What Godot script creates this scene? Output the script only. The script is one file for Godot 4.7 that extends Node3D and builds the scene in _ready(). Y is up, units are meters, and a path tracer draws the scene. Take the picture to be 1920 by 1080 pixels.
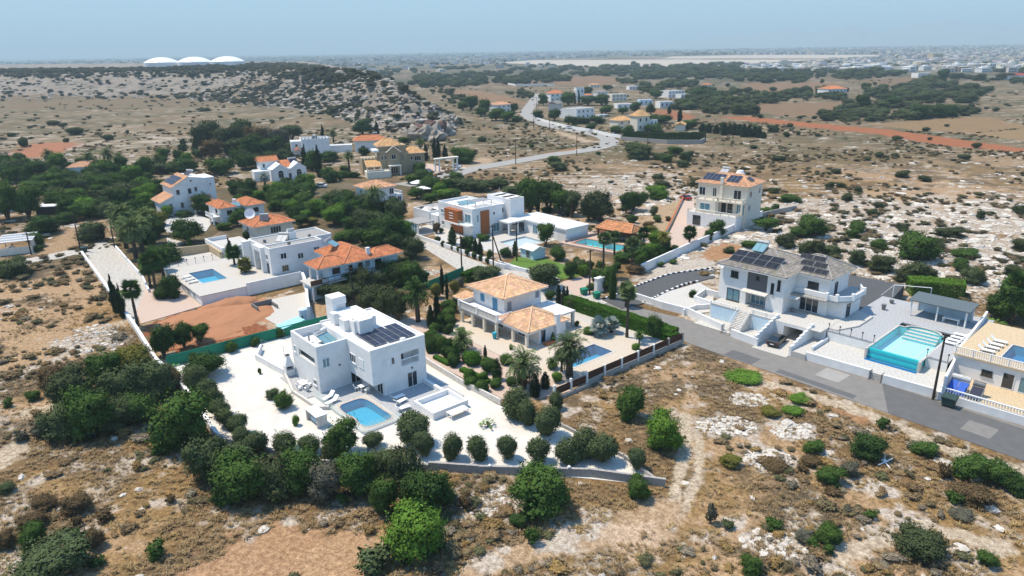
extends Node3D
# Hillside villas seen from a drone. Village grid: local +x runs right and away, +z right and towards the viewer (40 degrees).

const GRID := 40.0
var M := {}
var taken := {}
var cache := {}
var rnd := RandomNumberGenerator.new()
var patchy := FastNoiseLite.new()
var fine := FastNoiseLite.new()
var ridged := FastNoiseLite.new()
var marks := []          # landmarks used in descriptions: [Vector2, phrase]
var said := {}           # labels already used
var holes := []          # pool basins that the ground is dug out for: [centre, half size, angle]
var closed := []         # polygons (Vector2) where no wild plants grow


class Geo:
	var v := PackedVector3Array()
	var n := PackedVector3Array()
	var c := PackedColorArray()
	var col := Color(1,1,1)

	func tri(a: Vector3,b: Vector3,d: Vector3) -> void:   # counter-clockwise from the front
		var nn := (b - a).cross(d - a).normalized()
		v.append(a)
		v.append(d)
		v.append(b)
		for i in 3:
			n.append(nn)
			c.append(col)

	func quad(a: Vector3,b: Vector3,d: Vector3,e: Vector3) -> void:
		tri(a,b,d)
		tri(a,d,e)

	func hexa(p: Array) -> void:   # p: four bottom corners, four top corners, counter-clockwise from above
		quad(p[3],p[2],p[1],p[0])
		quad(p[4],p[5],p[6],p[7])
		for i in 4:
			var j := (i + 1) % 4
			quad(p[i],p[j],p[j + 4],p[i + 4])

	func box(x0: float,x1: float,y0: float,y1: float,z0: float,z1: float) -> void:
		hexa([Vector3(x0,y0,z1),Vector3(x1,y0,z1),Vector3(x1,y0,z0),Vector3(x0,y0,z0),Vector3(x0,y1,z1),Vector3(x1,y1,z1),Vector3(x1,y1,z0),Vector3(x0,y1,z0)])

	func tube(a: Vector3,b: Vector3,ra: float,rb: float,sides := 7,caps := true) -> void:
		var d := (b - a).normalized()
		var s := d.cross(Vector3.UP if absf(d.y) < 0.9 else Vector3.RIGHT).normalized()
		var t := s.cross(d)
		for i in sides:
			var e := TAU * i / sides
			var f := TAU * (i + 1) / sides
			var p := s * cos(e) - t * sin(e)
			var q := s * cos(f) - t * sin(f)
			quad(a + p * ra,a + q * ra,b + q * rb,b + p * rb)
			if caps:
				tri(b,b + p * rb,b + q * rb)

	func prism(pts: PackedVector2Array,y0: float,y1: float) -> void:   # pts are (x, z)
		var idx := Geometry2D.triangulate_polygon(pts)
		for i in range(0,idx.size(),3):
			var a := pts[idx[i]]
			var b := pts[idx[i + 1]]
			var d := pts[idx[i + 2]]
			if (b - a).cross(d - a) > 0:
				var t := b
				b = d
				d = t
			tri(Vector3(a.x,y1,a.y),Vector3(b.x,y1,b.y),Vector3(d.x,y1,d.y))
		var turn := 0.0
		for i in pts.size():
			turn += pts[i].cross(pts[(i + 1) % pts.size()])
		for i in pts.size():
			var a := pts[i]
			var b := pts[(i + 1) % pts.size()]
			if turn > 0:
				var t := a
				a = b
				b = t
			quad(Vector3(a.x,y0,a.y),Vector3(b.x,y0,b.y),Vector3(b.x,y1,b.y),Vector3(a.x,y1,a.y))

	func run(pts: Array,y0: float,y1: float,w: float) -> void:   # a wall of width w along Vector2 points
		for i in pts.size() - 1:
			var a: Vector2 = pts[i]
			var b: Vector2 = pts[i + 1]
			var d := (b - a).normalized()
			var s := Vector2(-d.y,d.x) * w * 0.5
			b += d * (w * 0.5 if i < pts.size() - 2 else 0.0)
			var p := [a + s,b + s,b - s,a - s]
			var q := []
			for y in [y0,y1]:
				for k in 4:
					q.append(Vector3(p[k].x,y,p[k].y))
			hexa(q)

	func mesh() -> ArrayMesh:
		var a := []
		a.resize(Mesh.ARRAY_MAX)
		a[Mesh.ARRAY_VERTEX] = v
		a[Mesh.ARRAY_NORMAL] = n
		a[Mesh.ARRAY_COLOR] = c
		var m := ArrayMesh.new()
		if v.size():
			m.add_surface_from_arrays(Mesh.PRIMITIVE_TRIANGLES,a)
		return m


func numbered(called: String) -> String:
	var k: int = taken.get(called,0)
	taken[called] = k + 1
	return called if k == 0 else "%s_%03d" % [called,k]


func tag(o: Node3D,label: String,category: String,group := "") -> void:
	if label:
		o.set_meta("label",label)
		said[label] = true
	if category:
		o.set_meta("category",category)
	if group:
		o.set_meta("group",group)


func thing(called: String,label: String,category: String,at := Vector3.ZERO,turn := 0.0,group := "") -> Node3D:
	var o := Node3D.new()
	o.name = numbered(called)
	add_child(o)
	o.position = at
	o.rotation_degrees.y = turn
	tag(o,label,category,group)
	return o


func part(called: String,shape,mat: Material,parent: Node3D,at := Vector3.ZERO,turn := 0.0) -> MeshInstance3D:
	var o := MeshInstance3D.new()
	o.mesh = shape.mesh() if shape is Geo else shape
	o.material_override = mat
	o.name = called
	parent.add_child(o,true)
	o.position = at
	o.rotation_degrees.y = turn
	return o


func single(called: String,shape,mat: Material,label: String,category: String,at := Vector3.ZERO,turn := 0.0,group := "") -> MeshInstance3D:
	var o := part(numbered(called),shape,mat,self,at,turn)
	tag(o,label,category,group)
	return o


func setting(called: String,shape,mat: Material,at := Vector3.ZERO,turn := 0.0) -> MeshInstance3D:
	var o := part(numbered(called),shape,mat,self,at,turn)
	o.set_meta("kind","structure")
	return o


func stuff(o: Node3D) -> Node3D:
	o.set_meta("kind","stuff")
	return o


func G(x: float,z: float) -> Vector2:      # village grid -> world
	var a := deg_to_rad(GRID)
	return Vector2(x * cos(a) + z * sin(a),-x * sin(a) + z * cos(a))


func V(p: Vector2,y := 0.0) -> Vector3:
	return Vector3(p.x,y,p.y)


func local(o: Vector2,deg: float,x: float,z: float) -> Vector2:
	var a := deg_to_rad(deg)
	return o + Vector2(x * cos(a) + z * sin(a),-x * sin(a) + z * cos(a))


func rgb(r: float,g: float,b: float) -> Color:   # linear base colour
	return Color(r,g,b).linear_to_srgb()


func mat(called: String,c: Color,rough := 0.85,tex: Texture2D = null,scale := 1.0,vertex := false) -> StandardMaterial3D:
	var m := StandardMaterial3D.new()
	m.resource_name = called
	m.albedo_color = c
	m.roughness = rough
	m.metallic_specular = 0.35
	m.vertex_color_use_as_albedo = vertex
	if tex:
		m.albedo_texture = tex
		m.uv1_triplanar = true
		m.uv1_world_triplanar = true
		m.uv1_scale = Vector3.ONE * scale
	M[called] = m
	return m


func grain(seed_: int,freq: float,lo: Color,hi: Color,size := 512,octaves := 4,kind := FastNoiseLite.TYPE_SIMPLEX_SMOOTH,mid := 0.5) -> Texture2D:
	var f := FastNoiseLite.new()
	f.seed = seed_
	f.noise_type = kind
	f.frequency = freq
	f.fractal_octaves = octaves
	f.fractal_gain = 0.6
	var g := Gradient.new()
	g.offsets = PackedFloat32Array([0.15,mid,0.85])
	g.colors = PackedColorArray([lo,lo.lerp(hi,0.55),hi])
	var t := NoiseTexture2D.new()
	t.width = size
	t.height = size
	t.seamless = true
	t.noise = f
	t.color_ramp = g
	return t


func materials() -> void:
	var grey := func(a): return Color(a,a,a).linear_to_srgb()
	var soft := grain(1,0.012,grey.call(0.86),grey.call(1.0),512,6)
	var rough := grain(2,0.02,grey.call(0.62),grey.call(1.0),512,6)
	var gravelly := grain(3,0.09,grey.call(0.6),grey.call(1.0),512,4)
	var earth := grain(4,0.03,Color(0.76,0.73,0.69),Color(1,1,1),1024,7)
	M["earth_grain"] = earth
	mat("white_wall",rgb(0.76,0.76,0.75),0.8,soft,0.12)
	mat("white_roof",rgb(0.74,0.735,0.71),0.85,rough,0.15)
	mat("cream_wall",rgb(0.74,0.68,0.57),0.85,soft,0.12)
	mat("pale_wall",rgb(0.66,0.63,0.58),0.85,rough,0.2)
	mat("blue_wall",rgb(0.55,0.70,0.80),0.85,soft,0.12)
	mat("sand_stone",rgb(0.42,0.33,0.21),0.9,rough,0.3)
	mat("concrete",rgb(0.40,0.38,0.35),0.9,rough,0.25)
	mat("dark_concrete",rgb(0.2,0.2,0.2),0.9,rough,0.25)
	mat("grey_roof",rgb(0.34,0.335,0.32),0.9,rough,0.2)
	mat("grey_cladding",rgb(0.14,0.14,0.15),0.85,gravelly,0.4)
	mat("slate_roof",rgb(0.12,0.155,0.17),0.85,rough,0.5)
	mat("brown_cladding",rgb(0.33,0.105,0.03),0.6,soft,0.2)
	mat("timber",rgb(0.075,0.032,0.02),0.8,rough,0.5)
	mat("dark_timber",rgb(0.06,0.04,0.03),0.8,rough,0.5)
	mat("paving",rgb(0.55,0.52,0.47),0.85,rough,0.35)
	mat("pink_paving",rgb(0.56,0.43,0.35),0.85,rough,0.35)
	mat("yellow_paving",rgb(0.60,0.47,0.30),0.85,rough,0.3)
	mat("white_paving",rgb(0.56,0.54,0.50),0.85,rough,0.3)
	mat("grey_paving",rgb(0.42,0.43,0.44),0.85,rough,0.3)
	mat("white_gravel",rgb(0.60,0.57,0.515),0.95,soft,0.06)
	mat("asphalt",rgb(0.20,0.19,0.175),0.92,soft,0.09)
	mat("new_asphalt",rgb(0.115,0.115,0.115),0.92,soft,0.09)
	mat("street",rgb(0.30,0.29,0.27),0.92,soft,0.05)
	mat("salt",rgb(0.42,0.365,0.30),0.9,soft,0.004)
	mat("dark_asphalt",rgb(0.085,0.087,0.09),0.92,soft,0.12)
	mat("cream_paving",rgb(0.60,0.52,0.42),0.85,rough,0.35)
	mat("pool_cover",rgb(0.42,0.50,0.54),0.6,soft,0.3)
	mat("pool_sky",rgb(0.0,0.29,0.47),0.5,soft,0.4)
	mat("concrete_road",rgb(0.50,0.47,0.42),0.92,rough,0.12)
	mat("red_earth",rgb(0.44,0.215,0.115),0.95,earth,0.25)
	mat("lawn",rgb(0.11,0.20,0.03),0.95,gravelly,0.3)
	mat("roof_tile",Color(1,1,1),0.85,soft,0.3,true)
	mat("black_metal",rgb(0.02,0.02,0.022),0.5)
	mat("grey_metal",rgb(0.35,0.36,0.37),0.45)
	mat("white_metal",rgb(0.78,0.78,0.78),0.4)
	mat("white_plastic",rgb(0.8,0.8,0.79),0.45)
	mat("frame_white",rgb(0.75,0.75,0.74),0.5)
	mat("frame_dark",rgb(0.05,0.045,0.04),0.5)
	mat("shutter_blue",rgb(0.10,0.27,0.42),0.6)
	mat("shutter_grey",rgb(0.26,0.29,0.32),0.6)
	mat("door_brown",rgb(0.10,0.05,0.03),0.6)
	var g := mat("window_glass",rgb(0.018,0.025,0.032),0.06)
	g.metallic_specular = 0.6
	g = mat("blue_glass",rgb(0.10,0.22,0.27),0.06)
	g.metallic_specular = 0.6
	mat("solar_cell",rgb(0.018,0.022,0.045),0.3)
	mat("solar_black",rgb(0.014,0.014,0.018),0.35)
	mat("solar_blue",rgb(0.02,0.09,0.42),0.25)
	mat("solar_pale",rgb(0.16,0.30,0.35),0.2)
	mat("green_mesh",rgb(0.015,0.19,0.115),0.8,soft,0.2)
	mat("bin_green",rgb(0.03,0.055,0.05),0.5)
	mat("car_black",rgb(0.012,0.012,0.013),0.25)
	M.car_black.clearcoat_enabled = true
	M.car_black.clearcoat = 0.8
	mat("car_white",rgb(0.7,0.7,0.7),0.3)
	mat("car_red",rgb(0.3,0.03,0.02),0.3)
	mat("tyre",rgb(0.015,0.015,0.015),0.9)
	mat("lamp_red",rgb(0.35,0.01,0.01),0.3)
	mat("pole_wood",rgb(0.055,0.04,0.03),0.9)
	mat("straw",rgb(0.22,0.16,0.10),0.95,gravelly,0.6)
	mat("terracotta",rgb(0.35,0.12,0.05),0.8)
	mat("pool_blue",rgb(0.001,0.24,0.42),0.5,soft,0.4)
	mat("pool_deep",rgb(0.001,0.13,0.33),0.5,soft,0.4)
	mat("pool_aqua",rgb(0.03,0.54,0.57),0.5,soft,0.4)
	mat("pool_pale",rgb(0.34,0.70,0.74),0.5,soft,0.4)
	mat("pool_band",rgb(0.03,0.34,0.46),0.5,soft,0.4)
	mat("tile_red",rgb(0.42,0.20,0.13),0.8,rough,0.3)
	var w := mat("pool_water",Color(0.85,0.97,1.0,0.08),0.04)
	w.transparency = BaseMaterial3D.TRANSPARENCY_ALPHA
	w.metallic_specular = 0.17
	var rip := FastNoiseLite.new()
	rip.frequency = 0.03
	rip.fractal_octaves = 3
	var rt := NoiseTexture2D.new()
	rt.width = 256
	rt.height = 256
	rt.seamless = true
	rt.as_normal_map = true
	rt.bump_strength = 2.0
	rt.noise = rip
	w.normal_enabled = true
	w.normal_texture = rt
	w.normal_scale = 0.25
	w.uv1_triplanar = true
	w.uv1_world_triplanar = true
	w.uv1_scale = Vector3.ONE * 0.4
	w = mat("fence_glass",Color(0.8,0.95,0.92,0.12),0.08)
	w.transparency = BaseMaterial3D.TRANSPARENCY_ALPHA
	mat("limestone",rgb(0.70,0.65,0.58),0.95,rough,0.35,true)
	mat("cliff_rock",rgb(0.36,0.32,0.275),0.95,rough,0.1,true)
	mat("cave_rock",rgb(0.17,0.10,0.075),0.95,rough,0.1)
	var t := mat("terrain",Color(1,1,1),0.97,earth,0.11,true)
	t.detail_enabled = true
	t.detail_blend_mode = BaseMaterial3D.BLEND_MODE_MUL
	t.detail_albedo = grain(8,0.05,Color(0.72,0.69,0.66),Color(1,1,1),1024,6)
	t.detail_uv_layer = BaseMaterial3D.DETAIL_UV_2
	t.uv2_triplanar = true
	t.uv2_world_triplanar = true
	t.uv2_scale = Vector3.ONE * 0.027
	mat("bark",rgb(0.11,0.085,0.06),0.95)
	mat("palm_bark",rgb(0.10,0.08,0.06),0.95,rough,0.8)
	mat("dry_plant",Color(1,1,1),0.95,null,1.0,true)
	for k in [["leaf_dark",0.040,0.078,0.022],["leaf_mid",0.057,0.108,0.025],["leaf_bright",0.098,0.190,0.028],["leaf_olive",0.072,0.100,0.044],["leaf_grey",0.115,0.115,0.085],["leaf_brown",0.12,0.085,0.045],["leaf_yellow",0.15,0.15,0.035],["leaf_silver",0.24,0.29,0.26],["leaf_hedge",0.055,0.13,0.017],["leaf_palm",0.110,0.150,0.058],["leaf_cypress",0.020,0.036,0.014],["leaf_scrub",0.058,0.076,0.034],["leaf_flower",0.36,0.03,0.17]]:
		var l := mat(k[0],rgb(k[1],k[2],k[3]),0.85,null,1.0,true)
		l.backlight_enabled = true
		l.backlight = rgb(k[1] * 0.35,k[2] * 0.4,k[3] * 0.3)
		l.metallic_specular = 0.15


func _ready() -> void:
	# --- camera, sky, sun, exposure
	var cam := Camera3D.new()
	cam.name = "camera"
	add_child(cam)
	cam.fov = 44.196
	cam.near = 0.5
	cam.far = 40000.0
	cam.position = Vector3(0,42,0)
	cam.rotation = Vector3(-deg_to_rad(18.6157),0,0)
	cam.rotate_object_local(Vector3.BACK,deg_to_rad(-0.93))
	var sky := ProceduralSkyMaterial.new()
	sky.sky_top_color = rgb(0.17,0.39,0.80)
	sky.sky_horizon_color = rgb(0.40,0.60,0.68)
	sky.sky_curve = 0.24
	sky.ground_bottom_color = rgb(0.25,0.22,0.18)
	sky.ground_horizon_color = rgb(0.45,0.55,0.62)
	sky.energy_multiplier = 1.0
	sky.sun_angle_max = 6.0
	var env := Environment.new()
	env.background_mode = Environment.BG_SKY
	env.sky = Sky.new()
	env.sky.sky_material = sky
	env.tonemap_mode = Environment.TONE_MAPPER_LINEAR
	env.tonemap_exposure = 1.3
	env.sdfgi_enabled = true
	env.ssao_enabled = true
	env.ssil_enabled = true
	env.fog_enabled = true
	env.fog_density = 0.00018
	env.fog_light_color = rgb(0.70,0.91,1.0)
	var we := WorldEnvironment.new()
	we.name = "world_environment"
	we.environment = env
	add_child(we)
	var sun := DirectionalLight3D.new()
	sun.name = "sun"
	sun.light_energy = 1.55
	sun.light_color = Color(1.0,0.945,0.86)
	sun.light_angular_distance = 0.5
	sun.shadow_enabled = true
	add_child(sun)
	sun.look_at_from_position(Vector3.ZERO,Vector3(3.05,-6.93,1.1))
	patchy.seed = 11
	patchy.frequency = 0.02
	patchy.fractal_octaves = 4
	fine.seed = 12
	fine.frequency = 0.35
	fine.fractal_octaves = 3
	ridged.seed = 13
	ridged.frequency = 0.03
	ridged.fractal_type = FastNoiseLite.FRACTAL_RIDGED
	ridged.fractal_octaves = 4
	rnd.seed = 2024
	materials()
	landmarks()
	village()
	roads_and_walls()
	furniture()
	plants()
	far_country()
	wild_cover()
	terrain()

# ------------------------------------------------------------------ building kit

const SIDE := {"S": 0.0,"E": 90.0,"N": 180.0,"W": -90.0}

func walls(h: Node3D,m: String,boxes: Array,called := "wall") -> MeshInstance3D:
	var g := Geo.new()
	for b in boxes:
		g.box(b[0],b[1],b[2],b[3],b[4],b[5])
	return part(called,g,M[m],h)


# a window or door on a wall face: pos is the middle of its sill on the face
func win(h: Node3D,side: String,pos: Vector3,w: float,ht: float,panes := 2,frame := "frame_white",glass := "window_glass",called := "window") -> void:
	var key := "%s|%s|%s|%s" % [w,ht,panes,called]
	if not cache.has(key):
		var f := Geo.new()
		var b := 0.07
		f.box(-w / 2,w / 2,ht - b,ht,-0.01,0.07)
		f.box(-w / 2,w / 2,0,b,-0.01,0.07)
		f.box(-w / 2,-w / 2 + b,b,ht - b,-0.01,0.07)
		f.box(w / 2 - b,w / 2,b,ht - b,-0.01,0.07)
		for i in range(1,panes):
			var x := -w / 2 + w * i / panes
			f.box(x - b / 2,x + b / 2,b,ht - b,-0.01,0.06)
		if called == "window":
			f.box(-w / 2 - 0.1,w / 2 + 0.1,-0.07,-0.002,-0.01,0.14)
		var p := Geo.new()
		var pw := w / panes - b
		p.box(-pw / 2,pw / 2,b,ht - b,0.0,0.025)
		cache[key] = [f.mesh(),p.mesh()]
	var o := part(called,cache[key][0],M[frame],h,pos,SIDE[side])
	for i in panes:
		part("pane",cache[key][1],M[glass],o,Vector3(-w / 2 + w * (i + 0.5) / panes,0,0))


func shutters(h: Node3D,side: String,pos: Vector3,w: float,ht: float,m := "shutter_blue",leaves := 2) -> void:
	var key := "shut|%s|%s|%s" % [w,ht,leaves]
	if not cache.has(key):
		var f := Geo.new()
		var lw := w / leaves
		f.box(-lw / 2 + 0.01,-lw / 2 + 0.08,0,ht,0,0.06)
		f.box(lw / 2 - 0.08,lw / 2 - 0.01,0,ht,0,0.06)
		f.box(-lw / 2 + 0.08,lw / 2 - 0.08,ht - 0.08,ht,0,0.06)
		f.box(-lw / 2 + 0.08,lw / 2 - 0.08,0,0.08,0,0.06)
		var y := 0.1
		while y < ht - 0.14:
			f.hexa([Vector3(-lw / 2 + 0.08,y,0.05),Vector3(lw / 2 - 0.08,y,0.05),Vector3(lw / 2 - 0.08,y,0.03),Vector3(-lw / 2 + 0.08,y,0.03),Vector3(-lw / 2 + 0.08,y + 0.09,0.02),Vector3(lw / 2 - 0.08,y + 0.09,0.02),Vector3(lw / 2 - 0.08,y + 0.09,0.0),Vector3(-lw / 2 + 0.08,y + 0.09,0.0)])
			y += 0.1
		cache[key] = f.mesh()
	for i in leaves:
		var b := Basis(Vector3.UP,deg_to_rad(SIDE[side]))
		part("shutter",cache[key],M[m],h,pos + b * Vector3(-w / 2 + w * (i + 0.5) / leaves,0,0),SIDE[side])


# roof plane: eave a-b, top d-e (e above a, d above b); tiles are individual raised strips with a tint of their own
func tile_plane(g: Geo,a: Vector3,b: Vector3,d: Vector3,e: Vector3,tint: Color,strip := 0.34,course := 0.55) -> void:
	var ex := (b - a)
	var length := ex.length()
	ex /= length
	var nrm := ex.cross(d - a).normalized()
	if nrm.y < 0:
		nrm = -nrm
	var up := nrm.cross(ex).normalized()
	if up.y < 0:
		up = -up
	var dl := Vector2((d - a).dot(ex),(d - a).dot(up))
	var el := Vector2((e - a).dot(ex),(e - a).dot(up))
	var top := func(u: float) -> float:
		if u < el.x and el.x > 0.001:
			return el.y * u / el.x
		if u > dl.x and dl.x < length - 0.001:
			return dl.y * (length - u) / (length - dl.x)
		return lerpf(el.y,dl.y,clampf((u - el.x) / maxf(dl.x - el.x,0.001),0,1))
	var count := int(ceil(length / strip))
	var w := length / count
	for i in count:
		var u0 := w * i
		var u1 := w * (i + 1)
		var um := (u0 + u1) / 2
		var h0: float = top.call(u0)
		var h1: float = top.call(u1)
		var hm: float = top.call(um)
		var rows := int(ceil(maxf(h0,maxf(h1,hm)) / course))
		var shift := rnd.randf() * 0.1
		for j in rows:
			var k := rnd.randf_range(0.74,1.16) * (1.0 + 0.22 * fine.get_noise_3d(a.x + u0 * 1.3,course * j * 1.3,a.z + length))
			g.col = Color(tint.r * k,tint.g * k * rnd.randf_range(0.93,1.05),tint.b * k * rnd.randf_range(0.88,1.08))
			var lo := course * j
			var hi := course * (j + 1) + 0.04
			var p := func(u: float,vv: float,hmax: float,lift: float) -> Vector3:
				return a + ex * u + up * clampf(vv,0,hmax) + nrm * lift
			var t0 := 0.05 + shift * 0.1
			g.quad(p.call(u0,lo,h0,t0),p.call(um,lo,hm,t0 + 0.10),p.call(um,hi,hm,t0 + 0.06),p.call(u0,hi,h0,t0 - 0.03))
			g.quad(p.call(um,lo,hm,t0 + 0.10),p.call(u1,lo,h1,t0),p.call(u1,hi,h1,t0 - 0.03),p.call(um,hi,hm,t0 + 0.06))
			g.tri(p.call(u0,lo,h0,0),p.call(u1,lo,h1,0),p.call(um,lo,hm,t0 + 0.10))
	g.col = Color.WHITE


func cap_line(g: Geo,a: Vector3,b: Vector3,tint: Color) -> void:
	var steps := int(ceil(a.distance_to(b) / 0.5))
	for i in steps:
		var k := rnd.randf_range(0.85,1.12)
		g.col = Color(tint.r * k,tint.g * k,tint.b * k)
		g.tube(a.lerp(b,float(i) / steps),a.lerp(b,(i + 1.0) / steps),0.15,0.12,6,false)
	g.col = Color.WHITE


# hipped roof over a rectangle; inset along x / z of the ridge ends (0 = gable end)
func hip(h: Node3D,x0: float,x1: float,z0: float,z1: float,y: float,rise: float,tint: Color,along := "x",inset := -1.0,fascia := "white_wall") -> void:
	var slab := Geo.new()
	slab.box(x0,x1,y - 0.16,y,z0,z1)
	var r := part("roof",slab,M[fascia],h)
	var g := Geo.new()
	var c := [Vector3(x0,y,z1),Vector3(x1,y,z1),Vector3(x1,y,z0),Vector3(x0,y,z0)]
	var p: Vector3
	var q: Vector3
	if along == "x":
		var i := (z1 - z0) / 2 if inset < 0 else inset
		i = minf(i,(x1 - x0) / 2)
		p = Vector3(x0 + i,y + rise,(z0 + z1) / 2)
		q = Vector3(x1 - i,y + rise,(z0 + z1) / 2)
		tile_plane(g,c[0],c[1],q,p,tint)
		tile_plane(g,c[2],c[3],p,q,tint)
		tile_plane(g,c[1],c[2],q,q,tint)
		tile_plane(g,c[3],c[0],p,p,tint)
		if inset == 0.0:
			slab = Geo.new()
			slab.tri(c[1],c[2],q)
			slab.tri(c[3],c[0],p)
			part("gable",slab,M[fascia],h)
	else:
		var i := (x1 - x0) / 2 if inset < 0 else inset
		i = minf(i,(z1 - z0) / 2)
		p = Vector3((x0 + x1) / 2,y + rise,z1 - i)
		q = Vector3((x0 + x1) / 2,y + rise,z0 + i)
		tile_plane(g,c[1],c[2],q,p,tint)
		tile_plane(g,c[3],c[0],p,q,tint)
		tile_plane(g,c[0],c[1],p,p,tint)
		tile_plane(g,c[2],c[3],q,q,tint)
		if inset == 0.0:
			slab = Geo.new()
			slab.tri(c[0],c[1],p)
			slab.tri(c[2],c[3],q)
			part("gable",slab,M[fascia],h)
	var light := Color(tint.r * 1.15,tint.g * 1.2,tint.b * 1.25)
	if p.distance_to(q) > 0.2:
		cap_line(g,p + Vector3.UP * 0.1,q + Vector3.UP * 0.1,light)
	if inset != 0.0:
		for k in 4:
			var top := p if (c[k].distance_to(p) < c[k].distance_to(q)) else q
			cap_line(g,c[k] + Vector3.UP * 0.1,top + Vector3.UP * 0.1,light)
	stuff(part("roof_tiles",g,M.roof_tile,r))


# a single sloping tiled plane (lean-to): eave a-b, top d-e
func lean(h: Node3D,a: Vector3,b: Vector3,d: Vector3,e: Vector3,tint: Color,fascia := "white_wall") -> void:
	var s := Geo.new()
	var dn := Vector3.DOWN * 0.15
	s.hexa([a + dn,b + dn,d + dn,e + dn,a,b,d,e])
	var r := part("roof",s,M[fascia],h)
	var g := Geo.new()
	tile_plane(g,a,b,d,e,tint)
	stuff(part("roof_tiles",g,M.roof_tile,r))


func flat_roof(h: Node3D,x0: float,x1: float,z0: float,z1: float,y: float,para: float,wall: String,top := "white_roof",t := 0.22) -> void:
	var g := Geo.new()
	g.box(x0 + t,x1 - t,y - 0.2,y,z0 + t,z1 - t)
	var r := part("roof",g,M[top],h)
	if para > 0:
		g = Geo.new()
		g.box(x0 - 0.02,x1 + 0.02,y - 0.25,y + para,z1 - t,z1 + 0.02)
		g.box(x0 - 0.02,x1 + 0.02,y - 0.25,y + para,z0 - 0.02,z0 + t)
		g.box(x0 - 0.02,x0 + t,y - 0.25,y + para,z0 + t,z1 - t)
		g.box(x1 - t,x1 + 0.02,y - 0.25,y + para,z0 + t,z1 - t)
		part("parapet",g,M[wall],r)


# rows of solar panels, each a part; u runs across, v down the slope
func panels(h: Node3D,o: Vector3,u: Vector3,v: Vector3,nu: int,nv: int,m := "solar_cell",gap := 0.04,pw := 1.0,pl := 1.65,frame := true) -> void:
	var key := "panel|%s|%s" % [pw,pl]
	if not cache.has(key):
		var f := Geo.new()
		f.box(0,pw,-0.04,0.0,0,pl)
		var c := Geo.new()
		for i in 2:
			for j in 3:
				var a := pw / 2 - 0.03
				var b := pl / 3 - 0.022
				c.box(0.024 + (a + 0.012) * i,0.024 + (a + 0.012) * i + a - 0.01,0.0,0.012,0.024 + (b + 0.012) * j,0.024 + (b + 0.012) * j + b)
		cache[key] = [f.mesh(),c.mesh()]
	u = u.normalized()
	v = v.normalized()
	var nrm := v.cross(u).normalized()
	for i in nu:
		for j in nv:
			var at := o + u * (pw + gap) * i + v * (pl + gap) * j
			var p := part("solar_panel",cache[key][0],M.grey_metal,h,at)
			p.basis = Basis(u,nrm,v)
			part("solar_cells",cache[key][1],M[m],p)


# roof water heater: tilted collector(s) with a tank lying or standing behind them
func heater(h: Node3D,at: Vector3,turn: float,n := 2,m := "solar_pale",upright := false,tank := "white_metal") -> void:
	var f := Geo.new()
	f.tube(Vector3(-n * 0.5,0,-0.9),Vector3(-n * 0.5,1.0,-0.9),0.03,0.03,4)
	f.tube(Vector3(n * 0.5,0,-0.9),Vector3(n * 0.5,1.0,-0.9),0.03,0.03,4)
	f.tube(Vector3(-n * 0.5,0.95,-0.9),Vector3(n * 0.5,0.95,-0.9),0.03,0.03,4)
	f.tube(Vector3(-n * 0.5,0.1,0.8),Vector3(n * 0.5,0.1,0.8),0.03,0.03,4)
	for x in [-n * 0.5,n * 0.5]:
		f.tube(Vector3(x,0.02,0.83),Vector3(x,0.98,-0.92),0.03,0.03,4)
	var r := part("water_heater",f,M.grey_metal,h,at,turn)
	var t := Geo.new()
	if upright:
		t.tube(Vector3(0,0.1,-1.5),Vector3(0,1.7,-1.5),0.5,0.5,10)
	else:
		t.tube(Vector3(-n * 0.5,1.25,-1.1),Vector3(n * 0.5,1.25,-1.1),0.3,0.3,10)
		t.tube(Vector3(n * 0.5,1.25,-1.1),Vector3(-n * 0.5,1.25,-1.1),0.3,0.3,10)
	part("tank",t,M[tank],r)
	for i in n:
		var c := Geo.new()
		var x := -n * 0.5 + i * 1.0
		var a := Vector3(x + 0.03,0.12,0.85)
		var b := Vector3(x + 0.97,0.12,0.85)
		var d := Vector3(x + 0.97,1.0,-0.8)
		var e := Vector3(x + 0.03,1.0,-0.8)
		var dn := Vector3.DOWN * 0.09
		c.hexa([a + dn,b + dn,d + dn,e + dn,a,b,d,e])
		part("collector",c,M[m],r)


# railing: top rail with balusters between posts
func railing(h: Node3D,pts: Array,y: float,ht := 0.9,step := 0.28,m := "white_wall",r := 0.05,called := "balustrade") -> void:
	var g := Geo.new()
	for i in pts.size() - 1:
		var a := V(pts[i],y)
		var b := V(pts[i + 1],y)
		var up := Vector3.UP * ht
		g.tube(a + up,b + up,0.07,0.07,5)
		g.tube(a + Vector3.UP * 0.06,b + Vector3.UP * 0.06,0.06,0.06,5)
		var n := int(a.distance_to(b) / step)
		for k in n + 1:
			var p := a.lerp(b,float(k) / maxf(n,1))
			var big := k % 8 == 0
			g.tube(p,p + up * (1.06 if big else 1.0),r * (1.9 if big else 1.0),r * (1.9 if big else 0.8),5 if not big else 4)
	stuff(part(called,g,M[m],h))


func stairs(h: Node3D,x0: float,x1: float,z_top: float,z_bot: float,y_top: float,y_bot: float,m := "white_wall",called := "step") -> void:
	var n := int(round((y_top - y_bot) / 0.18))
	for i in n:
		var g := Geo.new()
		var za := lerpf(z_bot,z_top,float(i) / n)
		var zb := lerpf(z_bot,z_top,(i + 1.0) / n)
		g.box(x0,x1,y_bot,lerpf(y_bot,y_top,(i + 1.0) / n),minf(za,zb),maxf(za,zb) - 0.004)
		part(called,g,M[m],h)


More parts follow.
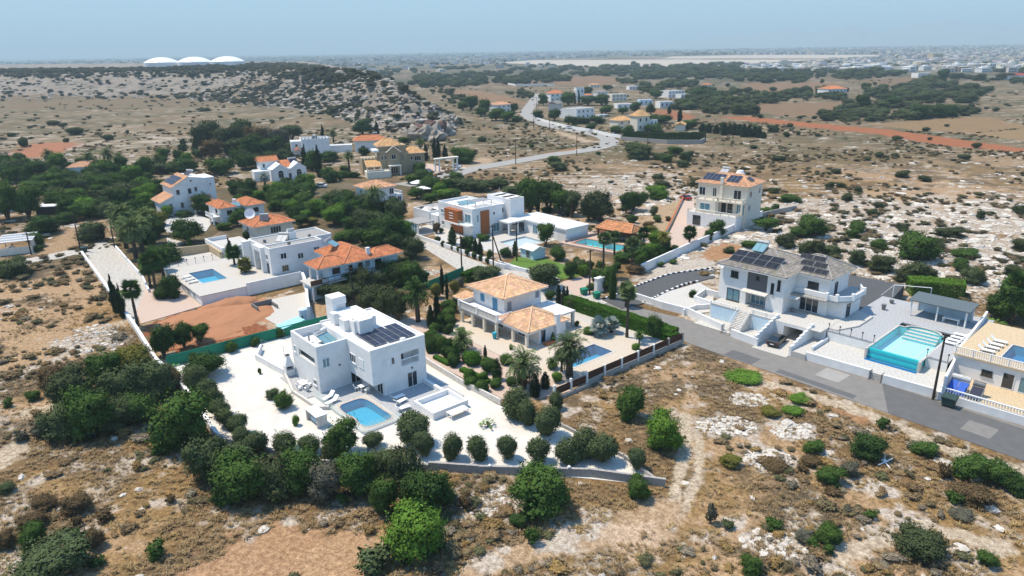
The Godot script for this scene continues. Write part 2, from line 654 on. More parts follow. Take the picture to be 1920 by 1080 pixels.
# rectangular pool: node at the middle, size along local x / z; water level y below the coping at h
func pool(label: String,c: Vector2,deg: float,sx: float,sz: float,h: float,floor_m: String,wall_m: String,coping: String,depth := 1.5,coping_w := 0.45,dig := true) -> Node3D:
	var o := thing("swimming_pool",label,"swimming pool",V(c,h),deg)
	if dig:
		holes.append([c,Vector2(sx,sz) / 2 + Vector2.ONE * 0.35,deg,depth + 0.6 - h])
	var x := sx / 2
	var z := sz / 2
	var g := Geo.new()
	g.quad(Vector3(-x,-depth,z),Vector3(x,-depth,z),Vector3(x,-depth,-z),Vector3(-x,-depth,-z))
	part("basin_floor",g,M[floor_m],o)
	g = Geo.new()
	var p := [Vector3(-x,0,-z),Vector3(x,0,-z),Vector3(x,0,z),Vector3(-x,0,z)]
	for i in 4:
		var a: Vector3 = p[i]
		var b: Vector3 = p[(i + 1) % 4]
		var d := Vector3.DOWN * depth
		g.quad(a + d,b + d,b - Vector3.UP * 0.02,a - Vector3.UP * 0.02)
	part("basin_wall",g,M[wall_m],o)
	g = Geo.new()
	var w := coping_w
	for i in 4:
		var a: Vector3 = p[i]
		var b: Vector3 = p[(i + 1) % 4]
		var oa := a + Vector3(signf(a.x),0,signf(a.z)) * w
		var ob := b + Vector3(signf(b.x),0,signf(b.z)) * w
		var dn := Vector3.DOWN * 0.14
		g.hexa([oa + dn,a + dn,b + dn,ob + dn,oa,a,b,ob])
	part("coping",g,M[coping],o)
	g = Geo.new()
	g.quad(Vector3(-x,-0.14,z),Vector3(x,-0.14,z),Vector3(x,-0.14,-z),Vector3(-x,-0.14,-z))
	part("water",g,M.pool_water,o)
	return o


# a flat slab with rectangular cut-outs for pools; rect and cut-outs in the slab's frame [x0,x1,z0,z1]
func slab(called: String,m: String,o: Vector2,deg: float,rects: Array,y0: float,y1: float,cuts := []) -> MeshInstance3D:
	var todo := rects.duplicate()
	for c in cuts:
		var next := []
		for r in todo:
			if c[0] >= r[1] or c[1] <= r[0] or c[2] >= r[3] or c[3] <= r[2]:
				next.append(r)
				continue
			if c[0] > r[0]:
				next.append([r[0],c[0],r[2],r[3]])
			if c[1] < r[1]:
				next.append([c[1],r[1],r[2],r[3]])
			var xa := maxf(r[0],c[0])
			var xb := minf(r[1],c[1])
			if c[2] > r[2]:
				next.append([xa,xb,r[2],c[2]])
			if c[3] < r[3]:
				next.append([xa,xb,c[3],r[3]])
		todo = next
	var g := Geo.new()
	for r in todo:
		g.box(r[0],r[1],y0,y1,r[2],r[3])
	return setting(called,g,M[m],V(o),deg)


func pavement(called: String,m: String,pts: Array,y0: float,y1: float) -> MeshInstance3D:
	var g := Geo.new()
	g.prism(PackedVector2Array(pts),y0,y1)
	return setting(called,g,M[m])


func ribbon(called: String,m: String,pts: Array,w: float,y0: float,y1: float) -> MeshInstance3D:
	var l := []
	var r := []
	for i in pts.size():
		var d: Vector2 = (pts[mini(i + 1,pts.size() - 1)] - pts[maxi(i - 1,0)]).normalized()
		var s := Vector2(-d.y,d.x) * w / 2
		l.append(pts[i] + s)
		r.append(pts[i] - s)
	r.reverse()
	return pavement(called,m,l + r,y0,y1)


func smooth_line(pts: Array,step := 4.0) -> Array:
	var c := Curve2D.new()
	for i in pts.size():
		var t: Vector2 = (pts[mini(i + 1,pts.size() - 1)] - pts[maxi(i - 1,0)]) / 6.0
		c.add_point(pts[i],-t,t)
	c.bake_interval = step
	return Array(c.get_baked_points())

# ------------------------------------------------------------------ houses

const TILE_PEACH := Color(0.68,0.43,0.26)
const TILE_ORANGE := Color(0.55,0.215,0.10)
const TILE_SAND := Color(0.62,0.38,0.18)
const TILE_GREY := Color(0.29,0.265,0.235)
const TILE_PALE := Color(0.60,0.34,0.20)


func village() -> void:
	white_house()
	tiled_villa()
	grey_roof_villa()
	corner_villa()
	flat_white_house()
	blue_wall_house()
	dish_house()
	twin_hip_house()
	gable_house()
	modern_house()
	palm_house()
	stone_mansion()
	arched_cottage()
	crenel_house()
	small_backs()
	tall_house()
	pool_pavilion()


func white_house() -> void:
	var o := Vector2(-24.0,-83.2)
	var h := thing("white_house","white flat-roofed two-storey house with grey solar panels behind the kidney-shaped pool","house",V(o),GRID)
	walls(h,"white_wall",[
		[-1.0,3.3,0,3.3,-8.0,-0.3],[-1.0,-0.7,3.3,6.6,-8.0,-5.9],[-1.0,-0.7,3.3,3.75,-5.9,-1.1],[-1.0,-0.7,4.75,6.6,-5.9,-1.1],
		[-1.0,-0.7,3.3,6.6,-1.1,-0.3],[-0.7,3.3,3.3,6.6,-0.6,-0.3],[-0.7,3.3,3.3,6.6,-8.0,-7.7],[0.9,3.3,3.3,5.3,-7.7,-0.6],
		[3.3,4.9,2.0,6.6,-8.0,5.9],[4.9,7.6,0,6.6,-8.0,5.9],[10.3,11.3,0,6.6,-8.0,5.9],[7.6,10.3,0,3.3,-8.0,5.9],[7.6,10.3,5.2,6.6,-8.0,5.9],[7.6,10.3,3.3,5.2,-8.0,4.3],[3.3,4.9,0,2.0,-8.0,-0.31]])
	var g := Geo.new()
	g.box(-0.7,3.3,5.25,5.45,-7.7,-0.6)
	var r := part("roof",g,M.white_roof,h)
	g = Geo.new()
	g.box(3.35,11.25,6.6,6.64,-7.95,5.85)
	part("roof_screed",g,M.white_roof,r)
	g = Geo.new()
	g.box(3.3,11.32,6.6,6.85,5.72,5.92)
	g.box(3.3,11.32,6.6,6.85,-8.0,-7.8)
	g.box(11.1,11.32,6.6,6.85,-7.8,5.72)
	part("parapet",g,M.white_wall,h)
	# stair tower and roof boxes
	g = Geo.new()
	g.box(4.9,7.0,6.6,10.0,-9.0,-8.0)
	g.box(4.9,5.5,6.6,10.0,-8.0,-6.9)
	g.box(5.5,7.0,8.9,10.0,-8.0,-6.9)
	g.box(5.5,7.0,6.6,8.9,-8.0,-7.2)
	part("stair_tower",g,M.white_wall,h)
	g = Geo.new()
	g.box(4.9,8.4,6.6,8.2,-6.9,-1.4)
	g.box(4.2,4.9,6.6,8.3,-6.6,-5.4)
	g.box(4.2,4.9,6.6,8.2,-3.9,-2.4)
	g.box(4.9,6.9,6.64,8.8,-1.4,0.5)
	g.box(4.6,4.9,6.64,8.6,-0.9,-0.4)
	part("roof_room",g,M.white_wall,h)
	for k in 3:
		panels(h,Vector3(4.55 + 2.05 * k,6.98,-0.2 + 0.12 * k),Vector3(1,0,0),Vector3(0,-0.03,1),2,3,"solar_cell",0.02,0.92,1.66)
	heater(h,Vector3(2.1,5.47,-3.6),20.0,2)
	g = Geo.new()
	g.tube(Vector3(0.3,5.4,-5.2),Vector3(0.3,6.9,-5.2),0.12,0.12,6)
	part("vent_pipe",g,M.grey_metal,h)
	g = Geo.new()
	g.box(8.1,8.7,6.66,6.95,5.0,5.5)
	part("roof_unit",g,M.white_plastic,h)
	win(h,"S",Vector3(0.15,3.5,-0.3),1.0,1.3,2,"frame_white","blue_glass")
	win(h,"W",Vector3(3.3,3.7,1.0),1.5,1.2,3)
	shutters(h,"W",Vector3(3.3,3.6,3.2),1.3,1.3,"white_wall")
	shutters(h,"S",Vector3(5.2,3.9,5.9),0.7,1.2,"white_wall",1)
	win(h,"S",Vector3(6.35,4.1,5.9),0.55,1.0,1)
	win(h,"W",Vector3(-1.0,3.9,-7.0),0.6,0.9,1,"frame_white","blue_glass")
	win(h,"S",Vector3(9.05,0.12,5.9),1.5,2.15,2,"frame_white","window_glass","door")
	win(h,"S",Vector3(8.3,3.32,4.3),1.2,1.8,2,"frame_white","window_glass","door")
	win(h,"S",Vector3(4.1,0.1,-0.3),1.4,1.85,2,"frame_white","window_glass","door")
	win(h,"W",Vector3(4.9,0.1,4.8),1.5,1.8,2,"frame_white","window_glass","door")
	win(h,"W",Vector3(-1.0,0.9,-1.6),0.9,0.8,2)
	railing(h,[Vector2(7.62,5.8),Vector2(10.28,5.8)],3.3,0.95,0.16,"white_metal",0.018,"balcony_railing")
	g = Geo.new()
	g.tube(Vector3(-0.9,3.95,-1.1),Vector3(-0.9,3.95,-5.9),0.03,0.03,5)
	part("balcony_rail",g,M.white_metal,h)
	for q in [[1.9,3.2,-0.3],[9.0,2.7,5.9]]:
		g = Geo.new()
		g.box(q[0],q[0] + 0.15,q[1],q[1] + 0.2,q[2],q[2] + 0.15)
		part("wall_lamp",g,M.black_metal,h)
	# side garden walls that belong to the house
	g = Geo.new()
	g.box(10.6,11.0,0.1,0.7,6.0,10.2)
	g.box(10.4,11.2,0.1,0.62,10.2,10.9)
	part("bench",g,M.white_wall,h)
	marks.append([local(o,GRID,5,0),"the white flat-roofed house with the kidney-shaped pool"])


func tiled_villa() -> void:
	var o := Vector2(1.9,-97.3)
	var h := thing("tiled_villa","white two-storey villa with pale peach tiled hip roofs and blue shutters","house",V(o),GRID)
	walls(h,"white_wall",[
		[1.7,9.4,0,5.5,-14.8,-6.9],[1.9,7.4,0,2.5,-6.9,0.9],[1.4,4.6,0,2.7,-19.0,-14.8],[-1.3,1.7,2.55,2.85,-14.8,-5.0],
		[-0.4,1.9,2.25,2.52,-6.2,-5.9],[-0.4,-0.05,2.1,2.52,-5.9,0.9],[-0.05,1.9,2.1,2.52,0.55,0.9]])
	hip(h,0.7,10.2,-15.4,-6.0,5.6,1.75,TILE_PEACH,"z")
	hip(h,-0.6,7.9,-6.9,1.3,2.6,1.75,TILE_PEACH,"z",4.0)
	lean(h,Vector3(0.6,2.8,-19.4),Vector3(0.6,2.8,-14.6),Vector3(2.6,3.7,-14.6),Vector3(2.6,3.7,-18.2),TILE_PEACH)
	# columns of the veranda
	for z in [0.5,-2.6,-5.6,-8.6,-11.6,-14.4]:
		var x := -0.22 if z > -5 else -1.0
		var g := Geo.new()
		g.box(x - 0.2,x + 0.2,0.1,2.4,z - 0.2,z + 0.2)
		g.box(x - 0.26,x + 0.26,2.4,2.54,z - 0.26,z + 0.26)
		part("column",g,M.cream_wall,h)
	# balcony front: parapet with posts, white scroll rail at its end
	var g := Geo.new()
	g.box(-1.3,-1.15,2.85,3.7,-14.8,-5.0)
	g.box(-1.15,1.6,2.85,3.7,-14.8,-14.65)
	part("balcony_parapet",g,M.pale_wall,h)
	g = Geo.new()
	g.box(-1.36,-1.09,3.7,3.8,-14.8,-5.0)
	for z in [-14.7,-10.0,-5.1]:
		g.box(-1.4,-1.08,2.86,3.95,z - 0.16,z + 0.16)
	part("balcony_coping",g,M.white_wall,h)
	railing(h,[Vector2(-1.1,-5.1),Vector2(1.6,-5.1)],2.86,0.9,0.2,"white_metal",0.025,"balcony_railing")
	shutters(h,"W",Vector3(1.7,3.5,-12.4),1.0,1.3)
	shutters(h,"W",Vector3(1.7,2.9,-9.2),1.2,2.1)
	shutters(h,"S",Vector3(2.7,3.0,-6.9),0.8,1.6,"shutter_grey",2)
	shutters(h,"S",Vector3(8.6,3.9,-6.9),0.8,1.4,"shutter_grey",2)
	win(h,"S",Vector3(2.7,0.2,0.9),0.9,2.0,1,"shutter_blue","window_glass","door")
	win(h,"W",Vector3(1.7,0.3,-8.0),1.6,2.0,2,"frame_white","window_glass","door")
	win(h,"W",Vector3(1.7,1.0,-12.6),0.9,1.1,2,"shutter_blue")
	win(h,"W",Vector3(1.9,0.3,-3.0),1.6,2.0,2,"frame_white","window_glass","door")
	g = Geo.new()
	g.box(4.9,5.7,0.1,4.1,0.9,1.5)
	g.box(4.82,5.78,4.1,4.2,0.82,1.58)
	part("chimney",g,M.white_wall,h)
	# flat canopy at the back right
	g = Geo.new()
	g.box(7.4,11.0,2.6,2.85,-6.9,-0.6)
	part("canopy_roof",g,M.white_roof,h)
	for p in [Vector2(10.7,-0.9),Vector2(10.7,-6.4)]:
		g = Geo.new()
		g.box(p.x - 0.22,p.x + 0.22,0.1,2.6,p.y - 0.22,p.y + 0.22)
		part("canopy_post",g,M.pale_wall,h)
	marks.append([local(o,GRID,4,-6),"the villa with peach tiled roofs"])


func grey_roof_villa() -> void:
	var o := Vector2(29.0,-109.5)
	var d := -47.0
	var t := 2.6
	var h := thing("grey_roofed_villa","white villa with grey tiled roof, black solar panels and a basement garage","house",V(o),d)
	walls(h,"white_wall",[
		[3.4,7.7,t,8.45,-14.5,-4.1],[11.1,13.9,t,8.45,-14.5,-4.1],[7.7,11.1,t,8.45,-14.5,-5.6],[7.7,11.1,5.6,8.45,-5.6,-4.5],
		[13.9,19.0,t,8.45,-15.0,-7.9],[19.0,21.4,t,5.25,-14.5,-8.4],[2.4,3.4,t,7.6,-9.5,-4.9],[13.9,19.0,5.55,6.3,-7.9,-7.4]])
	var g := Geo.new()
	g.box(7.75,11.05,5.3,8.4,-4.5,-4.25)
	part("cladding",g,M.grey_cladding,h)
	g = Geo.new()
	g.hexa([Vector3(7.3,5.05,-3.0),Vector3(11.5,5.05,-3.0),Vector3(11.5,5.5,-5.6),Vector3(7.3,5.5,-5.6),Vector3(7.3,5.2,-3.0),Vector3(11.5,5.2,-3.0),Vector3(11.5,5.65,-5.6),Vector3(7.3,5.65,-5.6)])
	part("porch_canopy",g,M.pale_wall,h)
	g = Geo.new()
	g.box(13.9,19.4,5.3,5.5,-7.9,-6.4)
	part("window_canopy",g,M.grey_roof,h)
	hip(h,2.6,14.4,-15.6,-3.4,8.6,2.3,TILE_GREY,"x",5.2)
	hip(h,11.5,19.6,-16.2,-7.3,8.6,2.2,TILE_GREY,"x",3.4)
	var slope := Vector3(0,-2.3,6.1).normalized()
	panels(h,Vector3(3.9,8.6 + 2.3 * 4.1 / 6.1 + 0.28,-7.5),Vector3(1,0,0),slope,4,2,"solar_black",0.05,2.0,1.5)
	slope = Vector3(0,-2.2,4.45).normalized()
	for k in 3:
		panels(h,Vector3(12.9 + 0.75 * k,10.55 + 0.25 - 0.62 * k,-11.2 + 1.22 * k),Vector3(1,0,0),slope,2,1,"solar_black",0.06,2.0,1.1)
	heater(h,Vector3(7.0,10.55,-8.6),0.0,2)
	win(h,"S",Vector3(5.5,6.7,-4.1),1.3,1.1,2,"frame_dark")
	win(h,"S",Vector3(5.5,2.8,-4.1),2.2,2.0,2,"frame_dark","blue_glass")
	win(h,"S",Vector3(9.4,7.1,-4.25),0.5,0.6,1,"frame_dark")
	win(h,"S",Vector3(9.4,t + 0.05,-5.6),3.0,2.3,4,"frame_white","blue_glass","door")
	win(h,"S",Vector3(12.0,5.5,-4.1),0.5,1.7,1,"frame_dark")
	win(h,"S",Vector3(13.0,6.2,-4.1),0.5,1.7,1,"frame_dark")
	win(h,"S",Vector3(16.3,t + 0.1,-7.9),3.0,2.2,3,"frame_white","window_glass","door")
	win(h,"S",Vector3(16.6,6.5,-7.9),1.7,1.1,3,"frame_dark")
	win(h,"E",Vector3(21.4,t + 0.1,-10.0),1.3,2.0,1,"frame_dark","window_glass","door")
	win(h,"E",Vector3(19.0,5.6,-10.5),1.0,1.9,1,"frame_dark","window_glass","door")
	# balcony round the right end
	g = Geo.new()
	g.prism(PackedVector2Array([Vector2(19.0,-7.2),Vector2(20.6,-7.4),Vector2(22.2,-9.4),Vector2(22.2,-13.6),Vector2(20.4,-16.4),Vector2(19.0,-16.4)]),5.27,5.5)
	part("balcony_floor",g,M.grey_paving,h)
	g = Geo.new()
	g.run([Vector2(19.0,-7.25),Vector2(20.55,-7.45),Vector2(22.1,-9.4),Vector2(22.1,-13.5),Vector2(20.4,-16.2)],5.5,6.25,0.2)
	for p in [Vector2(20.55,-7.45),Vector2(22.1,-9.4),Vector2(22.1,-13.5),Vector2(19.1,-7.25)]:
		g.box(p.x - 0.22,p.x + 0.22,5.5,6.6,p.y - 0.22,p.y + 0.22)
	part("balcony_parapet",g,M.white_wall,h)
	# terrace over the basement
	for q in [[3.3,14.0,-4.1,-1.1],[19.75,21.4,-8.0,-2.6]]:
		g = Geo.new()
		g.box(q[0],q[1],0,t,q[2],q[3])
		part("terrace_wall",g,M.white_wall,h)
	g = Geo.new()
	g.box(3.6,8.2,0.25,2.3,-1.1,-1.06)
	g.box(10.9,13.8,0.25,2.3,-1.1,-1.06)
	part("basement_wall",g,M.blue_wall,h)
	g = Geo.new()
	g.box(3.3,21.4,t,t + 0.06,-8.3,-1.0)
	part("terrace_floor",g,M.white_paving,h)
	railing(h,[Vector2(10.7,-1.2),Vector2(13.9,-1.2)],t,0.7,0.25,"white_wall",0.06)
	railing(h,[Vector2(3.4,-1.2),Vector2(8.3,-1.2)],t + 0.04,0.35,0.5,"white_wall",0.06)
	stairs(h,8.5,10.4,-1.0,2.2,t,0.2,"pale_wall")
	g = Geo.new()
	for x in [8.45,10.45]:
		g.tube(Vector3(x,1.1,2.2),Vector3(x,t + 0.9,-1.0),0.03,0.03,5)
		for k in 5:
			g.tube(Vector3(x,lerpf(0.2,t,k / 4.0),lerpf(2.2,-1.0,k / 4.0)),Vector3(x,lerpf(1.1,t + 0.9,k / 4.0),lerpf(2.2,-1.0,k / 4.0)),0.025,0.025,4)
	part("handrail",g,M.white_metal,h)
	# garage: two stepped side walls, lintel and dark interior
	g = Geo.new()
	for k in 7:
		var za := lerpf(4.2,-2.6,k / 7.0)
		var zb := lerpf(4.2,-2.6,(k + 1.0) / 7.0)
		var top := lerpf(1.5,3.3,(k + 0.5) / 7.0)
		g.box(14.0,14.35,0,top,zb,za)
		g.box(19.4,19.75,0,top - 0.1,zb,za)
	part("garage_side_wall",g,M.white_wall,h)
	g = Geo.new()
	g.box(14.35,19.4,2.2,t,-8.0,-1.0)
	g.box(14.35,15.9,0,2.2,-8.0,-1.0)
	g.box(15.9,19.4,0,2.2,-8.2,-8.0)
	part("garage_lintel",g,M.white_wall,h)
	g = Geo.new()
	g.box(14.6,16.0,5.45,5.6,-5.2,-4.1)
	part("plant_ledge",g,M.pale_wall,h)
	marks.append([local(o,d,11,-9),"the villa with the grey tiled roof"])


func corner_villa() -> void:
	var o := Vector2(52.8,-78.1)
	var d := -47.0
	var h := thing("corner_villa","cream villa with a pool terrace on its roof and white balustrades","house",V(o),d)
	walls(h,"white_wall",[[-1.3,14.0,0,3.9,-9.0,-6.9],[-1.3,3.2,0,3.9,-22.0,-9.0],[9.1,14.0,0,3.9,-22.0,-9.0],[3.2,9.1,0,3.9,-22.0,-15.0]])
	var g := Geo.new()
	for r in [[-1.4,3.3,-22.0,-6.6],[3.3,9.0,-22.0,-14.9],[9.0,14.0,-22.0,-6.6],[3.3,9.0,-9.0,-6.6]]:
		g.box(r[0],r[1],3.9,4.05,r[2],r[3])
	part("terrace_floor",g,M.yellow_paving,h)
	railing(h,[Vector2(-1.2,-6.8),Vector2(13.8,-6.8)],4.05,0.95,0.24,"white_wall",0.06)
	win(h,"S",Vector3(2.6,2.0,-6.9),1.2,0.8,2,"frame_dark")
	win(h,"S",Vector3(4.9,1.05,-6.9),1.3,2.1,1,"frame_white","window_glass","door")
	win(h,"S",Vector3(6.7,1.05,-6.9),1.3,2.1,1,"frame_white","blue_glass","door")
	g = Geo.new()
	g.box(0.3,14.0,0.0,1.0,-6.9,-0.3)
	part("yard_floor",g,M.yellow_paving,h)
	stairs(h,9.2,11.4,-6.8,-3.6,4.0,1.0,"sand_stone")
	pool("pale blue pool on the roof terrace at the photo's right edge",local(o,d,6.15,-11.95),d,5.7,5.8,4.07,"pool_deep","pool_blue","white_paving",1.3,0.2,false)
	marks.append([local(o,d,5,-8),"the cream villa at the right edge"])


func flat_white_house() -> void:
	var o := Vector2(-47.3,-133.3)
	var h := thing("flat_roofed_house","white two-storey house with grey flat roof above the rectangular raised pool","house",V(o),GRID)
	walls(h,"white_wall",[[-1.4,9.3,0,6.8,-6.2,4.3],[9.3,12.8,0,6.8,-6.2,1.2],[-2.1,-1.4,1.8,6.8,0.9,1.6],[-2.1,-1.4,1.8,6.8,-2.4,-1.8],[-2.9,-1.4,1.8,6.8,-6.2,-5.4],[-2.1,-1.4,5.9,6.8,-1.8,0.9]])
	flat_roof(h,-1.4,12.9,-6.2,1.2,6.82,0.22,"white_wall","grey_roof")
	var g := Geo.new()
	g.box(-1.2,9.1,6.6,6.83,1.22,4.1)
	part("roof",g,M.grey_roof,h)
	g = Geo.new()
	g.box(-1.42,9.32,6.7,7.05,4.1,4.32)
	g.box(-1.42,-1.2,6.7,7.05,1.22,4.1)
	g.box(9.1,9.32,6.7,7.05,1.22,4.1)
	part("parapet",g,M.white_wall,h)
	g = Geo.new()
	g.box(4.6,6.1,6.85,8.3,-1.6,-0.3)
	part("tank_plinth",g,M.white_wall,h)
	g = Geo.new()
	g.tube(Vector3(4.7,8.6,-1.0),Vector3(6.0,8.6,-1.0),0.42,0.42,10)
	g.tube(Vector3(6.0,8.6,-1.0),Vector3(4.7,8.6,-1.0),0.42,0.42,10)
	part("water_tank",g,M.white_metal,h)
	heater(h,Vector3(3.2,6.85,-0.5),-50.0,2,"grey_metal")
	for p in [Vector2(0.2,-1.8),Vector2(3.0,3.2),Vector2(8.6,0.3),Vector2(7.5,-5.0)]:
		g = Geo.new()
		g.box(p.x - 0.25,p.x + 0.25,6.84,7.4,p.y - 0.2,p.y + 0.2)
		part("roof_vent",g,M.dark_concrete,h)
	for k in [[1.2,4.6],[4.6,4.0],[8.0,4.6]]:
		win(h,"S",Vector3(k[0],k[1],4.3),1.2,1.15,2,"frame_white")
		if k[0] != 4.6:
			shutters(h,"S",Vector3(k[0] - 0.9,k[1],4.3),0.5,1.15,"white_wall",1)
			shutters(h,"S",Vector3(k[0] + 0.9,k[1],4.3),0.5,1.15,"white_wall",1)
	win(h,"S",Vector3(1.3,2.2,4.3),1.3,1.1,3,"sand_stone")
	win(h,"W",Vector3(-1.4,2.0,-0.5),1.3,2.1,2,"frame_dark","window_glass","door")
	win(h,"W",Vector3(-1.4,4.7,-0.5),0.9,1.0,1,"frame_white")
	win(h,"W",Vector3(-1.4,4.6,2.8),0.8,1.1,1,"frame_white")
	win(h,"W",Vector3(-1.4,2.0,2.8),0.9,1.9,1,"frame_dark","window_glass","door")
	win(h,"E",Vector3(12.8,4.7,-2.5),1.1,1.2,2,"frame_dark")
	# raised pool terrace of the house
	g = Geo.new()
	for r in [[-15.6,-13.0,-14.5,7.3],[-8.4,-1.4,-14.5,7.3],[-13.0,-8.4,-14.5,-8.3],[-13.0,-8.4,0.1,7.3]]:
		g.box(r[0],r[1],0,1.7,r[2],r[3])
	g.box(-1.4,3.0,0,1.7,4.32,7.3)
	part("terrace_base",g,M.white_wall,h)
	g = Geo.new()
	for r in [[-15.8,-13.0,-14.5,7.4],[-8.4,-1.42,-14.5,7.4],[-13.0,-8.4,-14.5,-8.3],[-13.0,-8.4,0.1,7.4]]:
		g.box(r[0],r[1],1.7,1.82,r[2],r[3])
	g.box(-1.42,3.0,1.7,1.82,4.32,7.4)
	part("terrace_floor",g,M.paving,h)
	g = Geo.new()
	g.box(-7.6,3.0,0,2.4,7.3,7.5)
	part("retaining_wall",g,M.white_wall,h)
	for k in 3:
		win(h,"W",Vector3(-15.6,0.1,-3.0 + 3.2 * k),1.4,1.4,2,"frame_white","blue_glass","door")
	pool("rectangular light blue pool on the raised terrace left of the flat-roofed house",local(o,GRID,-10.7,-4.1),GRID,4.5,8.3,1.84,"pool_sky","pool_sky","white_paving",1.4,0.4,false)
	marks.append([local(o,GRID,4,0),"the white house with the grey flat roof"])
	marks.append([local(o,GRID,-10.7,-4.1),"the raised rectangular pool"])


func blue_wall_house() -> void:
	var o := Vector2(-37.3,-130.2)
	var y := 3.2
	var h := thing("blue_walled_house","long bluish-white house with orange tiled roof above a railed deck","house",V(o),GRID)
	walls(h,"blue_wall",[[-2.2,12.2,y,5.7,6.8,9.6],[0.6,7.4,y,5.7,-0.6,6.8],[-4.3,-2.2,y,5.7,6.2,6.5]])
	hip(h,-4.7,2.5,5.2,10.6,5.8,1.3,TILE_ORANGE,"x")
	hip(h,0.2,7.8,-1.0,10.9,5.84,1.9,TILE_ORANGE,"z")
	hip(h,6.0,12.7,6.4,11.0,5.8,1.2,TILE_ORANGE,"x",2.0)
	for p in [Vector2(-4.3,9.6),Vector2(-4.3,6.6)]:
		var g := Geo.new()
		g.box(p.x - 0.14,p.x + 0.14,y,5.65,p.y - 0.14,p.y + 0.14)
		part("porch_post",g,M.white_wall,h)
	win(h,"S",Vector3(-0.7,4.0,9.6),1.6,1.2,1,"shutter_grey")
	win(h,"S",Vector3(2.2,4.0,9.6),0.7,1.1,2,"frame_dark")
	win(h,"S",Vector3(4.2,y + 0.05,9.6),0.9,1.9,1,"frame_dark","window_glass","door")
	win(h,"S",Vector3(5.7,4.1,9.6),0.9,1.2,1,"shutter_grey","blue_glass")
	win(h,"S",Vector3(7.9,y + 0.05,9.6),1.3,2.0,1,"frame_dark","window_glass","door")
	var g := Geo.new()
	g.box(5.6,6.3,5.9,7.7,9.3,9.9)
	part("chimney",g,M.white_wall,h)
	heater(h,Vector3(2.2,7.5,3.4),40.0,2,"solar_pale")
	# deck and lower storey
	g = Geo.new()
	g.box(-6.3,13.4,y - 0.22,y,6.2,11.0)
	part("deck",g,M.white_paving,h)
	g = Geo.new()
	g.box(-5.8,13.2,0,y - 0.22,7.0,9.4)
	part("lower_wall",g,M.blue_wall,h)
	for x in [-6.0,-2.5,1.0,4.6,8.2,12.0]:
		g = Geo.new()
		g.box(x - 0.12,x + 0.12,0,y - 0.22,10.7,10.95)
		part("deck_post",g,M.white_wall,h)
	win(h,"S",Vector3(-4.0,0.9,9.4),1.4,1.1,2,"frame_dark")
	win(h,"S",Vector3(5.2,0.1,9.4),1.4,2.1,2,"frame_dark","window_glass","door")
	railing(h,[Vector2(-4.2,10.9),Vector2(13.3,10.9)],y,0.9,1.2,"dark_timber",0.03,"deck_railing")
	g = Geo.new()
	g.box(-6.3,-4.3,y,y + 0.9,10.8,11.0)
	part("deck_screen",g,M.door_brown,h)
	marks.append([local(o,GRID,4,6),"the long house with the orange roof"])


func dish_house() -> void:
	var o := Vector2(-65.5,-174.6)
	var h := thing("orange_roofed_house","cream house with an orange tiled roof carrying a big white satellite dish","house",V(o),41.0)
	walls(h,"cream_wall",[[-4.9,4.2,0,3.9,7.8,15.4]])
	hip(h,-5.5,4.8,7.1,16.1,4.0,1.6,TILE_ORANGE,"x")
	win(h,"S",Vector3(0.0,1.8,15.4),2.6,1.6,4,"frame_white","window_glass","door")
	win(h,"W",Vector3(-4.9,2.2,11.0),1.2,1.2,2)
	heater(h,Vector3(-1.8,4.75,13.6),-30.0,2,"solar_cell")
	var g := Geo.new()
	var c := Vector3(-3.4,6.0,9.6)
	var nrm := Vector3(-0.5,0.35,0.8).normalized()
	var s := nrm.cross(Vector3.UP).normalized()
	var t := s.cross(nrm)
	for i in 16:
		var a := TAU * i / 16
		var b := TAU * (i + 1) / 16
		var pa := c + (s * cos(a) + t * sin(a)) * 1.25 + nrm * 0.3
		var pb := c + (s * cos(b) + t * sin(b)) * 1.25 + nrm * 0.3
		var qa := c + (s * cos(a) + t * sin(a)) * 0.65 + nrm * 0.06
		var qb := c + (s * cos(b) + t * sin(b)) * 0.65 + nrm * 0.06
		g.quad(qa,qb,pb,pa)
		g.tri(c,qb,qa)
	g.tube(c,c + nrm * 1.0,0.03,0.03,4)
	g.tube(Vector3(-3.2,4.2,9.5),c,0.06,0.06,5)
	part("satellite_dish",g,M.white_metal,h)
	marks.append([local(o,41,0,12),"the orange-roofed house with the big dish"])


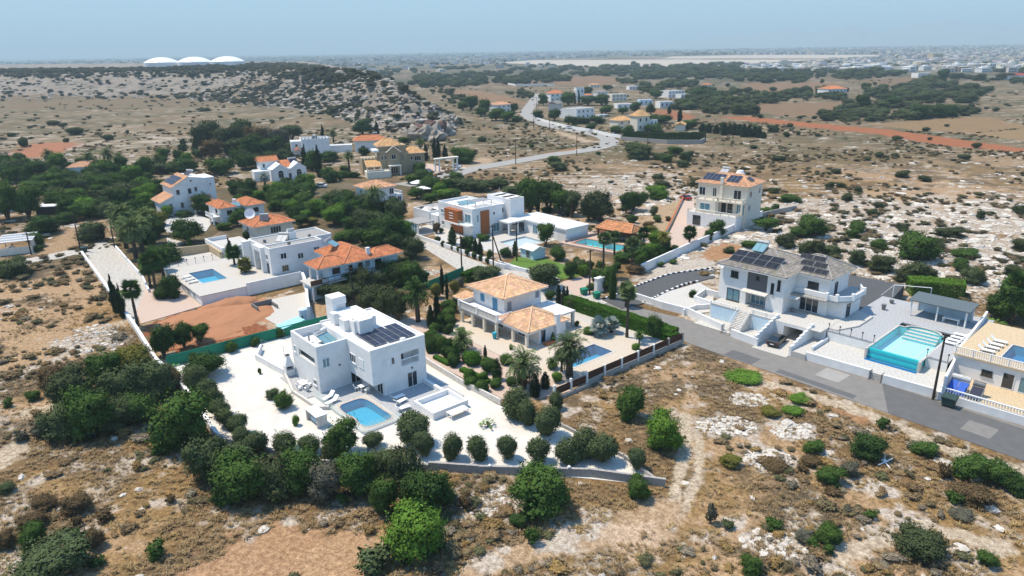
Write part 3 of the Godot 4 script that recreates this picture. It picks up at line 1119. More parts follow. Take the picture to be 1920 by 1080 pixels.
func twin_hip_house() -> void:
	var o := Vector2(-75.3,-179.6)
	var h := thing("twin_roofed_house","lilac-white house with two small orange hip roofs and a silver water heater","house",V(o),41.0)
	walls(h,"white_wall",[[0.6,4.3,0,4.1,-8.6,0.0],[4.3,7.0,0,3.6,-6.0,-1.6],[7.0,11.6,0,4.1,-7.0,1.2]])
	hip(h,0.1,4.9,-9.1,0.5,4.2,1.2,TILE_ORANGE,"z")
	hip(h,6.6,12.1,-7.5,1.7,4.2,1.2,TILE_ORANGE,"z")
	flat_roof(h,4.9,6.6,-6.0,-1.6,3.65,0.0,"white_wall")
	win(h,"S",Vector3(2.9,2.3,0.0),1.4,1.1,2,"frame_dark")
	win(h,"S",Vector3(9.4,2.3,1.2),1.4,1.1,2,"frame_dark")
	win(h,"W",Vector3(0.6,2.0,-3.0),1.2,1.9,2,"frame_dark","window_glass","door")
	heater(h,Vector3(5.7,3.7,-2.6),-10.0,2,"solar_pale",true)
	var g := Geo.new()
	g.box(-1.4,0.6,1.8,2.0,-6.0,-0.4)
	part("balcony",g,M.white_wall,h)
	railing(h,[Vector2(0.5,-0.5),Vector2(-1.3,-0.5),Vector2(-1.3,-5.9)],2.0,0.9,0.3,"white_wall",0.05)
	for p in [Vector2(-1.2,-0.6),Vector2(-1.2,-3.2)]:
		g = Geo.new()
		g.box(p.x - 0.16,p.x + 0.16,0,1.8,p.y - 0.16,p.y + 0.16)
		part("column",g,M.white_wall,h)
	marks.append([local(o,41,5,-3),"the house with two small orange roofs"])


func gable_house() -> void:
	var o := Vector2(-93.8,-190.6)
	var h := thing("gabled_house","tall bluish-white gabled house with roof panels and a peach lean-to","house",V(o),41.0)
	var g := Geo.new()
	g.box(2.3,11.2,0,7.7,-9.0,0)
	g.hexa([Vector3(2.3,7.7,0),Vector3(11.2,7.7,0),Vector3(11.2,7.7,-9),Vector3(2.3,7.7,-9),Vector3(6.9,10.1,0),Vector3(11.2,9.3,0),Vector3(11.2,9.3,-9),Vector3(6.9,10.1,-9)])
	g.box(11.2,14.0,0,9.2,-8.0,-0.6)
	g.box(-1.2,2.3,0,3.8,-8.0,-0.2)
	g.hexa([Vector3(-1.2,3.8,-0.2),Vector3(2.3,3.8,-0.2),Vector3(2.3,3.8,-8),Vector3(-1.2,3.8,-8),Vector3(-1.2,3.82,-0.2),Vector3(2.3,5.3,-0.2),Vector3(2.3,5.3,-8),Vector3(-1.2,3.82,-8)])
	part("wall",g,M.white_wall,h)
	lean(h,Vector3(-1.5,3.8,-8.4),Vector3(-1.5,3.8,0.1),Vector3(2.3,5.5,0.1),Vector3(2.3,5.5,-8.4),TILE_PALE)
	lean(h,Vector3(1.9,7.6,-9.3),Vector3(1.9,7.6,0.3),Vector3(6.9,10.25,0.3),Vector3(6.9,10.25,-9.3),TILE_PALE)
	panels(h,Vector3(5.6,9.85,-8.6),Vector3(0,0,1),Vector3(-0.88,-0.47,0),7,2,"solar_cell",0.05,1.0,1.6)
	heater(h,Vector3(8.0,9.9,-4.0),-60.0,2,"solar_cell")
	win(h,"S",Vector3(3.6,5.6,0),0.9,1.3,1,"shutter_grey")
	win(h,"S",Vector3(6.7,5.5,0),0.9,1.4,1,"shutter_grey")
	win(h,"S",Vector3(8.4,5.9,0),0.7,1.2,1,"shutter_grey")
	win(h,"S",Vector3(7.4,8.6,0),0.6,0.6,1,"frame_white")
	win(h,"S",Vector3(1.3,1.9,-0.2),0.8,1.4,1,"shutter_grey")
	win(h,"S",Vector3(4.2,1.9,0),0.8,1.4,1,"shutter_grey")
	win(h,"S",Vector3(12.7,7.0,-0.6),0.5,0.6,1,"frame_white")
	lean(h,Vector3(6.0,3.0,4.0),Vector3(12.0,3.0,4.0),Vector3(12.0,4.6,0.05),Vector3(6.0,4.6,0.05),TILE_PALE)
	for x in [6.3,9.0,11.7]:
		g = Geo.new()
		g.box(x - 0.12,x + 0.12,0,2.9,3.5,3.75)
		part("porch_post",g,M.white_wall,h)
	marks.append([local(o,41,6,-4),"the tall gabled house"])


func modern_house() -> void:
	var o := Vector2(-7.7,-163.3)
	var h := thing("modern_house","white modern house with rust-brown facade panels and a long flat wing","house",V(o),GRID)
	walls(h,"white_wall",[[-1.5,7.6,0,6.2,-14.2,-0.3],[7.6,9.6,0,6.2,-9.0,-1.8],[9.6,14.0,0,7.5,-8.6,0.4],[10.8,18.0,0,3.0,0.4,18.4],[-2.0,5.0,0,3.3,-25.0,-17.7],[-1.8,1.0,0,3.0,-17.7,-14.2]])
	flat_roof(h,-1.5,7.6,-14.2,-0.3,6.25,0.5,"white_wall")
	flat_roof(h,9.6,14.0,-8.6,0.4,7.5,0.12,"white_wall")
	flat_roof(h,10.6,18.2,0.42,18.6,3.15,0.1,"white_wall")
	flat_roof(h,-2.0,5.0,-25.0,-17.7,3.3,0.25,"white_wall","pink_paving")
	var g := Geo.new()
	g.box(-2.9,-1.5,2.9,5.9,-9.6,-4.1)
	part("brown_box",g,M.brown_cladding,h)
	g = Geo.new()
	g.box(0.9,3.5,0.1,5.9,-0.3,-0.12)
	part("brown_panel",g,M.brown_cladding,h)
	g = Geo.new()
	g.box(-1.72,-1.5,0.1,2.6,-8.6,-4.0)
	part("brown_panel",g,M.brown_cladding,h)
	for k in 3:
		g = Geo.new()
		g.box(-2.96,-2.88,3.7 + 0.65 * k,3.85 + 0.65 * k,-7.6,-6.0)
		part("slot_window",g,M.frame_white,h)
	g = Geo.new()
	g.box(-3.1,-1.5,2.55,2.88,-9.8,-4.0)
	g.box(-3.2,-1.5,2.7,3.0,-3.6,0.2)
	part("balcony",g,M.white_wall,h)
	g = Geo.new()
	g.box(-3.18,-3.15,3.0,3.9,-3.6,0.2)
	part("balcony_glass",g,M.fence_glass,h)
	win(h,"W",Vector3(-1.5,3.2,-2.0),2.2,2.1,2,"frame_white","blue_glass","door")
	win(h,"W",Vector3(-1.5,4.0,-12.4),1.2,1.0,2,"frame_white","blue_glass")
	win(h,"W",Vector3(-1.5,1.0,-12.4),1.0,1.1,2)
	win(h,"S",Vector3(0.1,3.4,-0.3),0.6,1.8,1,"frame_white","blue_glass")
	win(h,"S",Vector3(5.0,4.4,-0.3),0.6,0.8,1)
	win(h,"S",Vector3(5.6,0.3,-0.3),2.0,2.1,2,"frame_white","blue_glass","door")
	win(h,"S",Vector3(8.6,4.1,-1.8),1.4,1.3,2)
	# canopy with posts beside the small pool
	g = Geo.new()
	g.box(5.4,10.8,2.85,3.2,0.5,4.7)
	part("canopy_roof",g,M.white_roof,h)
	for p in [Vector2(5.6,4.5),Vector2(8.4,4.5)]:
		g = Geo.new()
		g.box(p.x - 0.15,p.x + 0.15,0.1,2.85,p.y - 0.15,p.y + 0.15)
		part("canopy_post",g,M.white_wall,h)
	win(h,"W",Vector3(10.8,0.2,8.0),1.6,2.2,2,"frame_white","blue_glass","door")
	win(h,"W",Vector3(10.8,0.2,3.0),2.4,2.2,3,"frame_white","window_glass","door")
	# glazed carport
	g = Geo.new()
	g.box(-9.6,-4.8,2.5,2.7,-17.2,-11.3)
	part("carport_roof",g,M.grey_roof,h)
	for p in [Vector2(-9.4,-17.0),Vector2(-9.4,-11.5),Vector2(-5.0,-11.5),Vector2(-5.0,-17.0)]:
		g = Geo.new()
		g.box(p.x - 0.15,p.x + 0.15,0.1,2.5,p.y - 0.15,p.y + 0.15)
		part("carport_post",g,M.white_wall,h)
	win(h,"W",Vector3(-9.35,0.2,-14.2),4.4,2.2,4,"frame_white","blue_glass","glass_screen")
	# roof pergola with louvres and panels
	for k in 4:
		panels(h,Vector3(0.6 + 1.1 * k,6.9,-9.5),Vector3(1,0,0),Vector3(0,-0.25,1),1,2,"solar_pale")
	g = Geo.new()
	for k in 7:
		g.box(1.0,6.0,7.7,7.76,-5.6 + 0.5 * k,-5.35 + 0.5 * k)
	for p in [Vector2(1.1,-5.5),Vector2(5.9,-5.5),Vector2(1.1,-2.3),Vector2(5.9,-2.3)]:
		g.box(p.x - 0.06,p.x + 0.06,6.3,7.7,p.y - 0.06,p.y + 0.06)
	part("roof_pergola",g,M.grey_metal,h)
	g = Geo.new()
	g.tube(Vector3(9.0,6.2,-3.0),Vector3(9.0,10.2,-3.0),0.06,0.04,5)
	part("antenna_mast",g,M.white_metal,h)
	pool("pale grey-blue covered pool in front of the modern white house",local(o,GRID,3.9,10.8),GRID,7.8,6.4,0.12,"pool_cover","pool_cover","white_paving",0.4)
	# garden shed
	var s := thing("garden_shed","small pale blue garden shed on the edge of the bright lawn","shed",V(local(o,GRID,-2.3,21.8),0),GRID)
	walls(s,"blue_wall",[[-1.7,1.7,0,2.1,-2.0,2.0]])
	g = Geo.new()
	g.hexa([Vector3(-2.0,2.05,2.2),Vector3(2.0,2.05,2.2),Vector3(2.0,2.05,-2.2),Vector3(-2.0,2.05,-2.2),Vector3(-0.02,2.75,2.2),Vector3(0.02,2.75,2.2),Vector3(0.02,2.75,-2.2),Vector3(-0.02,2.75,-2.2)])
	part("roof",g,M.white_roof,s)
	win(s,"W",Vector3(-1.7,0.1,0.4),1.2,1.8,2,"frame_white","window_glass","door")
	marks.append([local(o,GRID,2,-7),"the modern white house with brown panels"])
	marks.append([local(o,GRID,-2.3,21.8),"the small garden shed"])
	marks.append([local(o,GRID,14,9),"the long flat wing of the modern house"])


func palm_house() -> void:
	var o := Vector2(-42.4,-200.6)
	var h := thing("balcony_house","pale two-storey house with peach hip roof standing behind a tall date palm","house",V(o),41.0)
	walls(h,"white_wall",[[1.0,9.2,0,4.9,-5.0,2.6],[9.2,11.6,0,2.3,-5.0,3.2]])
	hip(h,0.4,10.0,-5.6,3.2,5.0,1.6,TILE_PALE,"x")
	win(h,"S",Vector3(8.0,0.2,2.6),1.8,2.0,2,"frame_white","window_glass","door")
	win(h,"S",Vector3(8.2,2.7,2.6),1.4,1.7,2,"frame_white","window_glass","door")
	win(h,"W",Vector3(1.0,3.0,-2.0),1.6,1.3,2,"frame_white","blue_glass")
	railing(h,[Vector2(9.3,3.1),Vector2(11.5,3.1),Vector2(11.5,-4.9)],2.3,0.9,0.3)
	win(h,"S",Vector3(10.4,0.3,3.2),1.2,1.6,2)
	marks.append([local(o,41,5,0),"the peach-roofed house behind the tall palm"])


func stone_mansion() -> void:
	var o := Vector2(-48.0,-262.5)
	var h := thing("stone_mansion","tan stone mansion with a hip-roofed tower and a gabled bay","house",V(o),20.0)
	walls(h,"sand_stone",[[-1.5,1.2,0,8.2,4.0,9.6],[1.2,5.6,0,8.0,3.0,10.2],[5.6,8.2,0,10.2,3.0,9.2],[8.2,15.0,0,7.0,1.0,8.6],[-1.5,6.5,8.0,10.0,2.0,8.2],[-7.0,-1.5,0,5.4,-3.0,5.0]])
	walls(h,"cream_wall",[[-7.2,1.0,0,2.2,9.6,15.4]],"terrace_wall")
	var g := Geo.new()
	g.hexa([Vector3(1.0,8.0,10.3),Vector3(5.8,8.0,10.3),Vector3(5.8,8.0,6.0),Vector3(1.0,8.0,6.0),Vector3(3.38,9.9,10.3),Vector3(3.42,9.9,10.3),Vector3(3.42,9.9,6.0),Vector3(3.38,9.9,6.0)])
	part("gable",g,M.sand_stone,h)
	g = Geo.new()
	g.tube(Vector3(0.7,7.95,10.4),Vector3(3.4,10.1,10.4),0.18,0.18,4)
	g.tube(Vector3(6.1,7.95,10.4),Vector3(3.4,10.1,10.4),0.18,0.18,4)
	part("gable_trim",g,M.cream_wall,h)
	hip(h,-2.0,7.0,1.4,8.7,10.0,2.4,TILE_SAND,"x",-1.0,"cream_wall")
	hip(h,7.9,15.5,0.5,9.2,7.0,2.0,TILE_SAND,"x",-1.0,"cream_wall")
	lean(h,Vector3(-7.0,3.8,13.6),Vector3(-1.6,3.8,13.6),Vector3(-1.6,5.6,9.6),Vector3(-7.0,5.6,9.6),TILE_SAND,"cream_wall")
	for x in [-6.7,-4.2,-1.8]:
		g = Geo.new()
		g.box(x - 0.2,x + 0.2,2.2,3.7,13.0,13.4)
		part("veranda_post",g,M.cream_wall,h)
	for k in 5:
		g = Geo.new()
		g.box(-7.1 + 1.2 * k,-6.5 + 1.2 * k,5.4,6.0,4.7,5.1)
		part("battlement",g,M.cream_wall,h)
	g = Geo.new()
	g.box(-3.6,-1.5,8.2,8.9,4.0,9.6)
	part("balcony",g,M.white_wall,h)
	for x in [-0.6,0.5]:
		win(h,"S",Vector3(x,5.4,9.6),0.7,1.6,1,"cream_wall")
	win(h,"S",Vector3(3.4,5.5,10.2),1.6,1.7,2,"cream_wall")
	win(h,"S",Vector3(6.9,4.4,9.2),0.5,2.8,1,"cream_wall")
	win(h,"S",Vector3(10.2,4.6,8.6),0.8,1.3,1,"cream_wall")
	win(h,"S",Vector3(12.4,4.2,8.6),2.4,1.7,3,"cream_wall")
	win(h,"S",Vector3(3.4,0.3,10.2),2.6,2.6,3,"cream_wall","window_glass","door")
	for p in [Vector2(1.6,12.2),Vector2(5.2,12.2)]:
		g = Geo.new()
		g.tube(Vector3(p.x,0,p.y),Vector3(p.x,3.2,p.y),0.28,0.24,8)
		part("porch_column",g,M.cream_wall,h)
	g = Geo.new()
	g.box(1.2,5.6,3.2,3.6,10.2,12.6)
	part("porch_roof",g,M.cream_wall,h)
	railing(h,[Vector2(-7.1,15.3),Vector2(0.9,15.3)],2.2,0.8,0.35,"cream_wall",0.07)
	marks.append([local(o,20,4,6),"the tan stone mansion"])
	# gate arch by the street
	var a := thing("garden_arch","white open gate arch with four posts beside the curving street","arch",V(local(o,20,18.3,10.6)),33.0)
	for p in [Vector2(0,0),Vector2(1.2,0.9),Vector2(7.4,0),Vector2(8.6,0.9)]:
		g = Geo.new()
		g.box(p.x - 0.22,p.x + 0.22,0,4.4,p.y - 0.22,p.y + 0.22)
		part("post",g,M.white_wall,a)
	g = Geo.new()
	g.box(-0.6,9.2,4.4,4.9,-0.4,1.3)
	part("lintel",g,M.cream_wall,a)


func arched_cottage() -> void:
	var o := Vector2(-81.8,-242.6)
	var h := thing("arched_cottage","white cottage with arched windows, twin gables and an orange upper roof","house",V(o),30.0)
	walls(h,"white_wall",[[0.2,12.0,0,4.1,-9.0,-0.4],[-4.6,0.2,0,3.4,-9.0,-4.2],[-2.0,4.2,3.4,6.2,-12.0,-7.0]])
	for c in [3.4,9.6]:
		var g := Geo.new()
		g.hexa([Vector3(c - 2.8,4.1,0),Vector3(c + 2.8,4.1,0),Vector3(c + 2.8,4.1,-6),Vector3(c - 2.8,4.1,-6),Vector3(c - 0.02,5.9,0),Vector3(c + 0.02,5.9,0),Vector3(c + 0.02,5.9,-6),Vector3(c - 0.02,5.9,-6)])
		g.box(c - 2.6,c + 2.6,0,4.1,-1.0,0.0)
		part("gable_bay",g,M.white_wall,h)
		win(h,"S",Vector3(c,1.2,0.0),1.7,1.6,2,"shutter_grey")
		g = Geo.new()
		for k in 8:
			var e := PI * k / 8
			var f := PI * (k + 1) / 8
			g.tri(Vector3(c,2.85,0.03),Vector3(c + cos(e) * 0.85,2.85 + sin(e) * 0.75,0.03),Vector3(c + cos(f) * 0.85,2.85 + sin(f) * 0.75,0.03))
		part("arch_window",g,M.window_glass,h)
	win(h,"S",Vector3(6.5,0.2,-0.4),1.2,2.2,2,"shutter_grey","window_glass","door")
	hip(h,-2.4,4.6,-12.4,-6.6,6.2,1.4,TILE_ORANGE,"x",0.0)
	lean(h,Vector3(4.6,4.2,-3.0),Vector3(8.6,4.2,-3.0),Vector3(8.6,6.0,-8.5),Vector3(4.6,6.0,-8.5),TILE_ORANGE)
	win(h,"S",Vector3(-0.6,4.2,-7.0),0.8,1.2,1,"shutter_grey")
	heater(h,Vector3(9.5,5.3,-6.5),10.0,3,"solar_cell")
	marks.append([local(o,30,5,-3),"the cottage with arched windows"])


func crenel_house() -> void:
	var o := Vector2(-87.1,-302.7)
	var h := thing("crenellated_house","white cube house with small roof pinnacles beside dark cypresses","house",V(o),20.0)
	walls(h,"white_wall",[[-0.4,11.0,0,6.9,-9.0,0.0],[-4.6,-0.4,0,6.4,-9.0,-3.0]])
	flat_roof(h,-0.4,11.0,-9.0,0.0,6.9,0.5,"white_wall")
	for k in 9:
		var g := Geo.new()
		g.box(-0.5 + 1.4 * k,0.0 + 1.4 * k,7.4,8.1,-0.25,0.05)
		part("pinnacle",g,M.white_wall,h)
	for k in 3:
		win(h,"W",Vector3(-4.6,1.0 + 2.6 * (k % 2),-8.0 + 1.6 * k),0.8,1.6,1,"frame_white")
	win(h,"S",Vector3(-2.4,3.4,-3.0),1.0,1.8,1,"frame_white")
	var g2 := Geo.new()
	g2.tube(Vector3(-2.4,3.0,-2.2),Vector3(-2.4,4.4,-2.2),1.5,0.1,10)
	part("dome_awning",g2,M.tile_red,h)
	heater(h,Vector3(5.5,6.95,-4.0),0.0,2,"solar_cell",true)
	marks.append([local(o,20,5,-4),"the white crenellated house"])


func small_backs() -> void:
	var h := thing("round_roofed_house","low white house with a wide orange roof below the rocky spur","house",V(Vector2(-68.7,-316.3)),10.0)
	walls(h,"white_wall",[[0.5,13.5,0,4.6,-9.0,-0.5]])
	hip(h,-0.3,14.3,-9.8,0.3,4.7,1.9,TILE_ORANGE,"x",4.0)
	win(h,"S",Vector3(4.0,1.0,-0.5),1.8,1.6,2)
	heater(h,Vector3(9.5,6.2,-5.0),0.0,2,"solar_cell")
	h = thing("white_outbuilding","long low white outbuilding left of the wide orange roof","outbuilding",V(Vector2(-79,-315.5)),12.0)
	walls(h,"white_wall",[[0,9.5,0,2.8,-5.0,0]])
	flat_roof(h,0,9.5,-5.0,0,2.85,0.2,"white_wall")
	h = thing("hedge_house","low house with a pink tiled roof hidden among green hedges on the left","house",V(Vector2(-161.2,-259.8)),18.0)
	walls(h,"blue_wall",[[0,11,0,3.4,-7,0]])
	hip(h,-0.5,11.5,-7.5,0.5,3.5,1.5,TILE_PALE,"x")
	h = thing("white_garden_hut","small white flat-roofed hut among the bushes on the left","hut",V(Vector2(-132,-194.4)),12.0)
	walls(h,"dark_timber",[[0,5.0,0,2.2,-3.5,0]])
	flat_roof(h,-0.3,5.3,-3.9,0.4,2.5,0.0,"white_wall")
	# slatted carport at the left edge
	h = thing("slatted_carport","carport with a broken slatted roof at the photo's left edge","carport",V(Vector2(-113.3,-152.9)),25.0)
	walls(h,"cream_wall",[[-1.0,5.6,0,1.6,-0.3,0.0],[5.4,5.7,0,2.6,-8.0,-0.3]])
	for p in [Vector2(-0.8,-0.3),Vector2(5.5,-0.3),Vector2(-0.8,-8.2),Vector2(5.5,-8.2)]:
		var g := Geo.new()
		g.box(p.x - 0.1,p.x + 0.1,0,2.9,p.y - 0.1,p.y + 0.1)
		part("post",g,M.grey_metal,h)
	for k in 14:
		var g := Geo.new()
		g.box(-1.2,6.0,2.9,2.96,-8.8 + 0.65 * k,-8.35 + 0.65 * k + rnd.randf() * 0.1)
		part("slat",g,M.grey_metal if k % 4 else M.white_metal,h)
	# open parasols behind the modern house
	for k in 2:
		var at: Vector2 = [Vector2(-29.5,-225.1),Vector2(-26.4,-214)][k]
		var s := thing("garden_parasol",["white domed parasol above garden chairs behind the modern house","white flat parasol nearer the modern house"][k],"parasol",V(at))
		var g := Geo.new()
		g.tube(Vector3.ZERO,Vector3(0,2.6,0),0.05,0.05,5)
		part("pole",g,M.grey_metal,s)
		g = Geo.new()
		if k == 0:
			g.tube(Vector3(0,2.2,0),Vector3(0,3.0,0),2.6,0.1,8)
		else:
			g.hexa([Vector3(-2.4,2.4,1.6),Vector3(2.4,2.4,1.6),Vector3(2.4,2.4,-1.6),Vector3(-2.4,2.4,-1.6),Vector3(-0.3,3.0,0.2),Vector3(0.3,3.0,0.2),Vector3(0.3,3.0,-0.2),Vector3(-0.3,3.0,-0.2)])
		part("canopy",g,M.white_plastic,s)
	# thatched parasol on the terrace of the dish house
	var tp := thing("thatched_parasol","brown thatched parasol on the white terrace below the dish house","parasol",V(Vector2(-67.3,-160.1)),0)
	var tg := Geo.new()
	tg.tube(Vector3(0,-2.0,0),Vector3(0,2.2,0),0.07,0.07,6)
	part("pole",tg,M.timber,tp)
	tg = Geo.new()
	tg.tube(Vector3(0,2.0,0),Vector3(0,3.0,0),1.9,0.1,12)
	part("thatch",tg,M.straw,tp)


func tall_house() -> void:
	var o := Vector2(56.3,-166.6)
	var d := -40.0
	var h := thing("three_storey_house","cream three-storey house with orange roof and blue-black solar panels","house",V(o),d)
	walls(h,"cream_wall",[[-12.6,0.0,0,10.0,-9.4,0.0],[-11.6,-6.6,0,6.4,0.0,2.8]])
	walls(h,"white_wall",[[-13.2,-0.6,0,3.3,0.02,4.0]],"terrace_wall")
	var g := Geo.new()
	g.box(-6.6,0.0,6.2,6.45,0.0,2.2)
	part("balcony",g,M.cream_wall,h)
	g = Geo.new()
	g.box(-6.6,-6.3,6.45,7.2,1.9,2.2)
	for p in [Vector2(-6.4,2.0),Vector2(-0.2,2.0),Vector2(-3.3,2.0)]:
		g.box(p.x - 0.2,p.x + 0.2,6.45,7.4,p.y - 0.2,p.y + 0.2)
	part("balcony_post",g,M.cream_wall,h)
	railing(h,[Vector2(-6.3,2.05),Vector2(-0.1,2.05),Vector2(-0.1,0.1)],6.45,0.8,0.26,"cream_wall",0.07)
	railing(h,[Vector2(-11.5,2.7),Vector2(-6.7,2.7)],6.4,0.8,0.26,"cream_wall",0.07)
	railing(h,[Vector2(-13.1,3.9),Vector2(-0.7,3.9),Vector2(-0.7,0.2)],3.3,0.85,0.26,"cream_wall",0.07)
	for x in [-0.3,-6.4]:
		g = Geo.new()
		g.box(x - 0.2,x + 0.2,3.3,6.2,1.8,2.2)
		part("column",g,M.cream_wall,h)
	hip(h,-13.2,0.6,-10.0,0.6,10.1,2.0,TILE_PALE,"x",4.0,"cream_wall")
	g = Geo.new()
	g.box(-6.7,-6.0,6.5,11.9,0.0,0.6)
	part("chimney",g,M.cream_wall,h)
	panels(h,Vector3(-12.0,11.95,-3.6),Vector3(1,0,0),Vector3(0,-0.38,1),5,2,"solar_cell",0.04,1.0,1.5)
	panels(h,Vector3(-5.9,11.95,-3.6),Vector3(1,0,0),Vector3(0,-0.38,1),3,2,"solar_cell",0.04,1.0,1.5)
	panels(h,Vector3(-1.9,11.7,-3.4),Vector3(0,0,-1),Vector3(1,-0.5,0),2,1,"solar_cell",0.04,1.0,1.5)
	heater(h,Vector3(-8.4,11.9,-5.2),0.0,2,"grey_metal")
	g = Geo.new()
	for k in 10:
		g.tube(Vector3(-4.6 + k * 0.01,11.6,-6.0),Vector3(-4.6 + k * 0.01,12.9 - 0.002 * k * k,-6.0),1.4 - 0.05 * k,0.7,10)
	part("roof_dome",g,M.white_wall,h)
	for k in [[-11.4,7.0,1.6,2.0],[-8.2,7.0,1.0,2.1],[-2.4,6.9,1.9,2.2]]:
		win(h,"S",Vector3(k[0],k[1],0.0),k[2],k[3],2,"frame_white","window_glass","door")
	win(h,"S",Vector3(-9.2,4.0,2.8),2.6,1.7,2,"frame_white","blue_glass")
	win(h,"S",Vector3(-5.6,3.4,0.0),1.2,2.3,1,"door_brown","window_glass","door")
	win(h,"S",Vector3(-4.0,3.4,0.0),1.3,2.3,1,"door_brown","window_glass","door")
	win(h,"S",Vector3(-1.4,3.4,0.0),2.0,2.3,3,"frame_white","blue_glass","door")
	win(h,"S",Vector3(-10.6,0.3,4.0),2.0,2.4,2,"frame_dark","window_glass","door")
	win(h,"E",Vector3(0.0,7.2,-2.0),1.5,1.6,2)
	win(h,"E",Vector3(0.0,7.4,-7.6),0.9,1.5,1)
	win(h,"E",Vector3(0.0,4.0,-1.8),1.4,1.6,2)
	marks.append([local(o,d,-6,-4),"the cream three-storey house"])


func pool_pavilion() -> void:
	var o := Vector2(22.8,-150.5)
	var d := -40.0
	var h := thing("pool_pavilion","open pavilion with an orange tiled roof beside the aqua pool","pavilion",V(o),d)
	hip(h,-7.6,1.8,-9.2,-3.6,2.9,1.4,Color(0.60,0.28,0.13),"x",1.2,"timber")
	for x in [-7.0,-4.2,-1.4,1.2]:
		for z in [-8.8,-4.0]:
			var g := Geo.new()
			g.box(x - 0.16,x + 0.16,0.2,2.8,z - 0.16,z + 0.16)
			part("post",g,M.timber,h)
	var g := Geo.new()
	g.box(-7.4,1.5,0.2,1.5,-9.1,-8.9)
	g.box(-10.4,-7.6,0.2,2.4,-8.6,-8.3)
	part("back_wall",g,M.tile_red,h)
	pool("aqua pool with red tile edge beside the open pavilion",local(o,d,-3.4,0.3),d,11.6,4.6,0.5,"pool_aqua","pool_aqua","tile_red",1.3,0.5)
	marks.append([local(o,d,-3,-2),"the aqua pool with the orange-roofed pavilion"])

# ------------------------------------------------------------------ roads, paving, walls

func wall_thing(called: String,label: String,category: String,m: String,pts: Array,ht: float,w := 0.25,y0 := 0.0,cope := "") -> Node3D:
	var g := Geo.new()
	g.run(pts,y0 - 0.2,y0 + ht,w)
	if cope == "":
		return single(called,g,M[m],label,category)
	var o := thing(called,label,category)
	part("wall",g,M[m],o)
	g = Geo.new()
	g.run(pts,y0 + ht,y0 + ht + 0.07,w + 0.1)
	part("coping",g,M[cope],o)
	return o


func gz(pts: Array) -> Array:     # village-grid pairs -> world points
	var out := []
	for p in pts:
		out.append(G(p[0],p[1]))
	return out


func inb(o: Vector2,deg: float,pts: Array) -> Array:
	var out := []
	for p in pts:
		out.append(local(o,deg,p[0],p[1]))
	return out


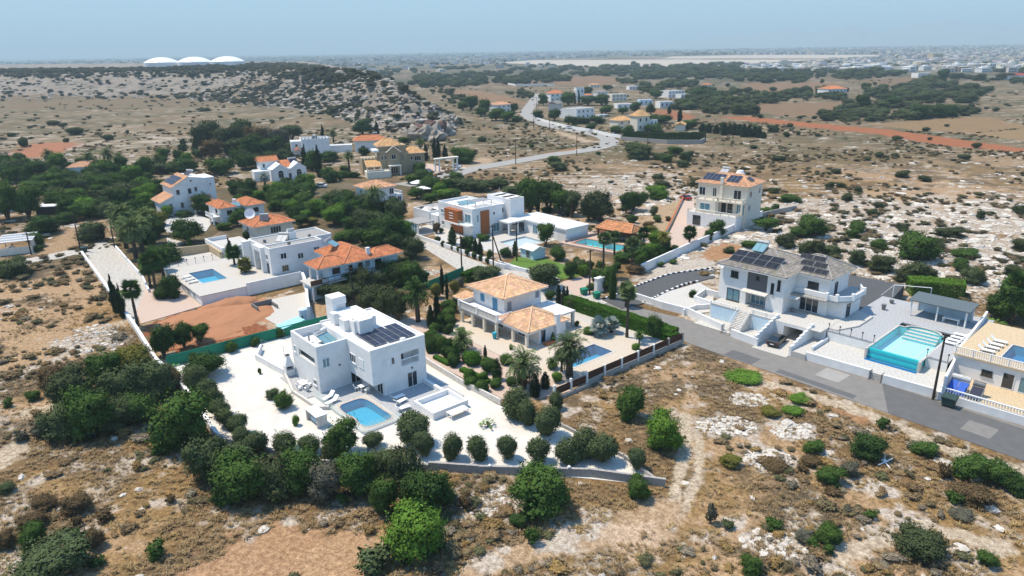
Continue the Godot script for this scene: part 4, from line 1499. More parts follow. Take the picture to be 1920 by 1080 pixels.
func roads_and_walls() -> void:
	var b1 := Vector2(-24.0,-83.2)
	var b2 := Vector2(1.9,-97.3)
	var b3 := Vector2(29.0,-109.5)
	var b5 := Vector2(-47.3,-133.3)
	var b10 := Vector2(-7.7,-163.3)
	# streets
	pavement("road","asphalt",gz([[82.7,-64],[82.8,40],[90.2,40],[90.9,-20],[91.6,-46],[91.2,-56],[90.2,-66],[88.0,-78],[82.0,-78]]),-0.1,0.06)
	pavement("concrete_lane","concrete_road",gz([[81.8,-76],[88.2,-76],[88.8,-100],[85.6,-108],[88.2,-140],[95,-158],[91,-160],[85.2,-146],[84.2,-132],[79.0,-109],[79.6,-90]]),-0.1,0.04)
	pavement("road_patch","new_asphalt",gz([[82.75,-29],[90.3,-33],[90.2,40],[82.85,40]]),-0.05,0.066)
	for q in [[82.9,85.4,-52.0,-47.5,"new_asphalt"],[86.2,89.6,-40.0,-36.8,"street"],[83.2,84.4,-44.0,-33.5,"new_asphalt"],[85.0,88.0,-22.0,-19.0,"asphalt"]]:
		pavement("road_patch",q[4],gz([[q[0],q[2]],[q[0],q[3]],[q[1],q[3]],[q[1],q[2]]]),-0.05,0.0665 if q[2] < -30.0 else 0.07)
	ribbon("road","street",smooth_line([Vector2(-35.8,-232.4),Vector2(-28.8,-239.8),Vector2(-22.3,-248),Vector2(-14.9,-262.7),Vector2(2.8,-281.4),Vector2(19.3,-299),Vector2(31.8,-308.2),Vector2(43.6,-325.3),Vector2(47.6,-345.6),Vector2(43.7,-369.6),Vector2(32.7,-391.1),Vector2(22.1,-418.7),Vector2(13.8,-463.6),Vector2(12.3,-511.5),Vector2(20.7,-614),Vector2(29.7,-718.7)]),8.5,-0.1,0.08)
	ribbon("road","concrete_road",[Vector2(-113.1,-144.4),Vector2(-103.9,-148.3),Vector2(-99.2,-154.5),Vector2(-94.5,-163.3)],6.0,-0.1,0.05)
	pavement("concrete_lane","concrete_road",[Vector2(-97.2,-155.6),Vector2(-94.3,-163.3),Vector2(-87.4,-153.2),Vector2(-72.3,-133),Vector2(-67.6,-125.1),Vector2(-63.1,-111.9),Vector2(-62.6,-109.7)],-0.1,0.07)
	pavement("courtyard","pink_paving",inb(b5,GRID,[[-20.8,-9.0],[-15.7,-9.0],[-15.7,7.6],[-26.2,9.6],[-25.0,2.0]]),-0.1,0.11)
	pavement("driveway","dark_asphalt",[Vector2(15.8,-117.1),Vector2(19.2,-120.1),Vector2(22.5,-123.7),Vector2(25.9,-126.9),Vector2(30.5,-130.9),Vector2(35.2,-132.8),Vector2(40.4,-134.9),Vector2(38.7,-128.7),Vector2(34.9,-126.3),Vector2(31.6,-124.4),Vector2(27.1,-119.9),Vector2(22.7,-115),Vector2(18.5,-112.5)],-0.1,0.14)
	pavement("rear_driveway","dark_asphalt",inb(b3,-47.0,[[2,-16.4],[21.3,-16.4],[21.3,-23.6],[22.7,-24.5],[21.4,-34.0],[12.3,-33.3],[3,-26]]),-0.1,2.0)
	# paving and gravel of the plots
	pavement_cut("gravel_yard","white_gravel",inb(b1,GRID,[[-1.7,3.9],[3.1,3.9],[3.1,12.1],[-1.7,12.1]]),[Vector2(-49.6,-92.6),Vector2(-33.4,-71.4),Vector2(-31.4,-70.7),Vector2(-21.0,-66.3),Vector2(-9.1,-65.1),Vector2(1.8,-64.0),Vector2(15.0,-61.3),Vector2(11.8,-66.6),Vector2(5.8,-73.2),Vector2(-2.0,-79.1),Vector2(-6.7,-84.6),Vector2(-11.8,-91.1),local(b1,GRID,12.6,-14),local(b1,GRID,11.6,-22.2),local(b1,GRID,-12,-22.5)],-0.1,0.03)
	var kid := smooth_loop([Vector2(-0.8,4.6),Vector2(0.7,4.3),Vector2(2.2,4.55),Vector2(2.65,6.2),Vector2(2.7,9.0),Vector2(2.7,11.0),Vector2(1.8,11.55),Vector2(-0.4,11.45),Vector2(-1.05,10.4),Vector2(-0.85,8.4),Vector2(-1.15,6.4)])
	slab("patio","grey_paving",b1,GRID,[[-1.95,12.5,-0.3,12.6],[-3.0,-1.0,-8.6,-0.3]],0.0,0.12,[[-1.9,3.3,3.8,12.2]])
	kidney_pool(b1,kid)
	slab("terrace","cream_paving",b2,GRID,[[-5.0,13.4,-15.0,14.2],[4.6,9.6,-20.0,-15.0]],-0.1,0.1,[[-0.35,8.35,5.95,10.45]])
	pool("rectangular deep blue pool between the peach-roofed villa and its slatted fence",local(b2,GRID,4.0,8.2),GRID,7.9,3.7,0.12,"pool_blue","pool_deep","paving",1.5,0.4)
	pavement("garden_ground","pink_paving",inb(b2,GRID,[[-13.8,-22.0],[-4.9,-22.0],[-4.9,15.0],[-13.2,12.5]]),-0.1,0.04)
	pavement("garden_ground","paving",inb(b2,GRID,[[13.3,-15],[19.0,-15],[18.8,14.4],[13.3,14.4]]),-0.1,0.05)
	pavement("courtyard","pink_paving",[Vector2(9.1,-127.4),Vector2(15.2,-131.7),Vector2(16.3,-122.7),Vector2(11.4,-119.2)],-0.1,0.09)
	slab("forecourt","white_paving",b3,-47.0,[[3.0,14.0,-2.2,3.0]],-0.1,0.2)
	pavement("forecourt","white_paving",[Vector2(22.3,-115.4),Vector2(28.6,-121.1),Vector2(35,-125.6),Vector2(36.3,-120.8),Vector2(33.4,-110.3),Vector2(29.2,-109.1)],-0.1,0.19)
	slab("garage_drive","paving",b3,-47.0,[[14.3,19.5,-8.0,5.2]],-0.1,0.1)
	slab("lower_yard","white_paving",b3,-47.0,[[21.8,39.0,-3.2,3.6]],-0.1,0.95)
	slab("pool_deck","grey_paving",b3,-47.0,[[21.4,37.4,-24.0,-3.0]],2.2,2.42,[[28.0,34.8,-13.9,-1.0]])
	slab("walkway","paving",b3,-47.0,[[19.75,21.8,-3.0,4.2]],-0.1,0.9)
	pavement("raised_deck","white_paving",inb(b3,-47.0,[[21.38,-3.6],[22.6,-3.6],[24.2,-7.4],[24.2,-12.8],[21.38,-14.0]]),2.42,2.62)
	slab("terrace","pink_paving",Vector2(22.8,-150.5),-40.0,[[-12.2,6.4,-10.0,4.2]],-0.1,0.45,[[-9.7,2.9,-2.5,3.1]])
	pavement("driveway","pink_paving",[Vector2(49.6,-201.3),Vector2(53.6,-203.9),Vector2(44.7,-169.6),Vector2(51.7,-163.5),Vector2(38.7,-149.5),Vector2(34.3,-154.5),Vector2(40.2,-171.3)],-0.1,0.06)
	pavement("terrace","white_paving",inb(b10,GRID,[[-4.0,-14.0],[-1.5,-14.0],[-1.5,6.8],[-1.0,17.0],[-5.5,17.0],[-10.0,-2.0]]),-0.1,0.06)
	slab("terrace","paving",b10,GRID,[[-1.6,10.8,-0.3,15.2]],-0.1,0.1,[[-0.5,8.3,7.1,14.5]])
	slab("terrace","paving",b10,GRID,[[-10.6,-2.0,-18.0,-10.0]],-0.1,0.12)
	pavement("lawn","lawn",inb(b10,GRID,[[-9.6,22.6],[-4.8,19.4],[-1.2,25.4],[-1.7,33.0],[-2.6,38.2],[-9.2,37.2]]),-0.1,0.07)
	pavement("building_plot","paving",inb(b5,GRID,[[-10.5,12.5],[-4.5,12.5],[1.5,12.8],[-4.0,27.5],[-9.5,27.0]]),-0.1,0.05)
	pavement("yard","white_paving",[Vector2(-94.3,-185.4),Vector2(-89.7,-196),Vector2(-78.9,-184.3),Vector2(-76.2,-172.9),Vector2(-85.4,-172)],-0.1,0.09)
	pavement("yard","paving",[Vector2(-83.4,-167),Vector2(-76.8,-162.1),Vector2(-77.1,-157.9),Vector2(-68.8,-158.8),Vector2(-62.5,-148),Vector2(-69.1,-143.6),Vector2(-74.4,-148.7)],-0.1,0.08)
	pavement("driveway","pink_paving",[Vector2(-33.9,-279.8),Vector2(-29.4,-276.5),Vector2(-21.7,-259.8),Vector2(-30.8,-251.1),Vector2(-34.4,-256.2)],-0.1,0.1)
	closed.append_array([
		gz([[81.5,-150],[81.5,45],[130,45],[130,-60],[112,-66],[112,-100],[96,-160]]),
		[Vector2(-52,-94),Vector2(-33.8,-71.0),Vector2(-31.4,-70.2),Vector2(-9.1,-64.5),Vector2(15.4,-60.8),Vector2(12.4,-66.6),Vector2(6.4,-73.2),local(b2,GRID,0,15.4),local(b2,GRID,19,14.6),local(b2,GRID,19,-24),local(b10,GRID,2,40),local(b10,GRID,20,19),local(b10,GRID,20,-12),Vector2(-20,-215),Vector2(-64,-285),Vector2(-100,-215),Vector2(-86,-165),Vector2(-96.8,-154.4)]])

	# boundary walls
	wall_thing("lane_wall","long straight white wall between the dry field and the concrete lane","wall","white_wall",[Vector2(-95.6,-152.6),Vector2(-61,-106.9),Vector2(-51,-93.1),Vector2(-43.9,-85.1),Vector2(-33.8,-71.5)],0.95,0.45)
	wall_thing("lane_wall","low white wall on the palm side of the concrete lane","wall","white_wall",[Vector2(-90.5,-157.3),Vector2(-72.9,-133.8),Vector2(-67.6,-125.3)],0.8,0.3)
	wall_thing("plot_wall","pale concrete wall beside the row of olive bushes on the white house's left edge","wall","concrete",[Vector2(-33.8,-71.5),Vector2(-31.6,-70.7),Vector2(-21.0,-66.2)],0.6,0.3)
	var pw := thing("plot_wall","stepped grey concrete wall along the front of the white gravel yard","wall")
	var steps := [Vector2(-21.0,-66.2),Vector2(-18.6,-66.4),Vector2(-9.1,-65.0),Vector2(-3.8,-64.2),Vector2(1.8,-63.8),Vector2(7.6,-63.3),Vector2(15.1,-61.2)]
	for k in 6:
		var g := Geo.new()
		g.run([steps[k],steps[k + 1]],-0.3,[0.6,0.65,0.95,0.9,0.9,0.95][k],0.3)
		part("wall_section",g,M.concrete,pw)
	for p in [Vector2(-2.6,-64.0),Vector2(5.6,-63.5)]:
		var g := Geo.new()
		for k in 4:
			g.tube(Vector3(p.x,0.9 + 0.08 * k,p.y),Vector3(p.x,0.98 + 0.08 * k,p.y),[0.12,0.19,0.19,0.12][k],[0.19,0.19,0.12,0.02][k],8)
		part("globe_lamp",g,M.white_plastic,pw)
	wall_thing("plot_wall","low concrete wall from the yard's right tip back towards the tall palms","wall","concrete",[Vector2(14.6,-61.6),Vector2(11.8,-66.6),Vector2(5.8,-73.2),Vector2(0.5,-78.2)],0.45,0.25)
	wall_thing("garden_wall","beige block wall between the white house and the hedged garden","wall","pale_wall",[Vector2(-15.5,-96.5),Vector2(-11.8,-91.2),Vector2(-6.7,-84.6),Vector2(-1.6,-79.0)],0.85,0.25)
	wall_thing("mesh_fence","green mesh fence between the white house and the bare red-earth plot","fence","green_mesh",inb(b1,GRID,[[-13.5,-22.8],[13.0,-22.3]]),1.7,0.08)
	wall_thing("mesh_fence","green mesh fence beside the rubble at the end of the concrete lane","fence","green_mesh",[Vector2(-15.6,-124.5),Vector2(-10.1,-132.6),Vector2(-9.5,-133.7)],1.6,0.08)
	wall_thing("yard_wall","low white wall bending past the barbecue of the white house","wall","white_wall",inb(b1,GRID,[[-1.2,-19.5],[-3.1,-16.4],[-2.6,-12.0],[-2.2,-8.8]]),1.0,0.3)
	wall_thing("planter_wall","crumbling beige retaining wall below the white house's left terrace","wall","pale_wall",inb(b1,GRID,[[-2.2,-8.6],[-3.6,-3.0],[-3.2,3.2],[-2.1,4.2]]),0.5,0.3)
	wall_thing("street_wall","white garden wall with clipped bushes facing the concrete lane","wall","white_wall",inb(b10,GRID,[[-11.6,-10.5],[-11.4,4.0],[-11.8,15.0],[-12.4,22.4],[-10.6,30.4]]),0.9,0.3)
	wall_thing("yard_wall","white wall with a dark metal gate beside the glazed carport","wall","white_wall",inb(b10,GRID,[[-14.5,-24.0],[-12.2,-14.5],[-11.6,-11.6]]),1.5,0.3)
	wall_thing("lawn_wall","pale wall along the lower edge of the bright lawn","wall","white_wall",inb(b10,GRID,[[-10.4,20.0],[-10.2,30.0],[-9.6,37.6]]),0.5,0.25)
	wall_thing("slope_wall","long white wall climbing the rocky slope beside the three-storey house","wall","white_wall",[Vector2(25.4,-132.9),Vector2(38.7,-148.4),Vector2(52.3,-163.5),Vector2(61.0,-174.5),Vector2(64.6,-178.6)],1.7,0.35)
	wall_thing("slope_wall","grey block wall behind the three-storey house at the wall's upper end","wall","concrete",[Vector2(64.6,-178.6),Vector2(68.0,-181.2),Vector2(76.4,-186.4)],1.2,0.3)
	wall_thing("drive_wall","terracotta-topped wall beside the pink driveway of the three-storey house","wall","pale_wall",[Vector2(36.7,-163.2),Vector2(41.5,-177.3),Vector2(49.8,-202.2)],0.8,0.35,0.0,"terracotta")
	wall_thing("flank_wall","grey wall running along the long flat wing towards the pool pavilion","wall","concrete",inb(b10,GRID,[[10.0,19.0],[20.5,19.4]]),1.0,0.25)
	# front wall of the grey-roofed villa, with gaps for its gates
	var fw := thing("front_wall","long low white street wall in front of the grey-roofed villa","wall")
	for seg in [[Vector2(21.6,-117.2),Vector2(25.4,-112.4),Vector2(29.0,-109.0),Vector2(32.5,-101.9)],[Vector2(33.2,-99.8),Vector2(35.9,-95.9)],[Vector2(41.0,-91.0),Vector2(47.1,-84.8)],[Vector2(48.0,-83.4),Vector2(52.3,-79.2)]]:
		var g := Geo.new()
		g.run(seg,-0.2,1.25,0.3)
		part("wall_section",g,M.white_wall,fw)
	wall_thing("yard_wall","short white wall folding round the raised yard left of the grey-roofed villa","wall","white_wall",inb(b3,-47.0,[[-0.4,0.8],[-0.2,-2.5],[1.6,-5.0]]),1.0,0.3)
	wall_thing("yard_wall","white stepped wall at the upper left corner of the grey-roofed villa","wall","white_wall",inb(b3,-47.0,[[2.6,-4.9],[-2.4,-5.6],[-3.2,-10.0],[1.6,-10.5]]),1.3,0.3)
	var dw := wall_thing("dividing_wall","white wall between the two right-hand pool terraces","wall","white_wall",inb(b3,-47.0,[[36.0,-25.0],[36.3,-22.0],[37.5,-5.6],[38.2,-2.0],[39.0,3.8]]),3.3,0.3)
	wall_thing("deck_wall","white retaining wall under the grey pool deck","wall","white_wall",inb(b3,-47.0,[[21.6,-3.1],[28.05,-3.1]]),2.2,0.25)
	wall_thing("deck_wall","short white retaining wall right of the big pool","wall","white_wall",inb(b3,-47.0,[[34.75,-3.1],[37.3,-3.1]]),2.2,0.25)
	wall_thing("ramp_wall","white sloping wall beside the paved walkway next to the garage","wall","white_wall",inb(b3,-47.0,[[21.8,-2.6],[21.8,2.2]]),1.5,0.3)
	deck_rail("deck_railing","thin dark railing with lamps along the pool deck's left edge",inb(b3,-47.0,[[21.7,-3.0],[28.0,-3.0]]),2.42)
	deck_rail("deck_railing","thin dark railing with lamps right of the big pool",inb(b3,-47.0,[[34.8,-3.0],[37.3,-3.0]]),2.42)
	big_pool(b3)
	# wall and balustrade of the corner villa
	var b4 := Vector2(52.8,-78.1)
	var cw := thing("corner_balustrade","pale blue street wall topped by white balusters at the right edge","wall")
	var g4 := Geo.new()
	g4.run(inb(b4,-47.0,[[-1.2,-5.5],[-0.6,-0.2],[14.0,-0.2]]),-0.2,1.1,0.3)
	part("wall",g4,M.white_wall,cw)
	var balusters := Geo.new()
	for k in 46:
		var p := local(b4,-47.0,0.0 + 0.3 * k,-0.2)
		balusters.tube(V(p,1.1),V(p,1.75),0.06,0.06,5)
	stuff(part("balusters",balusters,M.white_wall,cw))
	g4 = Geo.new()
	g4.run(inb(b4,-47.0,[[-0.6,-0.2],[14.0,-0.2]]),1.75,1.87,0.2)
	part("rail",g4,M.white_wall,cw)
	# fence of the tiled villa: grey footing, white posts, brown slatted panels with every slat its own piece
	var f := thing("slatted_fence","brown slatted fence on a grey footing round the peach-roofed villa's pool","fence",V(b2),GRID)
	var fg := Geo.new()
	fg.box(-2.6,17.8,-0.2,0.75,14.9,15.15)
	fg.box(-8.5,-2.6,-0.2,0.45,15.3,15.55)
	part("footing",fg,M.concrete,f)
	var xs := [-8.4,-5.5,-2.6,0.8,4.2,7.6,11.0,14.4,17.7]
	for x in xs:
		fg = Geo.new()
		fg.box(x - 0.14,x + 0.14,0.4,1.95,14.88,15.18)
		part("post",fg,M.white_wall if x < 12 else M.concrete,f)
	for k in 8:
		var y: float = 0.5 if k < 2 else 0.8
		for j in 8:
			var sl := Geo.new()
			sl.box(xs[k] + 0.15,xs[k + 1] - 0.15,y + 0.13 * j,y + 0.13 * j + 0.122,15.0,15.03 + 0.02 * (j % 2))
			part("slat",sl,M.timber if (j + k) % 4 else M.door_brown,f)
	# dark rail between the two terraces of the dish house
	deck_rail("terrace_railing","dark terrace railing above the rectangular raised pool",inb(b5,GRID,[[-14.6,-14.6],[-3.0,-14.4]]),1.82,1.0)
	wall_thing("terrace_wall","yellowish retaining wall below the thatched parasol terrace","wall","yellow_paving",inb(b5,GRID,[[-9.4,-29.5],[-2.8,-27.5],[-3.0,-19.0]]),2.0,0.3)
	slab("parasol_terrace","white_paving",b5,GRID,[[-2.6,5.0,-30.0,-19.0]],0.0,2.0)
	slab("lower_terrace","paving",b5,GRID,[[-14.8,-3.2,-26.0,-14.9]],0.0,0.6)
	wall_thing("terrace_parapet","white parapet round the thatched parasol terrace","wall","white_wall",inb(b5,GRID,[[5.0,-19.0],[-2.6,-19.0],[-2.6,-30.0],[2.0,-30.0]]),0.8,0.25,2.0)
	wall_thing("unfinished_wall","stepped white wall with niches beside the bare plot","wall","white_wall",inb(b5,GRID,[[3.2,7.5],[1.2,13.5],[-2.6,22.0],[-4.4,26.5]]),2.2,0.5)
	wall_thing("unfinished_wall","low white wall stub between the bare plot and the railed deck","wall","white_wall",inb(b5,GRID,[[1.4,14.0],[4.4,16.6],[2.6,20.0]]),3.0,0.4)
	# red earth heap and empty basin
	var heap := Geo.new()
	mound(heap,local(b5,GRID,-16.0,15.5),Vector2(9.5,6.5),deg_to_rad(30),0.9)
	mound(heap,local(b5,GRID,-12.0,10.0),Vector2(5.0,2.5),deg_to_rad(30),1.3)
	mound(heap,local(b5,GRID,-20.0,20.0),Vector2(6.0,5.0),deg_to_rad(30),0.5)
	setting("earth_mound",heap,M.red_earth)
	var ep := thing("empty_basin","small empty concrete pool basin on the bare building plot","basin",V(local(b5,GRID,-8.0,16.6)),GRID)
	var eg := Geo.new()
	eg.box(-1.8,1.8,0.0,1.1,-1.5,-1.3)
	eg.box(-1.8,-1.6,0.0,1.1,-1.3,1.3)
	eg.box(1.6,1.8,0.0,0.7,-1.3,1.3)
	part("basin_wall",eg,M.dark_concrete,ep)
	# black and white kerb of the driveway ramp, block by block
	kerb("painted_kerb","black and white painted kerb on the upper side of the dark driveway",[Vector2(15.8,-117.3),Vector2(19.2,-120.1),Vector2(22.5,-123.7),Vector2(25.9,-126.9),Vector2(30.5,-130.9),Vector2(35.2,-132.8),Vector2(39.9,-134.6)])
	kerb("painted_kerb","black and white painted kerb on the lower side of the dark driveway",[Vector2(22.9,-115.2),Vector2(27.1,-119.9),Vector2(31.6,-124.4),Vector2(34.9,-126.3)])
	# white retaining edge of the street on the far curve
	wall_thing("street_parapet","white parapet wall along the curving street below the distant villas","wall","white_wall",[Vector2(15.4,-458.6),Vector2(24.1,-426.4),Vector2(32,-401.9),Vector2(43.4,-379.3),Vector2(50.2,-359.6),Vector2(54.3,-350.3)],1.4,0.4)
	wall_thing("villa_wall","grey wall under the dark clipped hedge of the far orange-roofed villa","wall","concrete",[Vector2(53.1,-342.1),Vector2(71.6,-326.7),Vector2(86.3,-324.8),Vector2(91.1,-334.4)],1.8,0.4)


func pavement_cut(called: String,m: String,cut: Array,pts: Array,y0: float,y1: float) -> void:
	var mid := Vector2.ZERO
	for p in cut:
		mid += p / cut.size()
	var g := Geo.new()
	for s in [-1.0,1.0]:
		var half := PackedVector2Array([mid + Vector2(0,-500),mid + Vector2(500 * s,-500),mid + Vector2(500 * s,500),mid + Vector2(0,500)])
		for a in Geometry2D.intersect_polygons(PackedVector2Array(pts),half):
			for b in Geometry2D.clip_polygons(a,PackedVector2Array(cut)):
				g.prism(b,y0,y1)
	setting(called,g,M[m])


func smooth_loop(pts: Array) -> Array:
	var out := []
	var n := pts.size()
	for i in n:
		for k in 5:
			out.append(pts[i].cubic_interpolate(pts[(i + 1) % n],pts[(i + n - 1) % n],pts[(i + 2) % n],k / 5.0))
	return out


func kidney_pool(b1: Vector2,kid: Array) -> void:
	var c := Vector2(0.8,8.0)
	var o := thing("swimming_pool","kidney-shaped bright blue pool in front of the white flat-roofed house","swimming pool",V(b1,0.13),GRID)
	holes.append([local(b1,GRID,0.8,8.0),Vector2(2.4,4.1),GRID,2.0])
	var edge := Geo.new()
	var rim := Geo.new()
	var floor_g := Geo.new()
	var top := Geo.new()
	var wall := Geo.new()
	var n := kid.size()
	for i in n:
		var a: Vector2 = kid[i]
		var b: Vector2 = kid[(i + 1) % n]
		var a2 := a + (a - c).normalized() * 0.24
		var b2 := b + (b - c).normalized() * 0.24
		var a3 := on_rect(c,a,-1.9,3.3,3.8,12.2)
		var b3 := on_rect(c,b,-1.9,3.3,3.8,12.2)
		rim.quad(V(b,0.03),V(a,0.03),V(a2,0.03),V(b2,0.03))
		edge.quad(V(b2,0.0),V(a2,0.0),V(a3,0.0),V(b3,0.0))
		wall.quad(V(b,-1.1),V(a,-1.1),V(a,0.03),V(b,0.03))
		floor_g.tri(V(c,-1.1),V(b,-1.1),V(a,-1.1))
		top.tri(V(c,-0.1),V(b,-0.1),V(a,-0.1))
	part("coping",rim,M.pink_paving,o)
	part("surround",edge,M.paving,o)
	part("basin_wall",wall,M.pool_sky,o)
	part("basin_floor",floor_g,M.pool_sky,o)
	part("water",top,M.pool_water,o)
	marks.append([local(b1,GRID,0.8,8),"the kidney-shaped pool"])


func on_rect(c: Vector2,p: Vector2,x0: float,x1: float,z0: float,z1: float) -> Vector2:
	var d := (p - c).normalized()
	var t := 1e9
	if d.x > 0.001:
		t = minf(t,(x1 - c.x) / d.x)
	if d.x < -0.001:
		t = minf(t,(x0 - c.x) / d.x)
	if d.y > 0.001:
		t = minf(t,(z1 - c.y) / d.y)
	if d.y < -0.001:
		t = minf(t,(z0 - c.y) / d.y)
	return c + d * t


func big_pool(b3: Vector2) -> void:
	var o := pool("large turquoise pool with stepped blue overflow wall on the grey pool deck",local(b3,-47.0,31.4,-6.6),-47.0,6.4,11.0,2.44,"pool_pale","pool_aqua","white_paving",1.4,0.3,false)
	var g := Geo.new()
	for k in 4:
		g = Geo.new()
		g.box(-3.2,3.2,-1.5 + 0.36 * k,-1.17 + 0.36 * k,5.5,5.95 - 0.09 * k)
		part("overflow_step",g,M.pool_aqua if k % 2 else M.pool_band,o)
	g = Geo.new()
	g.box(-3.7,3.7,-1.75,-1.5,5.4,6.9)
	g.box(-3.5,-3.2,-1.5,0.0,5.4,6.2)
	g.box(3.2,3.5,-1.5,0.0,5.4,6.2)
	part("catch_basin",g,M.white_paving,o)
	g = Geo.new()
	g.box(-3.3,3.3,-1.49,-1.44,6.1,6.7)
	part("catch_water",g,M.pool_deep,o)
	# entry steps run back into a curved alcove
	g = Geo.new()
	for q in [[Vector3(-3.2,0,-5.5),Vector3(-3.2,0,5.5)],[Vector3(3.2,0,5.5),Vector3(3.2,0,-5.5)],[Vector3(-3.2,0,5.5),Vector3(3.2,0,5.5)],[Vector3(-2.2,0,-5.5),Vector3(-3.2,0,-5.5)],[Vector3(3.2,0,-5.5),Vector3(2.2,0,-5.5)]]:
		g.quad(q[0] + Vector3.DOWN * 1.4,q[1] + Vector3.DOWN * 1.4,q[1] + Vector3.DOWN * 0.02,q[0] + Vector3.DOWN * 0.02)
	var arc := []
	for j in 13:
		arc.append(Vector2(cos(PI * j / 12) * 2.2,-5.5 - sin(PI * j / 12) * 1.25))
	for j in 12:
		g.quad(V(arc[j + 1],-1.4),V(arc[j],-1.4),V(arc[j],0.0),V(arc[j + 1],0.0))
	(o.get_node("basin_wall") as MeshInstance3D).mesh = g.mesh()
	g = Geo.new()
	for j in 12:
		var oa := Vector2(arc[j].x * 1.12,-5.5 + (arc[j].y + 5.5) * 1.2 - 0.02)
		var ob := Vector2(arc[j + 1].x * 1.12,-5.5 + (arc[j + 1].y + 5.5) * 1.2 - 0.02)
		g.hexa([V(ob,-0.1),V(arc[j + 1],-0.1),V(arc[j],-0.1),V(oa,-0.1),V(ob,0.1),V(arc[j + 1],0.1),V(arc[j],0.1),V(oa,0.1)])
	part("alcove_coping",g,M.white_paving,o)
	var cop := Geo.new()
	for q in [[-3.5,-3.2,-5.8,5.5],[3.2,3.5,-5.8,5.5],[-3.2,-2.2,-5.8,-5.5],[2.2,3.2,-5.8,-5.5]]:
		cop.box(q[0],q[1],-0.14,0.0,q[2],q[3])
	(o.get_node("coping") as MeshInstance3D).mesh = cop.mesh()
	for k in 4:
		var zf := -5.9 + 0.62 * k
		var pts := PackedVector2Array()
		for p in arc:
			pts.append(Vector2(p.x * 0.995,minf(p.y * 0.999,zf)))
		if k > 0:
			pts = PackedVector2Array(arc)
			pts.append(Vector2(-2.2,zf))
			pts.append(Vector2(2.2,zf))
		g = Geo.new()
		g.prism(pts,-1.4,-0.2 - 0.28 * k)
		part("entry_step",g,M.white_paving,o)
		g = Geo.new()
		g.box(-2.15,2.15,-0.42 - 0.28 * k,-0.22 - 0.28 * k,zf,zf + 0.03)
		part("step_riser",g,M.pool_aqua,o)
	g = Geo.new()
	for x in [-1.6,1.6]:
		g.box(x - 0.08,x + 0.08,-1.39,-1.37,-4.0,5.3)
	part("lane_line",g,M.white_paving,o)
	marks.append([local(b3,-47,31.4,-6.6),"the large turquoise pool"])
	# open pavilion at the far end of the deck
	var p := thing("deck_pavilion","open pavilion with a flat slate-grey roof behind the large turquoise pool","pavilion",V(b3,2.42),-47.0)
	g = Geo.new()
	g.hexa([Vector3(27.3,2.45,-17.3),Vector3(35.6,2.45,-17.3),Vector3(35.6,2.75,-21.4),Vector3(27.3,2.75,-21.4),Vector3(27.3,2.6,-17.3),Vector3(35.6,2.6,-17.3),Vector3(35.6,2.9,-21.4),Vector3(27.3,2.9,-21.4)])
	part("roof",g,M.slate_roof,p)
	for q in [Vector2(27.7,-17.7),Vector2(31.3,-17.7),Vector2(35.1,-17.7),Vector2(27.7,-21.0),Vector2(35.1,-21.0)]:
		g = Geo.new()
		g.box(q.x - 0.1,q.x + 0.1,0,2.5,q.y - 0.1,q.y + 0.1)
		part("post",g,M.white_wall,p)
	g = Geo.new()
	g.box(27.7,35.2,0,1.9,-21.3,-21.15)
	part("back_wall",g,M.blue_wall,p)
	g = Geo.new()
	g.box(32.0,34.2,0.7,0.8,-18.9,-18.0)
	for q in [Vector2(32.1,-18.8),Vector2(34.1,-18.8),Vector2(32.1,-18.1),Vector2(34.1,-18.1)]:
		g.box(q.x - 0.05,q.x + 0.05,0,0.7,q.y - 0.05,q.y + 0.05)
	single("patio_table",g,M.white_plastic,"white table standing under the slate-grey pavilion roof","table",V(b3,2.42),-47.0)


func deck_rail(called: String,label: String,pts: Array,y: float,ht := 0.9) -> void:
	var o := thing(called,label,"railing")
	var g := Geo.new()
	for i in pts.size() - 1:
		var a := V(pts[i],y)
		var b := V(pts[i + 1],y)
		for k in 4:
			g.tube(a + Vector3.UP * ht * (k + 1) / 4.0,b + Vector3.UP * ht * (k + 1) / 4.0,0.018,0.018,4)
	part("rail",g,M.grey_metal,o)
	for i in pts.size() - 1:
		var n := int(pts[i].distance_to(pts[i + 1]) / 1.5)
		for k in n + 1:
			var p := V(pts[i].lerp(pts[i + 1],float(k) / n),y)
			g = Geo.new()
			g.tube(p,p + Vector3.UP * (ht + 0.05),0.04,0.04,5)
			g.tube(p + Vector3.UP * (ht + 0.05),p + Vector3.UP * (ht + 0.25),0.1,0.1,6)
			part("post",g,M.black_metal,o)


func kerb(called: String,label: String,line: Array) -> void:
	var pts := smooth_line(line,0.9)
	var o := thing(called,label,"kerb")
	for i in pts.size() - 1:
		var g := Geo.new()
		g.run([pts[i],pts[i + 1]],0.0,0.34,0.3)
		part("kerb_block",g,M.white_wall if i % 2 else M.black_metal,o)


func mound(g: Geo,c: Vector2,r: Vector2,turn: float,ht: float) -> void:
	var n := 18
	var at := func(i: int,j: int) -> Vector3:
		var u := (float(i) / n * 2 - 1)
		var v := (float(j) / n * 2 - 1)
		var p := c + Vector2(u * r.x,v * r.y).rotated(-turn)
		var k := clampf(1.0 - u * u - v * v,0,1)
		return Vector3(p.x,ht * sqrt(k) * (0.75 + 0.55 * fine.get_noise_2d(p.x * 0.45,p.y * 0.45) + 0.08 * fine.get_noise_2d(p.x * 3.0,p.y * 3.0)) - 0.02,p.y)
	for i in n:
		for j in n:
			g.quad(at.call(i,j + 1),at.call(i + 1,j + 1),at.call(i + 1,j),at.call(i,j))


# ------------------------------------------------------------------ furniture, vehicles, poles

